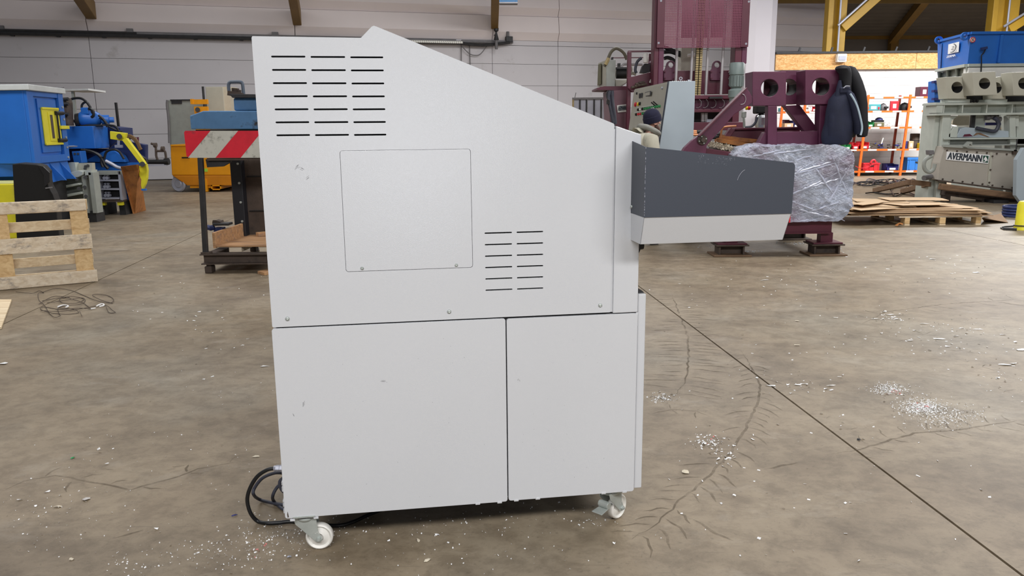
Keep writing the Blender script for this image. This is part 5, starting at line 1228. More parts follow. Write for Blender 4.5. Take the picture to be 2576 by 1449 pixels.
# buttons in rows along the console; photo height -> z
nsl = nslope; nP = con(Yc1, 1.5)
def onc(x, y): return ONP(x, y, nP, nsl)
def btn(x, y, mt, r=.022, n='button'):
    p = onc(x, y); b = B(); b.lathe(p, nslope, [(0, r), (.02, r), (.028, r * .7), (.03, .001)], 10); build(b, n, mt, cab, smooth=True)
for i in range(11): btn(1607 + i * 5.4, 276.5 - i * .9, M_whitep if i == 1 else (M_black if i < 3 else M_green), .018)
for i in range(9): btn(1602 + i * 5.4, 288.5 - i * .8, M_black if i == 0 else (M_red if i in (1, 2) else M_green), .018)
for x in (1597, 1601): pass
btn(1600, 263, M_red, .035, 'stop_button'); btn(1607, 262, M_yelp, .03, 'stop_collar'); btn(1611, 261, M_black, .025)
for x, y in ((1611, 241), (1616, 240)):
    p = onc(x, y); b = B(); b.box(p.x - .02, p.x + .0, p.y - .03, p.y + .03, p.z - .035, p.z + .035); build(b, 'meter', M_steeldk, cab)
p = onc(1631, 237); b = B(); b.prism([p + V((0, -.24, -.03)), p + V((0, .24, -.03)), p + V((0, .24, .035)), p + V((0, -.24, .035))], nslope * .012); build(b, 'display', M_steeldk, cab)
b = B(); b.prism([p + nslope * .012 + V((0, -.2, -.02)), p + nslope * .012 + V((0, .2, -.02)), p + nslope * .012 + V((0, .2, .025)), p + nslope * .012 + V((0, -.2, .025))], nslope * .004); build(b, 'screen', M_beige2, cab)
for (xa, ya, xb, yb) in ((1603, 272, 1652, 264), (1597, 284, 1640, 278)):
    p, q = onc(xa, ya), onc(xb, yb); b = B(); b.bar(p, q, .012, .03, nslope); build(b, 'label_strip', M_greyw, cab)
for (xa, ya) in ((1650, 268), (1655, 266)):
    p = onc(xa, ya); b = B(); b.bar(p, p + nslope * .07 + V((0, 0, .05)), .016); build(b, 'toggle', M_black, cab)
p = onc(1643, 273); b = B(); b.bar(p + V((0, .1, 0)), p + V((0, -.1, .0)), .03, .03); build(b, 'white_tag', M_paper, cab)
p = onc(1667, 222); b = B(); b.cyl(p, p + nslope * .02, .018); build(b, 'lock', M_galv, cab); p = onc(1603, 235); b = B(); b.cyl(p, p + nslope * .02, .018); build(b, 'lock', M_steeldk, cab)

# orange rack with boxes
Yr = 23.35
rack = T('storage_rack', 'orange shelving rack along the white block wall', 'rack', V((A(2160, 443, Yr).x, Yr, 0)))
lean = .0
def rz(y): return A(2260, y, Yr).z
postx = [(1948, 268), (2004, 300), (2084, 240), (2158, 240), (2262, 232), (2352, 240)]
tops = rz(238); XB = [A(x, 443, Yr).x for x, _ in postx]
DXT = (A(2291, 232, Yr).x - A(2262, 443, Yr).x) / (tops) * .9
def rx(xb, z): return xb + DXT * z
for xb in XB:
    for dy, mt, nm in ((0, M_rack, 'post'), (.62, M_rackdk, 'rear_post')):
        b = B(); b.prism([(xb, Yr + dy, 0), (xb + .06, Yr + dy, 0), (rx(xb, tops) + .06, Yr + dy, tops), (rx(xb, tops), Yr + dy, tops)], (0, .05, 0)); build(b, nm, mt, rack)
levels = [rz(243), rz(278), rz(319), rz(374.5), rz(429)]
for i, z in enumerate(levels):
    xa, xe = rx(XB[0], z), rx(XB[-1], z) + .06
    for a, e in zip(XB, XB[1:]):
        x_a, x_e = rx(a, z) + .062, rx(e, z) - .002
        build(B().box(x_a, x_e, Yr + .005, Yr + .04, z - .05, z + .0), 'beam', M_rack, rack)
        for k in range(2):
            xx = x_a + (x_e - x_a) * (.12 + .5 * k); build(B().box(xx, xx + (x_e - x_a) * .22, Yr - .001, Yr + .004, z - .046, z - .004), 'beam_sticker', M_whitep, rack)
        build(B().box(x_a, x_e, Yr + .042, Yr + .6, z - .045, z - .015), 'shelf', M_plankdk if i else M_galv, rack)
b = B(); b.box(rx(XB[0], 0) + .1, XB[-1], Yr + .3, Yr + .34, .02, rz(432) - .06); build(b, 'kick_panel', M_black, rack)
G = 'boxes and tools on the orange rack'
def item(name, label, cat, xl, yt, xr, lvl, mt, kind='bin', dep=.32, Y=None, parts=True, zoff=0):
    z0 = levels[lvl] + .001 + zoff; Y = Y or Yr + .06; ym = (yt + 330) / 2
    xa, xe = A(xl, yt, Y).x, A(xr, yt, Y).x; z1 = A((xl + xr) / 2, yt, Y).z
    if z1 - z0 < .05: z1 = z0 + .12
    t = T(name, label, cat, ((xa + xe) / 2, Y + dep / 2, z0), G); h = z1 - z0
    if kind == 'bin':       # open fronted storage bin
        th = .012
        b = B(); b.box(xa, xe, Y, Y + dep, z0, z0 + th); b.box(xa, xa + th, Y, Y + dep, z0, z0 + h * .9); b.box(xe - th, xe, Y, Y + dep, z0, z0 + h * .9); b.box(xa, xe, Y + dep - th, Y + dep, z0, z1); b.box(xa, xe, Y, Y + th, z0, z0 + h * .5)
        build(b, 'bin_body', mt, t); build(B().box(xa + (xe - xa) * .25, xa + (xe - xa) * .75, Y - .008, Y, z0 + h * .1, z0 + h * .38), 'label_slot', M_whitep, t)
        build(B().box(xa, xe, Y - .012, Y + .004, z0 + h * .46, z0 + h * .54), 'front_lip', mt, t)
    elif kind == 'crate':
        build(B().box(xa, xe, Y, Y + dep, z0, z0 + h * .82), 'crate_body', mt, t); build(B().box(xa - .012, xe + .012, Y - .012, Y + dep, z0 + h * .82, z1), 'rim', mt, t)
        for k in range(4): x = xa + (xe - xa) * (.08 + .28 * k); build(B().box(x, x + .03, Y - .012, Y, z0 + .02, z0 + h * .8), 'rib', mt, t)
        build(B().box(xa + (xe - xa) * .35, xa + (xe - xa) * .65, Y - .014, Y - .001, z0 + h * .55, z0 + h * .68), 'grip', M_dark, t)
    elif kind == 'box':
        build(B().box(xa, xe, Y, Y + dep, z0, z1), 'box_body', mt, t, bev=.008); build(B().box(xa + (xe - xa) * .3, xa + (xe - xa) * .7, Y - .004, Y, z0 + h * .25, z0 + h * .7), 'label', M_whitep, t)
    elif kind == 'helmet':
        b = B(); c_ = V(((xa + xe) / 2, Y + dep / 2, z0)); w = (xe - xa) / 2
        b.lathe(c_, (0, 0, 1), [(0, w * .8), (.0, w * .95), (h * .35, w), (h * .65, w * .86), (h * .88, w * .52), (h, .001)], 18); build(b, 'shell', mt, t, smooth=True)
        build(B().box(c_.x - w * .2, c_.x + w * .8, Y - .02, Y + .05, z0 + h * .28, z0 + h * .55), 'visor', M_black, t, bev=.01)
    elif kind == 'can':
        b = B(); c_ = V(((xa + xe) / 2, Y + dep / 2, z0)); w = (xe - xa) / 2; b.lathe(c_, (0, 0, 1), [(0, .001), (0, w), (h * .96, w), (h, w * .94), (h, .001)], 18); build(b, 'can_body', mt, t, smooth=True)
        b = B(); b.lathe(c_, (0, 0, 1), [(h * .5, w), (h * .5, w * 1.03), (h * .55, w * 1.03), (h * .55, w)], 18); build(b, 'hoop', M_steeldk, t)
    return t
item('tool_box', 'teal tool box with red latches on the upper rack shelf', 'box', 2181, 262, 2216, 1, M_teal, 'box')
tt = bpy.data.objects['tool_box']
for x in (2184, 2211): build(B().pb(x - 2, 269, x + 2, 275, Yr + .05, .01), 'latch', M_red, tt)
item('welding_helmet', 'grey welding helmet beside the teal tool box', 'helmet', 2219, 259, 2238, 1, M_cablegrey, 'helmet', .3)
t = item('red_tray', 'red tray leaning on edge between two helmets', 'tray', 2241, 254, 2262, 1, M_red, 'box', .06)
item('black_helmet', 'black helmet by the orange upright on the upper shelf', 'helmet', 2270, 257, 2297, 1, M_black, 'helmet', .34)
item('bottle_carrier', 'white carrier seen between the wine red blocks and braces', 'carrier', 2018, 268, 2042, 1, M_whitep, 'crate')
item('storage_bin', 'red bin beside the white carrier behind the wine red brace', 'bin', 2043, 266, 2055, 1, M_red, 'bin')
item('storage_bin', 'small teal bin seen above the wine red diagonal brace', 'bin', 1967, 271, 1978, 1, M_teal, 'bin')
item('storage_bin', 'green open bin on the second shelf beside the jackets', 'bin', 2183, 305, 2199, 2, M_green, 'bin')
t = item('tool_case', 'olive case with a black tray on the second shelf', 'case', 2200, 308, 2225, 2, M_olive, 'box')
build(B().pb(2201, 302, 2224, 307.5, Yr + .08, .25), 'tray', M_black, t); b = B(); b.lathe(A(2211, 302, Yr + .25), (0, 0, 1), [(0, .11), (.04, .1), (.07, .05), (.08, .001)], 14); build(b, 'blue_cap', M_navyp, t, smooth=True)
t = T('paper_bundle', 'crumpled bundle of white paper beside the olive case', 'paper', A(2234, 317, Yr + .2), G); b = B()
for k in range(60):
    p = V((A(2234, 312, Yr + .2).x + random.uniform(-.09, .09), Yr + random.uniform(.08, .3), levels[2] + .01 + random.uniform(.005, .12))); s = .035
    b.add([p, p + V((random.uniform(-s, s), random.uniform(-s, s), random.uniform(-.008, s))), p + V((random.uniform(-s, s), random.uniform(-s, s), random.uniform(-.008, s)))], [(0, 1, 2)])
build(b, 'crumpled_sheet', M_paper, t, kind='stuff')
item('cardboard_box', 'small brown box seen under the wine red diagonal brace', 'box', 1974, 310, 1996, 2, M_card, 'box')
item('storage_bin', 'dark red bin behind the wine red diagonal brace', 'bin', 1974, 301, 1992, 2, M_wine, 'bin', .2, Yr + .4)
item('storage_bin', 'navy bin beside the small brown box', 'bin', 1997, 303, 2008, 2, M_navyp, 'bin')
item('storage_bin', 'red open bin on the third shelf left of the orange upright', 'bin', 2145, 358, 2162, 3, M_red, 'bin')
item('storage_bin', 'red open bin on the third shelf right of the orange upright', 'bin', 2164, 356, 2187, 3, M_red, 'bin', .3, Yr + .08)
item('storage_bin', 'green bin just above the film wrapped load', 'bin', 2126, 362, 2141, 3, M_green, 'bin')
item('white_rag', 'small white rag beside the red bin on the third shelf', 'rag', 2187, 367, 2193, 3, M_paper, 'helmet', .16)
t = T('tool_heap', 'heap of dark hand tools and rags on the third shelf', 'tools', V((A(2245, 370, Yr).x, Yr + .2, levels[3])), G)
for k in range(26):
    x = A(random.uniform(2208, 2272), 370, Yr).x; p = V((x, Yr + random.uniform(.08, .4), levels[3] + random.uniform(.015, .14))); a = random.uniform(0, 6.28); l = random.uniform(.06, .16)
    b = B(); b.bar(p, p + V((l * math.cos(a), l * .3 * math.sin(a), random.uniform(-.01, .04))), random.uniform(.02, .05)); build(b, 'tool', random.choice((M_steeldk, M_rustdk, M_cablegrey, M_navyp, M_olive)), t)
b = B(); b.bar(A(2217, 362, Yr + .1), A(2222, 347, Yr + .15), .02); build(b, 'white_handle', M_whitep, t)
item('blue_bottle', 'blue container beside the brown carton on the third shelf', 'bottle', 2278, 355, 2286, 3, M_navyp, 'can', .14)
item('carton', 'brown carton beside the dark can on the third shelf', 'box', 2287, 355, 2299, 3, M_card, 'box')
item('metal_can', 'tall dark can on the third shelf', 'can', 2298, 336, 2321, 3, M_rustdk, 'can', .34, Yr + .2)
item('yellow_case', 'yellow case at the right end of the third shelf', 'case', 2314, 360, 2348, 3, M_yelp, 'box', .16)
t = item('face_shield', 'dark face shield resting on the yellow case', 'helmet', 2323, 338, 2346, 3, M_steeldk, 'helmet', .15, None, True, rz(360) - levels[3] + .0)
item('red_crate', 'red crate with a tool on top on the lowest shelf', 'crate', 2173, 410, 2213, 4, M_red, 'crate'); tt = bpy.data.objects['red_crate']
b = B(); b.tube([A(x, y, Yr + .05) for x, y in ((2190, 410), (2194, 404), (2200, 403), (2202, 408))], .03, 8); build(b, 'grinder', M_red, tt, smooth=True)
b = B(); b.tube([A(x, y, Yr + .0) for x, y in ((2152, 418), (2165, 423), (2185, 419), (2208, 407))], .008, 6); build(b, 'red_cord', M_red, tt)
item('storage_bin', 'navy bin on the lowest shelf left of the upright', 'bin', 2231, 412, 2261, 4, M_navyp, 'bin')
item('blue_crate', 'bright blue crate on the lowest shelf', 'crate', 2284, 396, 2340, 4, M_bluep, 'crate', .45)
item('red_plate', 'dark red panel standing on top of the rack by the wall', 'box', 2316, 218, 2338, 0, M_wine, 'box', .3)
t = T('switch_panel', 'white wall switch panel above the rack, left of the blue bracket', 'switch', A(2345, 235, PYY - .1))
Q5(2340, 224, 2353, 246, PYY - .16, .12, 'panel', M_whitep, t); Q5(2344, 229, 2348, 240, PYY - .18, .02, 'switch', M_grey, t)

# blue hopper machine behind
Yh1, Yh2 = 17.0, 18.6
hop = T('hopper_machine', 'blue topped granulator hopper on a pale grey body, upper right', 'machine', V((A(2450, 200, Yh1).x, Yh1, 0)))
cz_t, cz_b = A(2442, 84, Yh1).z, A(2428, 161, Yh1).z
C0 = V((A(2438, 120, Yh1).x, Yh1, 0)); C1 = V((A(2363, 130, Yh2).x, Yh2, 0)); C2 = C0 + V((4.2, .0, 0)); CB = V((C1.x * 1.066 + .06, C1.y * 1.064, 0))
def ring_(z, s=0): return [p + V((0, 0, z)) for p in (C1 + V((-s, s, 0)), C0 + V((-s * .3, -s, 0)), C2 + V((0, -s, 0)), C2 + V((0, 2.2, 0)), CB + V((-s * .6, s, 0)))]
b = B(); o_, i_ = ring_(cz_t, .04), ring_(cz_b); vs = o_ + i_; n = 5
b.add(vs, [(k, (k + 1) % n, (k + 1) % n + n, k + n) for k in range(n)] + [tuple(range(n, 2 * n))]); 
hp = build(b, 'hopper', M_blue, hop); md = hp.modifiers.new('wall', 'SOLIDIFY'); md.thickness = .03
for a, e in ((C1, C0), (C0, C2)):
    b = B(); b.bar(a + V((-.03, -.05, cz_t)), e + V((-.01, -.05, cz_t)), .1, .05); build(b, 'hopper_rim', M_blue, hop)
for x, y, Y in ((2363, 101, 18.55), (2429, 91, 17.15)):
    b = B(); c_ = A(x, y, Y - .1); b.lathe(c_, (0, 1, 0), [(0, .045), (0, .085), (.05, .085), (.05, .045), (0, .045)], 18); build(b, 'lifting_eye', M_blue, hop)
def hf(u, z, o=0):         # left face of the hopper
    p0, p1 = C1.lerp(C0, u) + V((-.04 * (z), -.04 * z, 0)), 0; nn = V((-(C0 - C1).y, (C0 - C1).x, 0)).normalized(); nn = nn if nn.x < 0 else -nn
    return p0 + nn * o + V((0, 0, cz_b + (cz_t - cz_b) * z))
b = B(); b.prism([hf(.05, .02, .02), hf(.12, .02, .02), hf(.12, .9, .02), hf(.05, .9, .02)], (-.01, -.03, 0)); build(b, 'rib', M_blue, hop)
lw = B(); lw.prism([hf(.36, .46, .02), hf(.72, .46, .02), hf(.72, .80, .02), hf(.36, .80, .02)], (-.006, -.012, 0)); build(lw, 'logo_plate', M_paper, hop)
exl = (hf(.8, .6) - hf(.4, .6)).normalized()
text('Z', 'logo_letter', M_logo_dk, hop, hf(.55, .62, .045), exl, (0, 0, 1), .095, 2.4, .002, .2, 0)
b = B(); cc = hf(.54, .63, .045)
b.tube([cc + exl * (.2 * math.cos(R(a))) + V((0, 0, .085 * math.sin(R(a)))) for a in range(-110, 75, 12)], .007, 6, 1); build(b, 'logo_arc', M_logo_dk, hop)
text('ZERMA', 'lettering', M_paper, hop, hf(.52, .36, .045), exl, (0, 0, 1), .066, 2.3, .002, 0, 0, (-.008, 0, .008))
Yr_ = Yh1 - .05
def hr(x, y, o=.0): return A(x, y, Yr_ - o)
b = B(); c_ = A(2447, 100, Yr_ - .03); b.cyl(c_, c_ + V((0, .012, 0)), .055, n=20); build(b, 'warning_sticker', M_sign_wht, hop)
b = B(); b.tube([c_ + V((.05 * math.cos(R(a)), -.004, .05 * math.sin(R(a)))) for a in range(0, 361, 20)], .007, 6, 1); b.bar(c_ + V((-.035, -.006, .035)), c_ + V((.035, -.006, -.035)), .012, .006); build(b, 'warning_ring', M_red, hop)
b = B(); b.bar(c_ + V((-.01, -.004, -.025)), c_ + V((.012, -.004, .03)), .02, .004); build(b, 'warning_figure', M_logo_dk, hop)
b = B(); b.prism([A(2518, 88, Yr_ - .02), A(2525, 86, Yr_ - .02), A(2516, 157, Yr_ - .02), A(2510, 158, Yr_ - .02)], (0, .06, 0)); build(b, 'rib', M_blue, hop)
b = B(); b.bar(A(2468, 123, Yr_ - .06), A(2483, 120, Yr_ - .06), .05, .05); build(b, 'sensor', M_navy, hop)
tube([(2480, 122), (2474, 134), (2469, 140), (2469, 160), (2468, 182)], Yr_ - .05, .012, 'sensor_cable', M_rub, hop)
bz = A(2430, 232, Yh1).z
zl_ = cz_b - .7
b = B(); b.prism([p + V((0, 0, zl_)) for p in (C1 + V((.15, .2, 0)), C0 + V((.1, .1, 0)), C2 + V((0, .1, 0)), C2 + V((0, 2.0, 0)), CB + V((.25, 0, 0)))], (0, 0, .7)); build(b, 'body', M_greyw, hop)
b = B(); b.box(C0.x + .9, C2.x - .2, C0.y + .25, C0.y + 1.8, 0.0, zl_); build(b, 'lower_body', M_greyw, hop)
b = B(); b.bar(C1 + V((0, 0, cz_b - .03)), C0 + V((0, 0, cz_b - .03)), .12, .06); b.bar(C0 + V((0, 0, cz_b - .03)), C2 + V((0, 0, cz_b - .03)), .12, .06); build(b, 'flange', M_greyw, hop)
for u in (.02, .33, .64, .97):
    p = C1.lerp(C0, u); b = B(); b.prism([p + V((-.06, -.08, cz_b - .06)), p + V((.2, .2, cz_b - .06)), p + V((.2, .2, cz_b - .62))], V((.03, .0, 0))); build(b, 'gusset', M_greyw, hop)
Q5(2436, 169, 2640, 196, Yh1 - .06, .2, 'lit_ledge', M_whitep, hop, .01)  # ledge coloured white for the light that falls on it
P5([(2352, 204), (2372, 200), (2372, 258), (2350, 258)], 18.2, .3, 'blue_bracket', M_blue, hop, .01)
for y in (203, 226, 246): Q5(2349, y, 2368, y + 6, 18.1, .1, 'blue_clamp', M_navyp, hop)

# grey press with name plate
Ya = 15.6
av = T('grey_press', 'pale grey portal press with a name plate, at the right border', 'machine', V((A(2460, 480, Ya).x, Ya, 0)))
def vleg(xt, yt, xb, w, Y, d, z0=0.0, nm='leg', mt=M_greyw):
    x0_ = A(xb, 470, Y).x; b = B(); zt_ = A(xt, yt, Y).z; xT = A(xt, yt, Y).x; ww = w / 2000 * Y
    b.prism([(x0_, Y, z0), (x0_ + ww, Y, z0), (xT + ww, Y, zt_), (xT, Y, zt_)], (0, d, 0)); return build(b, nm, mt, av, bev=.01)
vleg(2356, 258, 2335, 22, Ya, .5); vleg(2372, 290, 2357, 20, Ya - .12, .1); vleg(2382, 292, 2369, 13, Ya - .1, .2)
vleg(2556, 258, 2566, 26, Ya, .5)
vleg(2540, 292, 2549, 15, Ya - .1, .2)
Q5(2354, 258, 2640, 263, Ya - .18, .5, 'beam_flange', M_greyw, av); Q5(2356, 284, 2640, 289, Ya - .18, .5, 'beam_flange', M_greyw, av); Q5(2372, 263, 2640, 284, Ya + .02, .06, 'beam_web', M_greyw, av)
for x in (2373, 2420, 2481, 2545): Q5(x, 263, x + 3, 284, Ya - .16, .18, 'stiffener', M_greyw, av)
Q5(2356, 263, 2372, 284, Ya - .16, .4, 'beam_end', M_greyw, av)
P5([(2384, 291), (2410, 291), (2384, 312)], Ya - .08, .04, 'gusset', M_greyw, av); P5([(2530, 291), (2563, 291), (2563, 318), (2556, 318)], Ya - .08, .04, 'gusset', M_greyw, av)
# bored blocks
def gb(px, c, r, Y, d):
    q = r / 2000 * Y; b = B(); b.lathe(A(*c, Y) + V((0, .004, 0)), (0, 1, 0), [(0, q - .001), (0, q - .006), (d - .01, q - .006), (d - .01, q - .001), (0, q - .001)], 28); build(b, 'bore_liner', M_dark, av, smooth=True)
    c2 = A(*c, Y) + V((q * .4, d + .002, q * .2)); b = B(); b.cyl(c2, c2 + V((0, .01, 0)), q, n=20); build(b, 'bore_blind', M_dark, av)  # dark disc added at the back to blacken the bore like shade
    return bored(px, c, r, Y, d, 'bored_block', paint('warm_grey_enamel', rgb(176, 174, 160), .5, 0, .05), av, .008)
gb([(2377, 194), (2427, 192), (2432, 249), (2383, 249)], (2408, 220), 14, Ya - .15, .32)
gb([(2445, 182), (2504, 180), (2509, 239), (2451, 240)], (2477, 210), 14, Ya - .5, .34)
gb([(2495, 196), (2524, 192), (2530, 249), (2497, 249)], (2506, 221), 14, Ya - .15, .32)
gb([(2545, 182), (2606, 180), (2606, 240), (2550, 240)], (2576, 210), 14, Ya - .5, .34)
Q5(2386, 250, 2440, 258, Ya - .1, .3, 'block_seat', M_greyw, av); Q5(2484, 250, 2534, 258, Ya - .1, .3, 'block_seat', M_greyw, av)
Q5(2380, 204, 2600, 256, Ya + .2, .05, 'bore_shade_sheet', M_dark, av)  # dark sheet added behind the blocks so the bores look shaded
for x in (2440, 2448, 2456): b = B(); b.cyl(A(x, 254, Ya), A(x + 4, 255, Ya), .03, n=8); build(b, 'pin', M_steeldk, av)
# ram and hydraulics in the portal
Q5(2455, 289, 2479, 322, Ya + .1, .2, 'ram', M_greyw, av, .01); Q5(2444, 289, 2453, 326, Ya + .05, .06, 'valve', M_steeldk, av)
P5([(2408, 340), (2416, 324), (2430, 320), (2540, 330), (2552, 342), (2552, 346), (2408, 346)], Ya - .05, .35, 'ram_plate', M_pblue, av, .01)
P5([(2383, 343), (2400, 318), (2412, 318), (2408, 346), (2383, 346)], Ya - .1, .3, 'cover', M_greyw, av, .01)
b = B(); b.lathe(A(2393, 333, Ya - .05), (0, 1, 0), [(0, .001), (0, .12), (.1, .14), (.25, .1), (.25, .001)], 14); build(b, 'white_sack', M_paper, av, smooth=True)
Q5(2376, 346, 2640, 350, Ya - .18, .4, 'table_flange', M_greyw, av); Q5(2380, 350, 2640, 363, Ya + .0, .2, 'table_web', M_grey, av); Q5(2376, 363, 2640, 366, Ya - .18, .4, 'table_flange', M_grey, av)
tube([(2456, 322), (2480, 327), (2500, 330), (2508, 325), (2512, 312), (2508, 302), (2500, 297)], Ya - .1, .035, 'hose', M_rubgrey, av)
for x, y in ((2484, 296), (2494, 294), (2505, 294), (2512, 300)): b = B(); b.cyl(A(x - 4, y, Ya), A(x + 5, y, Ya), .05, n=10); build(b, 'valve', M_cablegrey, av, smooth=True)
Q5(2480, 308, 2548, 315, Ya + 1.2, .1, 'blue_rail', M_navyp, av)
P5([(2424, 344), (2428, 338), (2440, 337), (2448, 343)], Ya - .2, .03, 'leather_strip', M_wine, av); P5([(2450, 342), (2458, 334), (2466, 334), (2490, 345), (2486, 345), (2462, 338)], Ya - .2, .03, 'leather_strip', M_plankdk, av)
b = B(); b.bar(A(2540, 296, Ya + .8), A(2524, 326, Ya + .8), .08); build(b, 'rust_bar', M_rust, av)
P5([(2400, 291), (2440, 291), (2438, 315), (2414, 316), (2396, 312)], Ya + .7, .1, 'tarpaulin', M_paperb, av, .01)
# lower box with name plate (tilted)
Yn_ = Ya - .3
P5([(2376, 368), (2640, 384), (2640, 489), (2358, 453), (2364, 410)], Yn_, .55, 'press_box', paint('taupe_grey_enamel', rgb(168, 162, 152), .5, 0, .04, 4), av, .01)
P5([(2376, 365), (2640, 380), (2640, 385), (2376, 370)], Yn_ - .06, .1, 'box_flange', M_grey, av); P5([(2358, 452), (2640, 488), (2640, 493), (2362, 456)], Yn_ - .05, .12, 'box_flange', M_rustdk, av)
P5([(2491, 383), (2497, 383), (2490, 466), (2484, 465)], Yn_ - .02, .02, 'box_strip', M_beige, av)
for i in range(9): b = B(); c_ = A(2382 + i * 25, 378.5 + i * 1.55, Yn_ - .005); b.cyl(c_, c_ + V((0, -.02, 0)), .016, n=6); build(b, 'bolt', M_rustdk, av)
for i in range(8): b = B(); c_ = A(2371 + i * 25, 450.5 + i * 3.1, Yn_ - .005); b.cyl(c_, c_ + V((0, -.02, 0)), .016, n=6); build(b, 'bolt', M_rustdk, av)
for x, y in ((2491, 427), (2488, 459), (2496, 393)): b = B(); c_ = A(x, y, Yn_ - .02); b.cyl(c_, c_ + V((0, -.02, 0)), .016, n=6); build(b, 'bolt', M_rustdk, av)
P5([(2382, 381), (2490, 390), (2486, 412), (2380, 402)], Yn_ - .018, .016, 'name_plate', M_paper, av)
a_, e_ = A(2384, 392.5, Yn_ - .02), A(2471, 400, Yn_ - .02); ex2 = (e_ - a_)
text('AVERMANN', 'lettering', M_logo_dk, av, a_.lerp(e_, .5), ex2, V((-ex2.z, 0, ex2.x)), .185, .66, .002, 0, 0, (-.006, -.003, 0, .003, .006))
b = B(); b.prism([A(2473.5, 391, Yn_ - .02), A(2487, 392.3, Yn_ - .02), A(2485, 409.5, Yn_ - .02), A(2472, 408, Yn_ - .02)], (0, -.003, 0)); build(b, 'logo_square', M_logo_gr, av)
b = B(); Yl = Yn_ - .026; b.prism([A(2479.5, 393, Yl), A(2485, 403, Yl), A(2482, 402, Yl), A(2479, 406, Yl), A(2476.5, 401.5, Yl), A(2473.5, 402, Yl)], (0, -.002, 0)); build(b, 'logo_arrow', M_paper, av)
b = B(); b.tube([A(2473, 404.5, Yl), A(2476, 406.8, Yl), A(2479, 406, Yl), A(2482, 404, Yl), A(2484.5, 404.8, Yl)], .006, 5, 3); build(b, 'logo_wave', M_paper, av)
P5([(2426, 369), (2440, 356), (2446, 357), (2446, 366), (2440, 362), (2434, 371)], Yn_ - .12, .1, 'latch', M_grey, av); 
Q5(2550, 377, 2558, 388, Yn_ - .06, .06, 'dark_latch', M_rustdk, av); tube([(2560, 350), (2557, 366), (2556, 378)], Yn_ - .1, .01, 'wire', M_steeldk, av)
P5([(2558, 402), (2576, 372), (2640, 372), (2640, 540), (2576, 520), (2556, 492)], Yn_ - .8, .1, 'side_cheek', M_pblue, av)
floorbox(2580, 500, 2640, Yn_ - .79, .09, 'cheek_foot', M_pblue, av)
P5([(2338, 378), (2350, 378), (2352, 388), (2339, 390)], Ya - .4, .15, 'valve', M_cablegrey, av, .01)
tube([(2344, 392), (2328, 402), (2324, 416), (2328, 428), (2338, 433), (2348, 426), (2352, 412)], Ya - .35, .035, 'hose', M_grey, av)
b = B(); b.cyl(A(2324, 448, Ya - .2), A(2342, 444, Ya - .1), .05, n=10); build(b, 'pipe_end', M_cablegrey, av, smooth=True)
floorbox(2500, 504, 2538, Ya - .6, .3, 'support_block', M_steeldk, av)
# beams under the box
t = T('timber_beam', 'old timber beam wedged under the name plate box', 'beam', V((A(2460, 480, Yn_ + .1).x, Yn_, 0)))
b = B(); b.bar(A(2364, 469, Yn_ - .2), A(2575, 496, Yn_ - .2), .14, .12); build(b, 'beam', M_plankdk, t, bev=.02)
b = B(); b.bar(A(2372, 481, Yn_ + .1), A(2575, 510, Yn_ + .1), .2, .14); build(b, 'steel_runner', M_rustdk, t)
for x in (2380, 2470, 2545): floorbox(x, 490 + (x - 2380) * .13, x + 12, Yn_ + .0, .2, 'packing', M_rustdk, t)
# loose cover plate frames and cables left of it
Yl_ = 15.0
t = T('plank_frame', 'rough timber frame propped on the floor behind the cardboard sheets', 'timber', V((A(2260, 480, Yl_).x, Yl_, 0)))
pA, pB, pC, pD = FL(2200, 485), A(2290, 458, 15.6), A(2336, 463, 15.6), FL(2270, 488)
for p, q in ((pA, pB), (pB, pC), (pD, pC)):
    b = B(); p = V((p.x, p.y, max(p.z, .05))); q = V((q.x, q.y, max(q.z, .05))); b.bar(p, q, .1, .1); build(b, 'plank', M_plankdk, t, bev=.008)
b = B(); b.bar(FL(2292, 472, .05), FL(2318, 468, .05), .2, .02); build(b, 'yellow_board', M_card, t)
t = T('cable_heap', 'loose heap of dark cables on the floor behind the timber frame', 'cable', FL(2260, 460))
for k in range(9):
    px = [(2130 + k * 8, 461 + (k % 3) * 2)]
    for j in range(6): px.append((2150 + k * 6 + j * 28 + random.uniform(-10, 10), 458 + random.uniform(-9, 8) + (j % 2) * 4))
    b = B(); b.tube([FL(max(min(x, 2340), 2110), min(max(y, 449), 468), .03 + .02 * (k % 3)) for x, y in px], .014, 6); build(b, 'cable', M_rub if k % 3 else M_rubgrey, t, smooth=True)
for px in ([(2242, 480), (2250, 492), (2262, 490), (2275, 478), (2282, 470)], [(2300, 480), (2320, 486), (2332, 487)], [(2178, 486), (2200, 484), (2230, 488), (2260, 487)], [(2270, 478), (2290, 485), (2305, 492)], [(2255, 462), (2250, 468), (2240, 478)]):
    b = B(); b.tube([FL(x, y, .03) for x, y in px], .014, 6); build(b, 'cable', M_rub, t, smooth=True)

# low pallet with loose cardboard
cpal = T('low_pallet', 'wooden pallet lying flat under the pile of cardboard sheets', 'pallet', FL(2360, 560))
cpA, cpB = FL(2262, 567), FL(2468, 566); CY = (cpA.y + cpB.y) / 2
CM = Matrix.Translation(V((cpB.x, CY, 0)))
wP = cpB.x - cpA.x + .1
for i, (xa, xb) in enumerate(((2276, 2289), (2364, 2379), (2455, 2468))):
    x_a, x_b = A(xa, 560, CY).x, A(xb, 560, CY).x
    for yy in (0, .5, 1.0): build(B().box(x_a, x_b, CY + yy, CY + yy + .14, .022, .115), 'block', M_palend, cpal, bev=.006)
    build(B().box(x_a, x_b, CY, CY + 1.14, .0, .02), 'runner', M_pal, cpal)
for k in range(6): build(B().box(cpA.x - .02, cpB.x + .02, CY + k * .2, CY + k * .2 + .15, .117, .137), 'deck_board', M_palgrey, cpal)
GC = 'loose cardboard sheets piled on the low pallet'
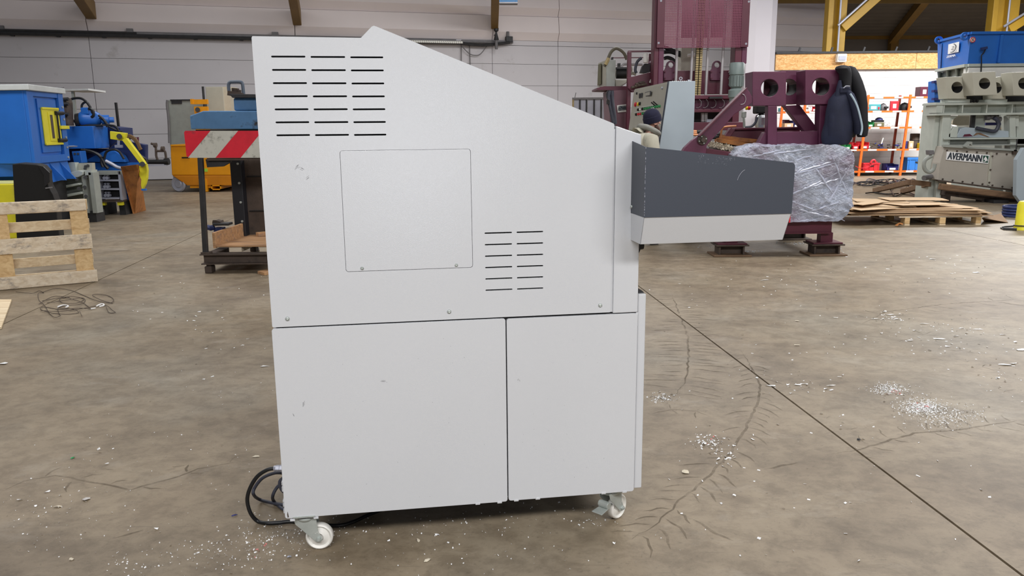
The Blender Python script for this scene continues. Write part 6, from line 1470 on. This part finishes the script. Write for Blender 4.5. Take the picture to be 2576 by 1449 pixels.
ORD = ['lowest', 'second lowest', 'third lowest', 'fourth lowest', 'fifth lowest', 'middle', 'fifth from the top', 'fourth from the top', 'third from the top', 'second from the top', 'uppermost']
def sheet(cx_, cy, z, w, d, a, tilt=(0, 0), mt=None, label='flat brown cardboard sheet in the pile on the low pallet'):
    M = Matrix.Translation(V((cx_, cy, z))) @ Matrix.Rotation(R(a), 4, 'Z') @ Matrix.Rotation(R(tilt[0]), 4, 'X') @ Matrix.Rotation(R(tilt[1]), 4, 'Y')
    b = B(M); x0_, y0_ = -w / 2, -d / 2; j = lambda: random.uniform(-.06, .06)
    b.prism([(x0_ + j(), y0_ + j(), 0), (j(), y0_ + j() * .5, 0), (-x0_ + j(), y0_ + j(), 0), (-x0_ + j(), j(), 0), (-x0_ + j(), -y0_ + j(), 0), (x0_ + j(), -y0_ + j(), 0)], (0, 0, .007))
    return build(b, 'cardboard_sheet', mt or M_card, label=label, cat='cardboard', group=GC)
mxx = (A(2125, 540, CY).x + A(2530, 540, CY).x) / 2; z = .139
for k in range(11):
    w = 2.15 - k * .03 + random.uniform(-.12, .12); sheet(mxx - .08 + random.uniform(-.12, .12) - k * .012, CY + .62 + random.uniform(-.05, .05), z, w, 1.25 - k * .02, random.uniform(-7, 7), (0, 0), M_card if k % 3 else M_cardedge, 'large flat cardboard sheet on the low pallet, %s of the large sheets' % ORD[k]); z += .0095
LB = ['offcut of cardboard at the left front of the pile', 'offcut of cardboard left of the middle of the pile', 'offcut of cardboard at the far left back of the pile', 'long cardboard offcut right of the middle of the pile', 'cardboard offcut at the back of the pile middle', 'narrow slanting strip of cardboard on top of the pile', 'cardboard offcut at the right back of the pile']
for k, (dx, dy, w, d, a) in enumerate(((-.75, .1, .7, .5, 20), (-.4, .35, .8, .45, -12), (-.85, .6, .6, .6, 8), (.1, .3, .9, .5, 10), (-.3, .75, .8, .5, -20), (-.65, .3, .65, .22, 32), (.25, .8, .9, .5, -6))):
    sheet(mxx + dx, CY + .12 + dy, z + .001, w, d, a, (random.uniform(-.6, .6), random.uniform(-.6, .6)), None, LB[k]); z += .011
b = B(); b.prism([A(2470, 549, CY + .1), A(2518, 538, CY + .5), FL(2536, 561), FL(2475, 566 - 10)], (0, .0, .007)); build(b, 'cardboard_flap', M_cardedge, label='dark cardboard flap hanging off the right side of the pallet', cat='cardboard')
# bits at the right border
t = T('yellow_bollard', 'yellow steel post foot cut by the right border', 'post', FL(2575, 579))
b = B(); yb_ = FL(2575, 580); b.lathe(V((yb_.x + .05, yb_.y + .1, 0)), (0, 0, 1), [(0, .001), (0, .12), (.02, .12), (.05, .105), (.36, .1), (.4, .08), (.42, .001)], 20); build(b, 'post', M_yel, t, smooth=True)
b = B(); b.tube([V((yb_.x + .05 + .112 * math.cos(R(a)), yb_.y + .1 + .112 * math.sin(R(a)), .05 + .00006 * a)) for a in range(150, 380, 20)], .008, 6, 1); build(b, 'wire', M_steeldk, t)
t = T('black_cable', 'black cable with a connector on the floor before the yellow post', 'cable', FL(2535, 575))
b = B(); b.tube([FL(x, y, .012) for x, y in ((2563, 561), (2548, 568), (2527, 570), (2518, 573), (2524, 576))], .01, 6); build(b, 'cord', M_rub, t, smooth=True)
b = B(); b.tube([FL(x, y, .022) for x, y in ((2524, 575), (2540, 576), (2558, 577))], .02, 8, 2); build(b, 'connector', M_steeldk, t, smooth=True)
t = T('hose_coil', 'coil of dark blue hose on the floor by the right border', 'hose', FL(2560, 545))
for k in range(4):
    c_ = FL(2566, 546); b = B(); b.tube([c_ + V((.26 * math.cos(R(a)), .2 * math.sin(R(a)), .028 + k * .045)) for a in range(0, 361, 24)], .024, 8, 1); build(b, 'turn', M_navy, t, smooth=True)
# ================================================================ PERSON
Yp_ = 10.2
hc = A(1646, 302, Yp_)                                   # middle of the head
face = R(22); fd = V((math.cos(face), math.sin(face), 0)); rt = V((fd.y, -fd.x, 0))     # facing direction and his right side
PX, PYc = hc.x - fd.x * .07, hc.y - fd.y * .07
person = T('person', 'person in a navy beanie and stone grey hooded sweatshirt, standing behind the white machine', 'person', V((PX, PYc, 0)))
hz = hc.z
def pt(f, r, z): return V((PX, PYc, 0)) + fd * f + rt * r + V((0, 0, z))
def skin(name, verts, edges, mat, parent, sub=2, root=0):
    off = ORG[parent.name]; me = bpy.data.meshes.new(name)
    me.from_pydata([tuple(v[0] - off) for v in verts], edges, [])
    o = bpy.data.objects.new(name, me); COL.objects.link(o); o.parent = parent; ORG[o.name] = off
    md = o.modifiers.new('skin', 'SKIN'); md.use_smooth_shade = True; md.branch_smoothing = .6
    for i, v in enumerate(verts):
        s = me.skin_vertices[0].data[i]; s.radius = v[1] if isinstance(v[1], tuple) else (v[1], v[1]); s.use_root = (i == root)
    sd = o.modifiers.new('sub', 'SUBSURF'); sd.levels = sub; sd.render_levels = sub
    me.materials.append(mat); return o
S_ = hz - .215                                            # shoulder height
vs = [(pt(-.05, 0, .96), .11), (pt(-.06, 0, 1.15), .10), (pt(-.07, 0, S_ - .08), .11), (pt(.0, 0, S_ + .04), .07), (pt(.04, 0, hz - .12), .06), (pt(.06, 0, hz - .04), .082), (pt(.05, 0, hz + .05), .09), (pt(.045, 0, hz + .1), .06),
      (pt(-.06, .19, S_ - .02), .05), (pt(-.08, .255, S_ - .3), .042), (pt(.1, .24, S_ - .48), .032), (pt(.18, .22, S_ - .52), .03),
      (pt(-.06, -.19, S_ - .02), .05), (pt(-.08, -.255, S_ - .3), .042), (pt(.1, -.22, S_ - .52), .032), (pt(.17, -.2, S_ - .56), .03),
      (pt(.0, .1, .88), .10), (pt(.08, .1, .48), .065), (pt(-.02, .1, .09), .042), (pt(.12, .1, .035), .035),
      (pt(.0, -.1, .88), .10), (pt(-.02, -.1, .48), .065), (pt(-.2, -.1, .1), .042), (pt(-.07, -.1, .035), .035), (pt(.115, 0, hz - .105), .035)]
es = [(0, 1), (1, 2), (2, 3), (3, 4), (4, 5), (5, 6), (6, 7), (2, 8), (8, 9), (9, 10), (10, 11), (2, 12), (12, 13), (13, 14), (14, 15), (0, 16), (16, 17), (17, 18), (18, 19), (0, 20), (20, 21), (21, 22), (22, 23), (5, 24)]
skin('body', vs, es, M_skin, person)
for sg, base in ((1, 11), (-1, 15)):                     # hands
    p = vs[base][0]
    for k in range(4):
        q = p + rt * (-.024 + .016 * k) * 1.0
        skin('finger', [(q, .011), (q + fd * .045 + V((0, 0, -.02)), .009), (q + fd * (.07 + .006 * (k % 2)) + V((0, 0, -.05)), .008)], [(0, 1), (1, 2)], M_skin, person, 1)
    skin('thumb', [(p - rt * sg * .02, .012), (p - rt * sg * .045 + fd * .03 + V((0, 0, -.012)), .01), (p - rt * sg * .045 + fd * .055 + V((0, 0, -.03)), .008)], [(0, 1), (1, 2)], M_skin, person, 1)
b = B(); c_ = pt(.138, 0, hz - .03); b.prism([c_ + V((0, 0, .045)) - fd * .01, c_ + fd * .03 + V((0, 0, -.01)), c_ + fd * .012 + rt * .016 + V((0, 0, -.018)), c_ - fd * .012 + rt * .016 + V((0, 0, -.005))], rt * -.03); build(b, 'nose', M_skin, person, bev=.006)
for sg in (-1, 1):
    b = B(); b.lathe(pt(.128, .032 * sg, hz + .0), fd, [(-.01, .001), (-.006, .012), (.004, .013), (.012, .001)], 10); build(b, 'eye', M_dark, person, smooth=True)
    b = B(); b.lathe(pt(.03, .086 * sg, hz - .035), rt * sg, [(0, .001), (0, .024), (.012, .026), (.016, .012), (.012, .001)], 12); build(b, 'ear', M_skin, person, smooth=True)
b = B(); b.bar(pt(.138, -.022, hz - .087), pt(.138, .022, hz - .087), .006, .006); build(b, 'mouth', paint('lips', rgb(160, 100, 92), .6), person)
skin('stubble', [(pt(.05, .062, hz - .065), .026), (pt(.09, .056, hz - .105), .026), (pt(.122, .0, hz - .125), .036), (pt(.09, -.056, hz - .105), .026), (pt(.05, -.062, hz - .065), .026)], [(0, 1), (1, 2), (2, 3), (3, 4)], M_beard, person, 2, 2)
# beanie: tilted dome with turned-up cuff
b = B(); ax_ = (V((0, 0, 1)) * .95 - fd * .28).normalized(); bc = pt(.045, 0, hz - .006)
b.lathe(bc, ax_, [(-.02, .105), (-.022, .114), (.0, .1165), (.03, .117), (.052, .1155), (.056, .109), (.075, .107), (.10, .098), (.125, .078), (.142, .05), (.15, .02), (.152, .001)], 28); build(b, 'beanie', M_beanie, person, smooth=True)
# sweatshirt
OF = -.05
b = B(); b.oloft([(pt(-.02 + OF, 0, .80), .19, .15), (pt(-.02 + OF, 0, .86), .205, .165), (pt(-.03 + OF, 0, 1.0), .20, .165), (pt(-.04 + OF, 0, 1.16), .21, .17), (pt(-.05 + OF, 0, S_ - .16), .225, .17), (pt(-.055 + OF, 0, S_ - .04), .215, .15), (pt(-.05 + OF, 0, S_ + .02), .17, .12), (pt(-.03 + OF, 0, S_ + .06), .10, .095)], rt, fd, 22)
for v in b.v: v += V((noise.noise(v * 7) * .012, noise.noise(v * 7 + V((3, 3, 3))) * .012, 0))
build(b, 'sweatshirt', M_hood, person, smooth=True)
for sg in (1, -1):
    b = B(); b.taper([pt(-.05 + OF, .12 * sg, S_ - .005), pt(-.05 + OF, .2 * sg, S_ - .03), pt(-.055 + OF, .245 * sg, S_ - .12), pt(-.05 + OF, .265 * sg, S_ - .24), pt(-.03 + OF, .265 * sg, S_ - .33), pt(.03 + OF, .255 * sg, S_ - .42), pt(.09 + OF, .24 * sg, S_ - .47), pt(.11 + OF, .235 * sg, S_ - .485)], [.07, .098, .095, .085, .078, .066, .056, .05], 14)
    for v in b.v: v += V((noise.noise(v * 14) * .008, noise.noise(v * 14 + V((3, 3, 3))) * .008, 0))
    build(b, 'sleeve', M_hood, person, smooth=True)
hd = [pt(.11, 0, S_ + .035), pt(.085, .085, S_ + .05), pt(-.0, .12, S_ + .085), pt(-.09, .1, S_ + .13), pt(-.13, 0, S_ + .14), pt(-.09, -.1, S_ + .13), pt(-.0, -.12, S_ + .085), pt(.085, -.085, S_ + .05)]
skin('hood', [(p, (.04, .034)) for p in hd], [(i, (i + 1) % 8) for i in range(8)], M_hooddk, person, 2)
skin('hood_back', [(pt(-.15, .05, S_ + .1), .05), (pt(-.17, 0, S_ + .04), .06), (pt(-.15, -.05, S_ + .1), .05)], [(0, 1), (1, 2)], M_hood, person, 2, 1)
for sg, q in ((1, [pt(.0, .09, .93), pt(.0, .1, .82), pt(.06, .1, .48), pt(-.02, .1, .12), pt(-.02, .1, .06)]), (-1, [pt(.0, -.09, .93), pt(.0, -.1, .82), pt(-.02, -.1, .48), pt(-.19, -.1, .12), pt(-.19, -.1, .06)])):
    b = B(); b.taper(q, [.115, .11, .08, .07, .068], 14); build(b, 'trouser_leg', M_jean, person, smooth=True)
for f, r_ in ((-.03, .1), (-.22, -.1)):
    skin('shoe', [(pt(f, r_, .05), .05), (pt(f + .1, r_, .042), .042), (pt(f + .17, r_, .036), .036)], [(0, 1), (1, 2)], M_shoe, person, 2)

# ================================================================ JACKETS
Yj_ = 9.22
def jring(x, y, wx, dy, Y=Yj_): c_ = A(x, y, Y); return (c_, wx / 2000 * Y, dy)
jk = T('black_jacket', 'black quilted jacket hanging behind the navy one on the wine red block', 'jacket', A(2150, 350, Yj_ + .2))
Y2 = Yj_ + .16
b = B(); b.loft([jring(x, y, w, d, Y2) for x, y, w, d in ((2138, 166, 4, .02), (2139, 170, 11, .05), (2146, 185, 15, .07), (2152, 205, 17, .08), (2159, 232, 17, .085), (2165, 262, 16, .085), (2168, 295, 15, .08), (2168, 325, 14, .075), (2167, 341, 12, .07), (2166, 345, 8, .05))], 16)
for i, v in enumerate(b.v): v += V((0, 0, 0)) + V((math.sin(v.z * 75) * .007, 0, 0))
build(b, 'sleeve', M_jblack, jk, smooth=True)
b = B(); b.loft([jring(x, y, w, d, Y2 + .05) for x, y, w, d in ((2118, 168, 5, .03), (2118, 176, 16, .06), (2120, 200, 24, .08), (2122, 240, 28, .09), (2124, 300, 30, .09), (2122, 340, 30, .09), (2122, 346, 26, .07))], 18); build(b, 'jacket_body', M_jblack, jk, smooth=True)
jn_ = T('navy_jacket', 'navy work jacket with pale piping hung over the right end of the wine red block', 'jacket', A(2110, 363, Yj_))
b = B(); b.loft([jring(x, y, w, d) for x, y, w, d in ((2120, 164, 4, .02), (2119, 167, 14, .07), (2120, 173, 18, .09), (2126, 185, 14, .08), (2127, 205, 13, .08), (2126, 225, 13, .08), (2126, 234, 14, .08))], 16); build(b, 'hood', M_jblack, jn_, smooth=True)
b = B(); b.loft([jring(x, y, w, d) for x, y, w, d in ((2122, 222, 10, .05), (2120, 232, 20, .08), (2115, 250, 27, .1), (2111, 280, 32, .11), (2110, 310, 35, .12), (2107, 335, 37, .12), (2104, 350, 36, .12), (2101, 362, 32, .11), (2101, 364, 30, .09))], 22)
for v in b.v: v += V((0, 0, 0)) + V((noise.noise(v * 9) * .012, noise.noise(v * 9 + V((5, 5, 5))) * .02, 0))
build(b, 'jacket_body', M_jnavy, jn_, smooth=True)
b = B(); b.loft([jring(x, y, w, d, Yj_ - .04) for x, y, w, d in ((2113, 202, 3, .02), (2112, 215, 6, .03), (2107, 250, 9, .04), (2100, 275, 12, .05), (2097, 295, 14, .06), (2095, 340, 16, .07), (2094, 350, 14, .06))], 14); build(b, 'front_flap', M_jnavy, jn_, smooth=True)
b = B(); b.loft([jring(x, y, w, d, Yj_ - .06) for x, y, w, d in ((2131, 226, 6, .03), (2136, 236, 11, .06), (2143, 255, 12, .065), (2150, 280, 12, .065), (2156, 310, 11, .06), (2158, 332, 10, .055), (2158, 338, 7, .04))], 14); build(b, 'sleeve', M_jnavy, jn_, smooth=True)
b = B(); b.tube([A(x, y, Yj_ - .12) for x, y in ((2139, 236), (2148, 250), (2157, 270), (2164, 295), (2168, 315), (2168, 328), (2165, 340))], .011, 8); build(b, 'piping', paint('reflective_piping', rgb(176, 196, 208), .4), jn_, smooth=True)
b = B(); b.tube([A(x, y, Yj_ - .1) for x, y in ((2122, 222), (2128, 217), (2138, 217))], .006, 6); build(b, 'hood_piping', M_galv, jn_, smooth=True)
build(B().pb(2114, 219, 2141, 235, Yj_ - .095, .04), 'collar_flap', M_jnavy, jn_, bev=.015)

# ================================================================ PAPER ON THE FLOOR
random.seed(21)
def shreds(clusters, name, mat, label, smin=.003, smax=.014):
    b = B()
    for x, y, sx, sy, n in clusters:
        for k in range(n):
            p = FL(x + random.gauss(0, sx), y + random.gauss(0, sy), .0015)
            if -1.0 < p.x < .62 and 2.6 < p.y < 3.4 and False: continue
            s = random.uniform(smin, smax) * (1 if random.random() < .85 else 1.6); a = random.uniform(0, 6.28); r_ = random.uniform(.2, .6)
            u, w = V((math.cos(a), math.sin(a), 0)) * s, V((-math.sin(a), math.cos(a), 0)) * s * r_
            b.add([p - u - w, p + u - w * random.uniform(.5, 1), p + u * random.uniform(.7, 1) + w + V((0, 0, random.uniform(0, .006))), p - u + w + V((0, 0, random.uniform(0, .004)))], [(0, 1, 2, 3)])
    return build(b, name, mat, kind='stuff', label=label, cat='paper shreds')
shreds([(2320, 1026, 28, 10, 1300), (2385, 1048, 42, 14, 500), (2232, 978, 22, 7, 600), (2270, 990, 40, 12, 60), (1785, 1114, 24, 10, 60), (1665, 1001, 16, 6, 120)], 'dense_paper_dust', M_paper, 'dense drifts of tiny white paper dust on the right floor', .001, .0042)
shreds([(1785, 1114, 24, 10, 70), (1830, 1150, 20, 12, 30), (1665, 1001, 16, 6, 60), (2235, 795, 26, 8, 45), (2420, 830, 90, 22, 60), (2010, 968, 40, 10, 26), (2520, 950, 40, 40, 40), (2330, 860, 120, 40, 60), (1900, 900, 200, 120, 60), (2100, 1200, 250, 120, 50)],
       'white_paper_shreds', M_paper, 'drifts of tiny white paper shreds on the floor right of the machine', .002, .008)
shreds([(600, 1385, 70, 26, 170), (430, 1410, 90, 22, 70), (310, 1415, 25, 10, 20), (120, 1310, 80, 50, 70), (690, 1340, 40, 20, 110), (780, 1350, 60, 30, 60), (400, 1200, 220, 100, 90), (560, 900, 130, 120, 90), (1000, 1320, 260, 18, 110), (1400, 1310, 120, 30, 60), (1100, 1400, 300, 30, 70)],
       'fine_paper_specks', M_paper, 'fine white paper specks on the floor left of and below the machine', .001, .0034)
shreds([(560, 800, 60, 90, 40), (420, 740, 60, 60, 20), (2000, 700, 200, 40, 60), (2350, 680, 120, 30, 50)], 'distant_paper_specks', M_paper, 'white specks scattered on the floor further back', .004, .012)
shreds([(2312, 1022, 14, 5, 16), (2250, 985, 10, 4, 10), (645, 1390, 30, 12, 8), (1790, 1105, 16, 6, 4)], 'pink_paper_shreds', M_paperr, 'a few pink shreds among the white paper drifts', .002, .006)
GS = 'separate paper scraps on the floor'
def scrap(x, y, w, d, a, mt=M_paper, label='small white paper scrap lying apart on the floor', hgt=.006):
    c_ = FL(x, y, .0015); M = Matrix.Translation(c_) @ Matrix.Rotation(R(a), 4, 'Z'); b = B(M); n = 7
    vs = [(0, 0, hgt)] + [(w * .5 * math.cos(6.283 * k / n) * random.uniform(.65, 1.15), d * .5 * math.sin(6.283 * k / n) * random.uniform(.65, 1.15), random.uniform(0, hgt)) for k in range(n)]
    b.add(vs, [(0, k + 1, (k + 1) % n + 1) for k in range(n)])
    o = build(b, 'paper_scrap', mt, label=label, cat='paper scrap', group=GS); md = o.modifiers.new('thick', 'SOLIDIFY'); md.thickness = .0008; md.offset = 1; return o
scrap(217, 1256, .035, .04, 20, paint('grey_paper', rgb(186, 182, 178), .7), 'grey translucent square scrap on the left floor')
scrap(1724, 1188, .04, .03, -10, M_paperb, 'torn cream scrap right of the front door edge')
scrap(727, 1402, .022, .016, 30, M_galv, 'grey triangular scrap below the left castor')
scrap(183, 1153, .022, .014, 60, M_green, 'pale green scrap on the left floor')
scrap(664, 922, .06, .016, 15, M_paper, 'long white torn strip left of the machine near its middle')
scrap(1053, 1360, .012, .03, 10, M_paperb, 'cream strip on the floor below the machine'); scrap(1074, 1411, .03, .012, 40, M_paperb, 'curled cream strip at the bottom of the picture')
scrap(180, 1408, .018, .014, 0, M_paperb, 'cream scrap near the lower left corner'); scrap(645, 1149, .04, .012, 8, M_paperb, 'cream strip left of the cable loop')
scrap(148, 1275, .04, .014, 5, M_paperb, 'crumpled cream scrap at the left below the grey square'); scrap(9, 915, .06, .05, 0, M_paper, 'white scrap cut by the left border')
scrap(250, 1136, .018, .02, 40, M_paper, 'folded white scrap above the small white rectangle', .02); scrap(270, 1168, .022, .01, 5, M_paper, 'small white rectangle on the left floor')
scrap(590, 1298, .026, .012, 30, M_navyp, 'dark blue scrap left of the cable loop'); scrap(2160, 1107, .02, .02, 10, M_rub, 'dark scrap by the sawn joint')
scrap(1924, 705, .12, .02, 25, M_paper, 'bent white strip on the floor before the wine red press'); scrap(2006, 808, .04, .02, 0, M_paperb, 'cream scrap in the middle of the right floor'); scrap(2005, 869, .05, .025, -10, M_paperb, 'cream scrap between the sawn joint and the paper drifts')
scrap(2262, 570, .12, .1, 0, M_rust, 'brown rag on the floor right of the wine red foot', .06)
scrap(2361, 853, .1, .024, -14, M_paper, 'long grey-white torn strip right of the upper paper drift'); scrap(2290, 857, .045, .018, 0, M_paper, 'short curled white strip below the upper paper drift')
scrap(2530, 918, .1, .024, -12, M_paper, 'forked white strip near the right border, larger of two'); scrap(2205, 803, .05, .016, -10, M_paper, 'white strip at the left end of the upper paper drift')
scrap(2240, 792, .08, .016, 15, M_paper, 'long white strip in the upper paper drift'); scrap(1940, 971, .07, .014, -15, M_paper, 'narrow white strip lying across the sawn joint')
scrap(2455, 686, .11, .04, 15, M_paper, 'white scrap far back on the right floor, before the cardboard pallet'); scrap(2090, 971, .06, .012, 5, M_paper, 'thin white strip between the joint and the dense paper drift')
scrap(2325, 815, .07, .013, -5, M_paper, 'thin white strip right of the upper paper drift'); scrap(2570, 880, .08, .05, 10, M_paper, 'white scrap cut by the right border')
b = B()
for x, y, w, d, a in ((1982, 968, .035, .012, 40), (2008, 968, .05, .016, 10), (2020, 966, .05, .01, -5), (2030, 968, .035, .012, 60), (1990, 990, .02, .015, 0), (2077, 979, .035, .014, 20), (2092, 982, .03, .014, 0), (2112, 950, .045, .008, -5), (2120, 944, .018, .012, 30), (2256, 803, .05, .016, 5), (2102, 800, .045, .012, 10), (2550, 915, .05, .02, 10), (2509, 951, .035, .02, 15), (2523, 842, .07, .01, -4), (2405, 846, .05, .014, 8), (2432, 838, .03, .02, 40), (2460, 829, .08, .012, -6), (2555, 861, .04, .02, 20), (1847, 1248, .018, .012, 0), (2218, 839, .025, .018, 30), (394, 1332, .02, .01, 0), (1544, 1368, .012, .012, 0), (1100, 1347, .02, .012, 0), (90, 1274, .016, .01, 10), (152, 1247, .012, .008, 0), (120, 1238, .03, .01, 12), (50, 1258, .03, .01, 25), (2345, 652, .08, .04, 0), (2225, 784, .05, .02, 5), (2247, 799, .04, .015, -20), (2300, 832, .04, .012, 10), (2383, 872, .04, .016, -30), (2420, 826, .05, .014, 8)):
    M = Matrix.Translation(FL(x, y, .0015)) @ Matrix.Rotation(R(a), 4, 'Z'); n = 6
    b.add([M @ V((w * .5 * math.cos(6.283 * k / n) * random.uniform(.6, 1.2), d * .5 * math.sin(6.283 * k / n) * random.uniform(.7, 1.15), random.uniform(0, .008))) for k in range(n)], [tuple(range(n))])
build(b, 'loose_paper_strips', M_paper, kind='stuff', label='thin white paper strips strewn between the drifts on the right floor', cat='paper strips')
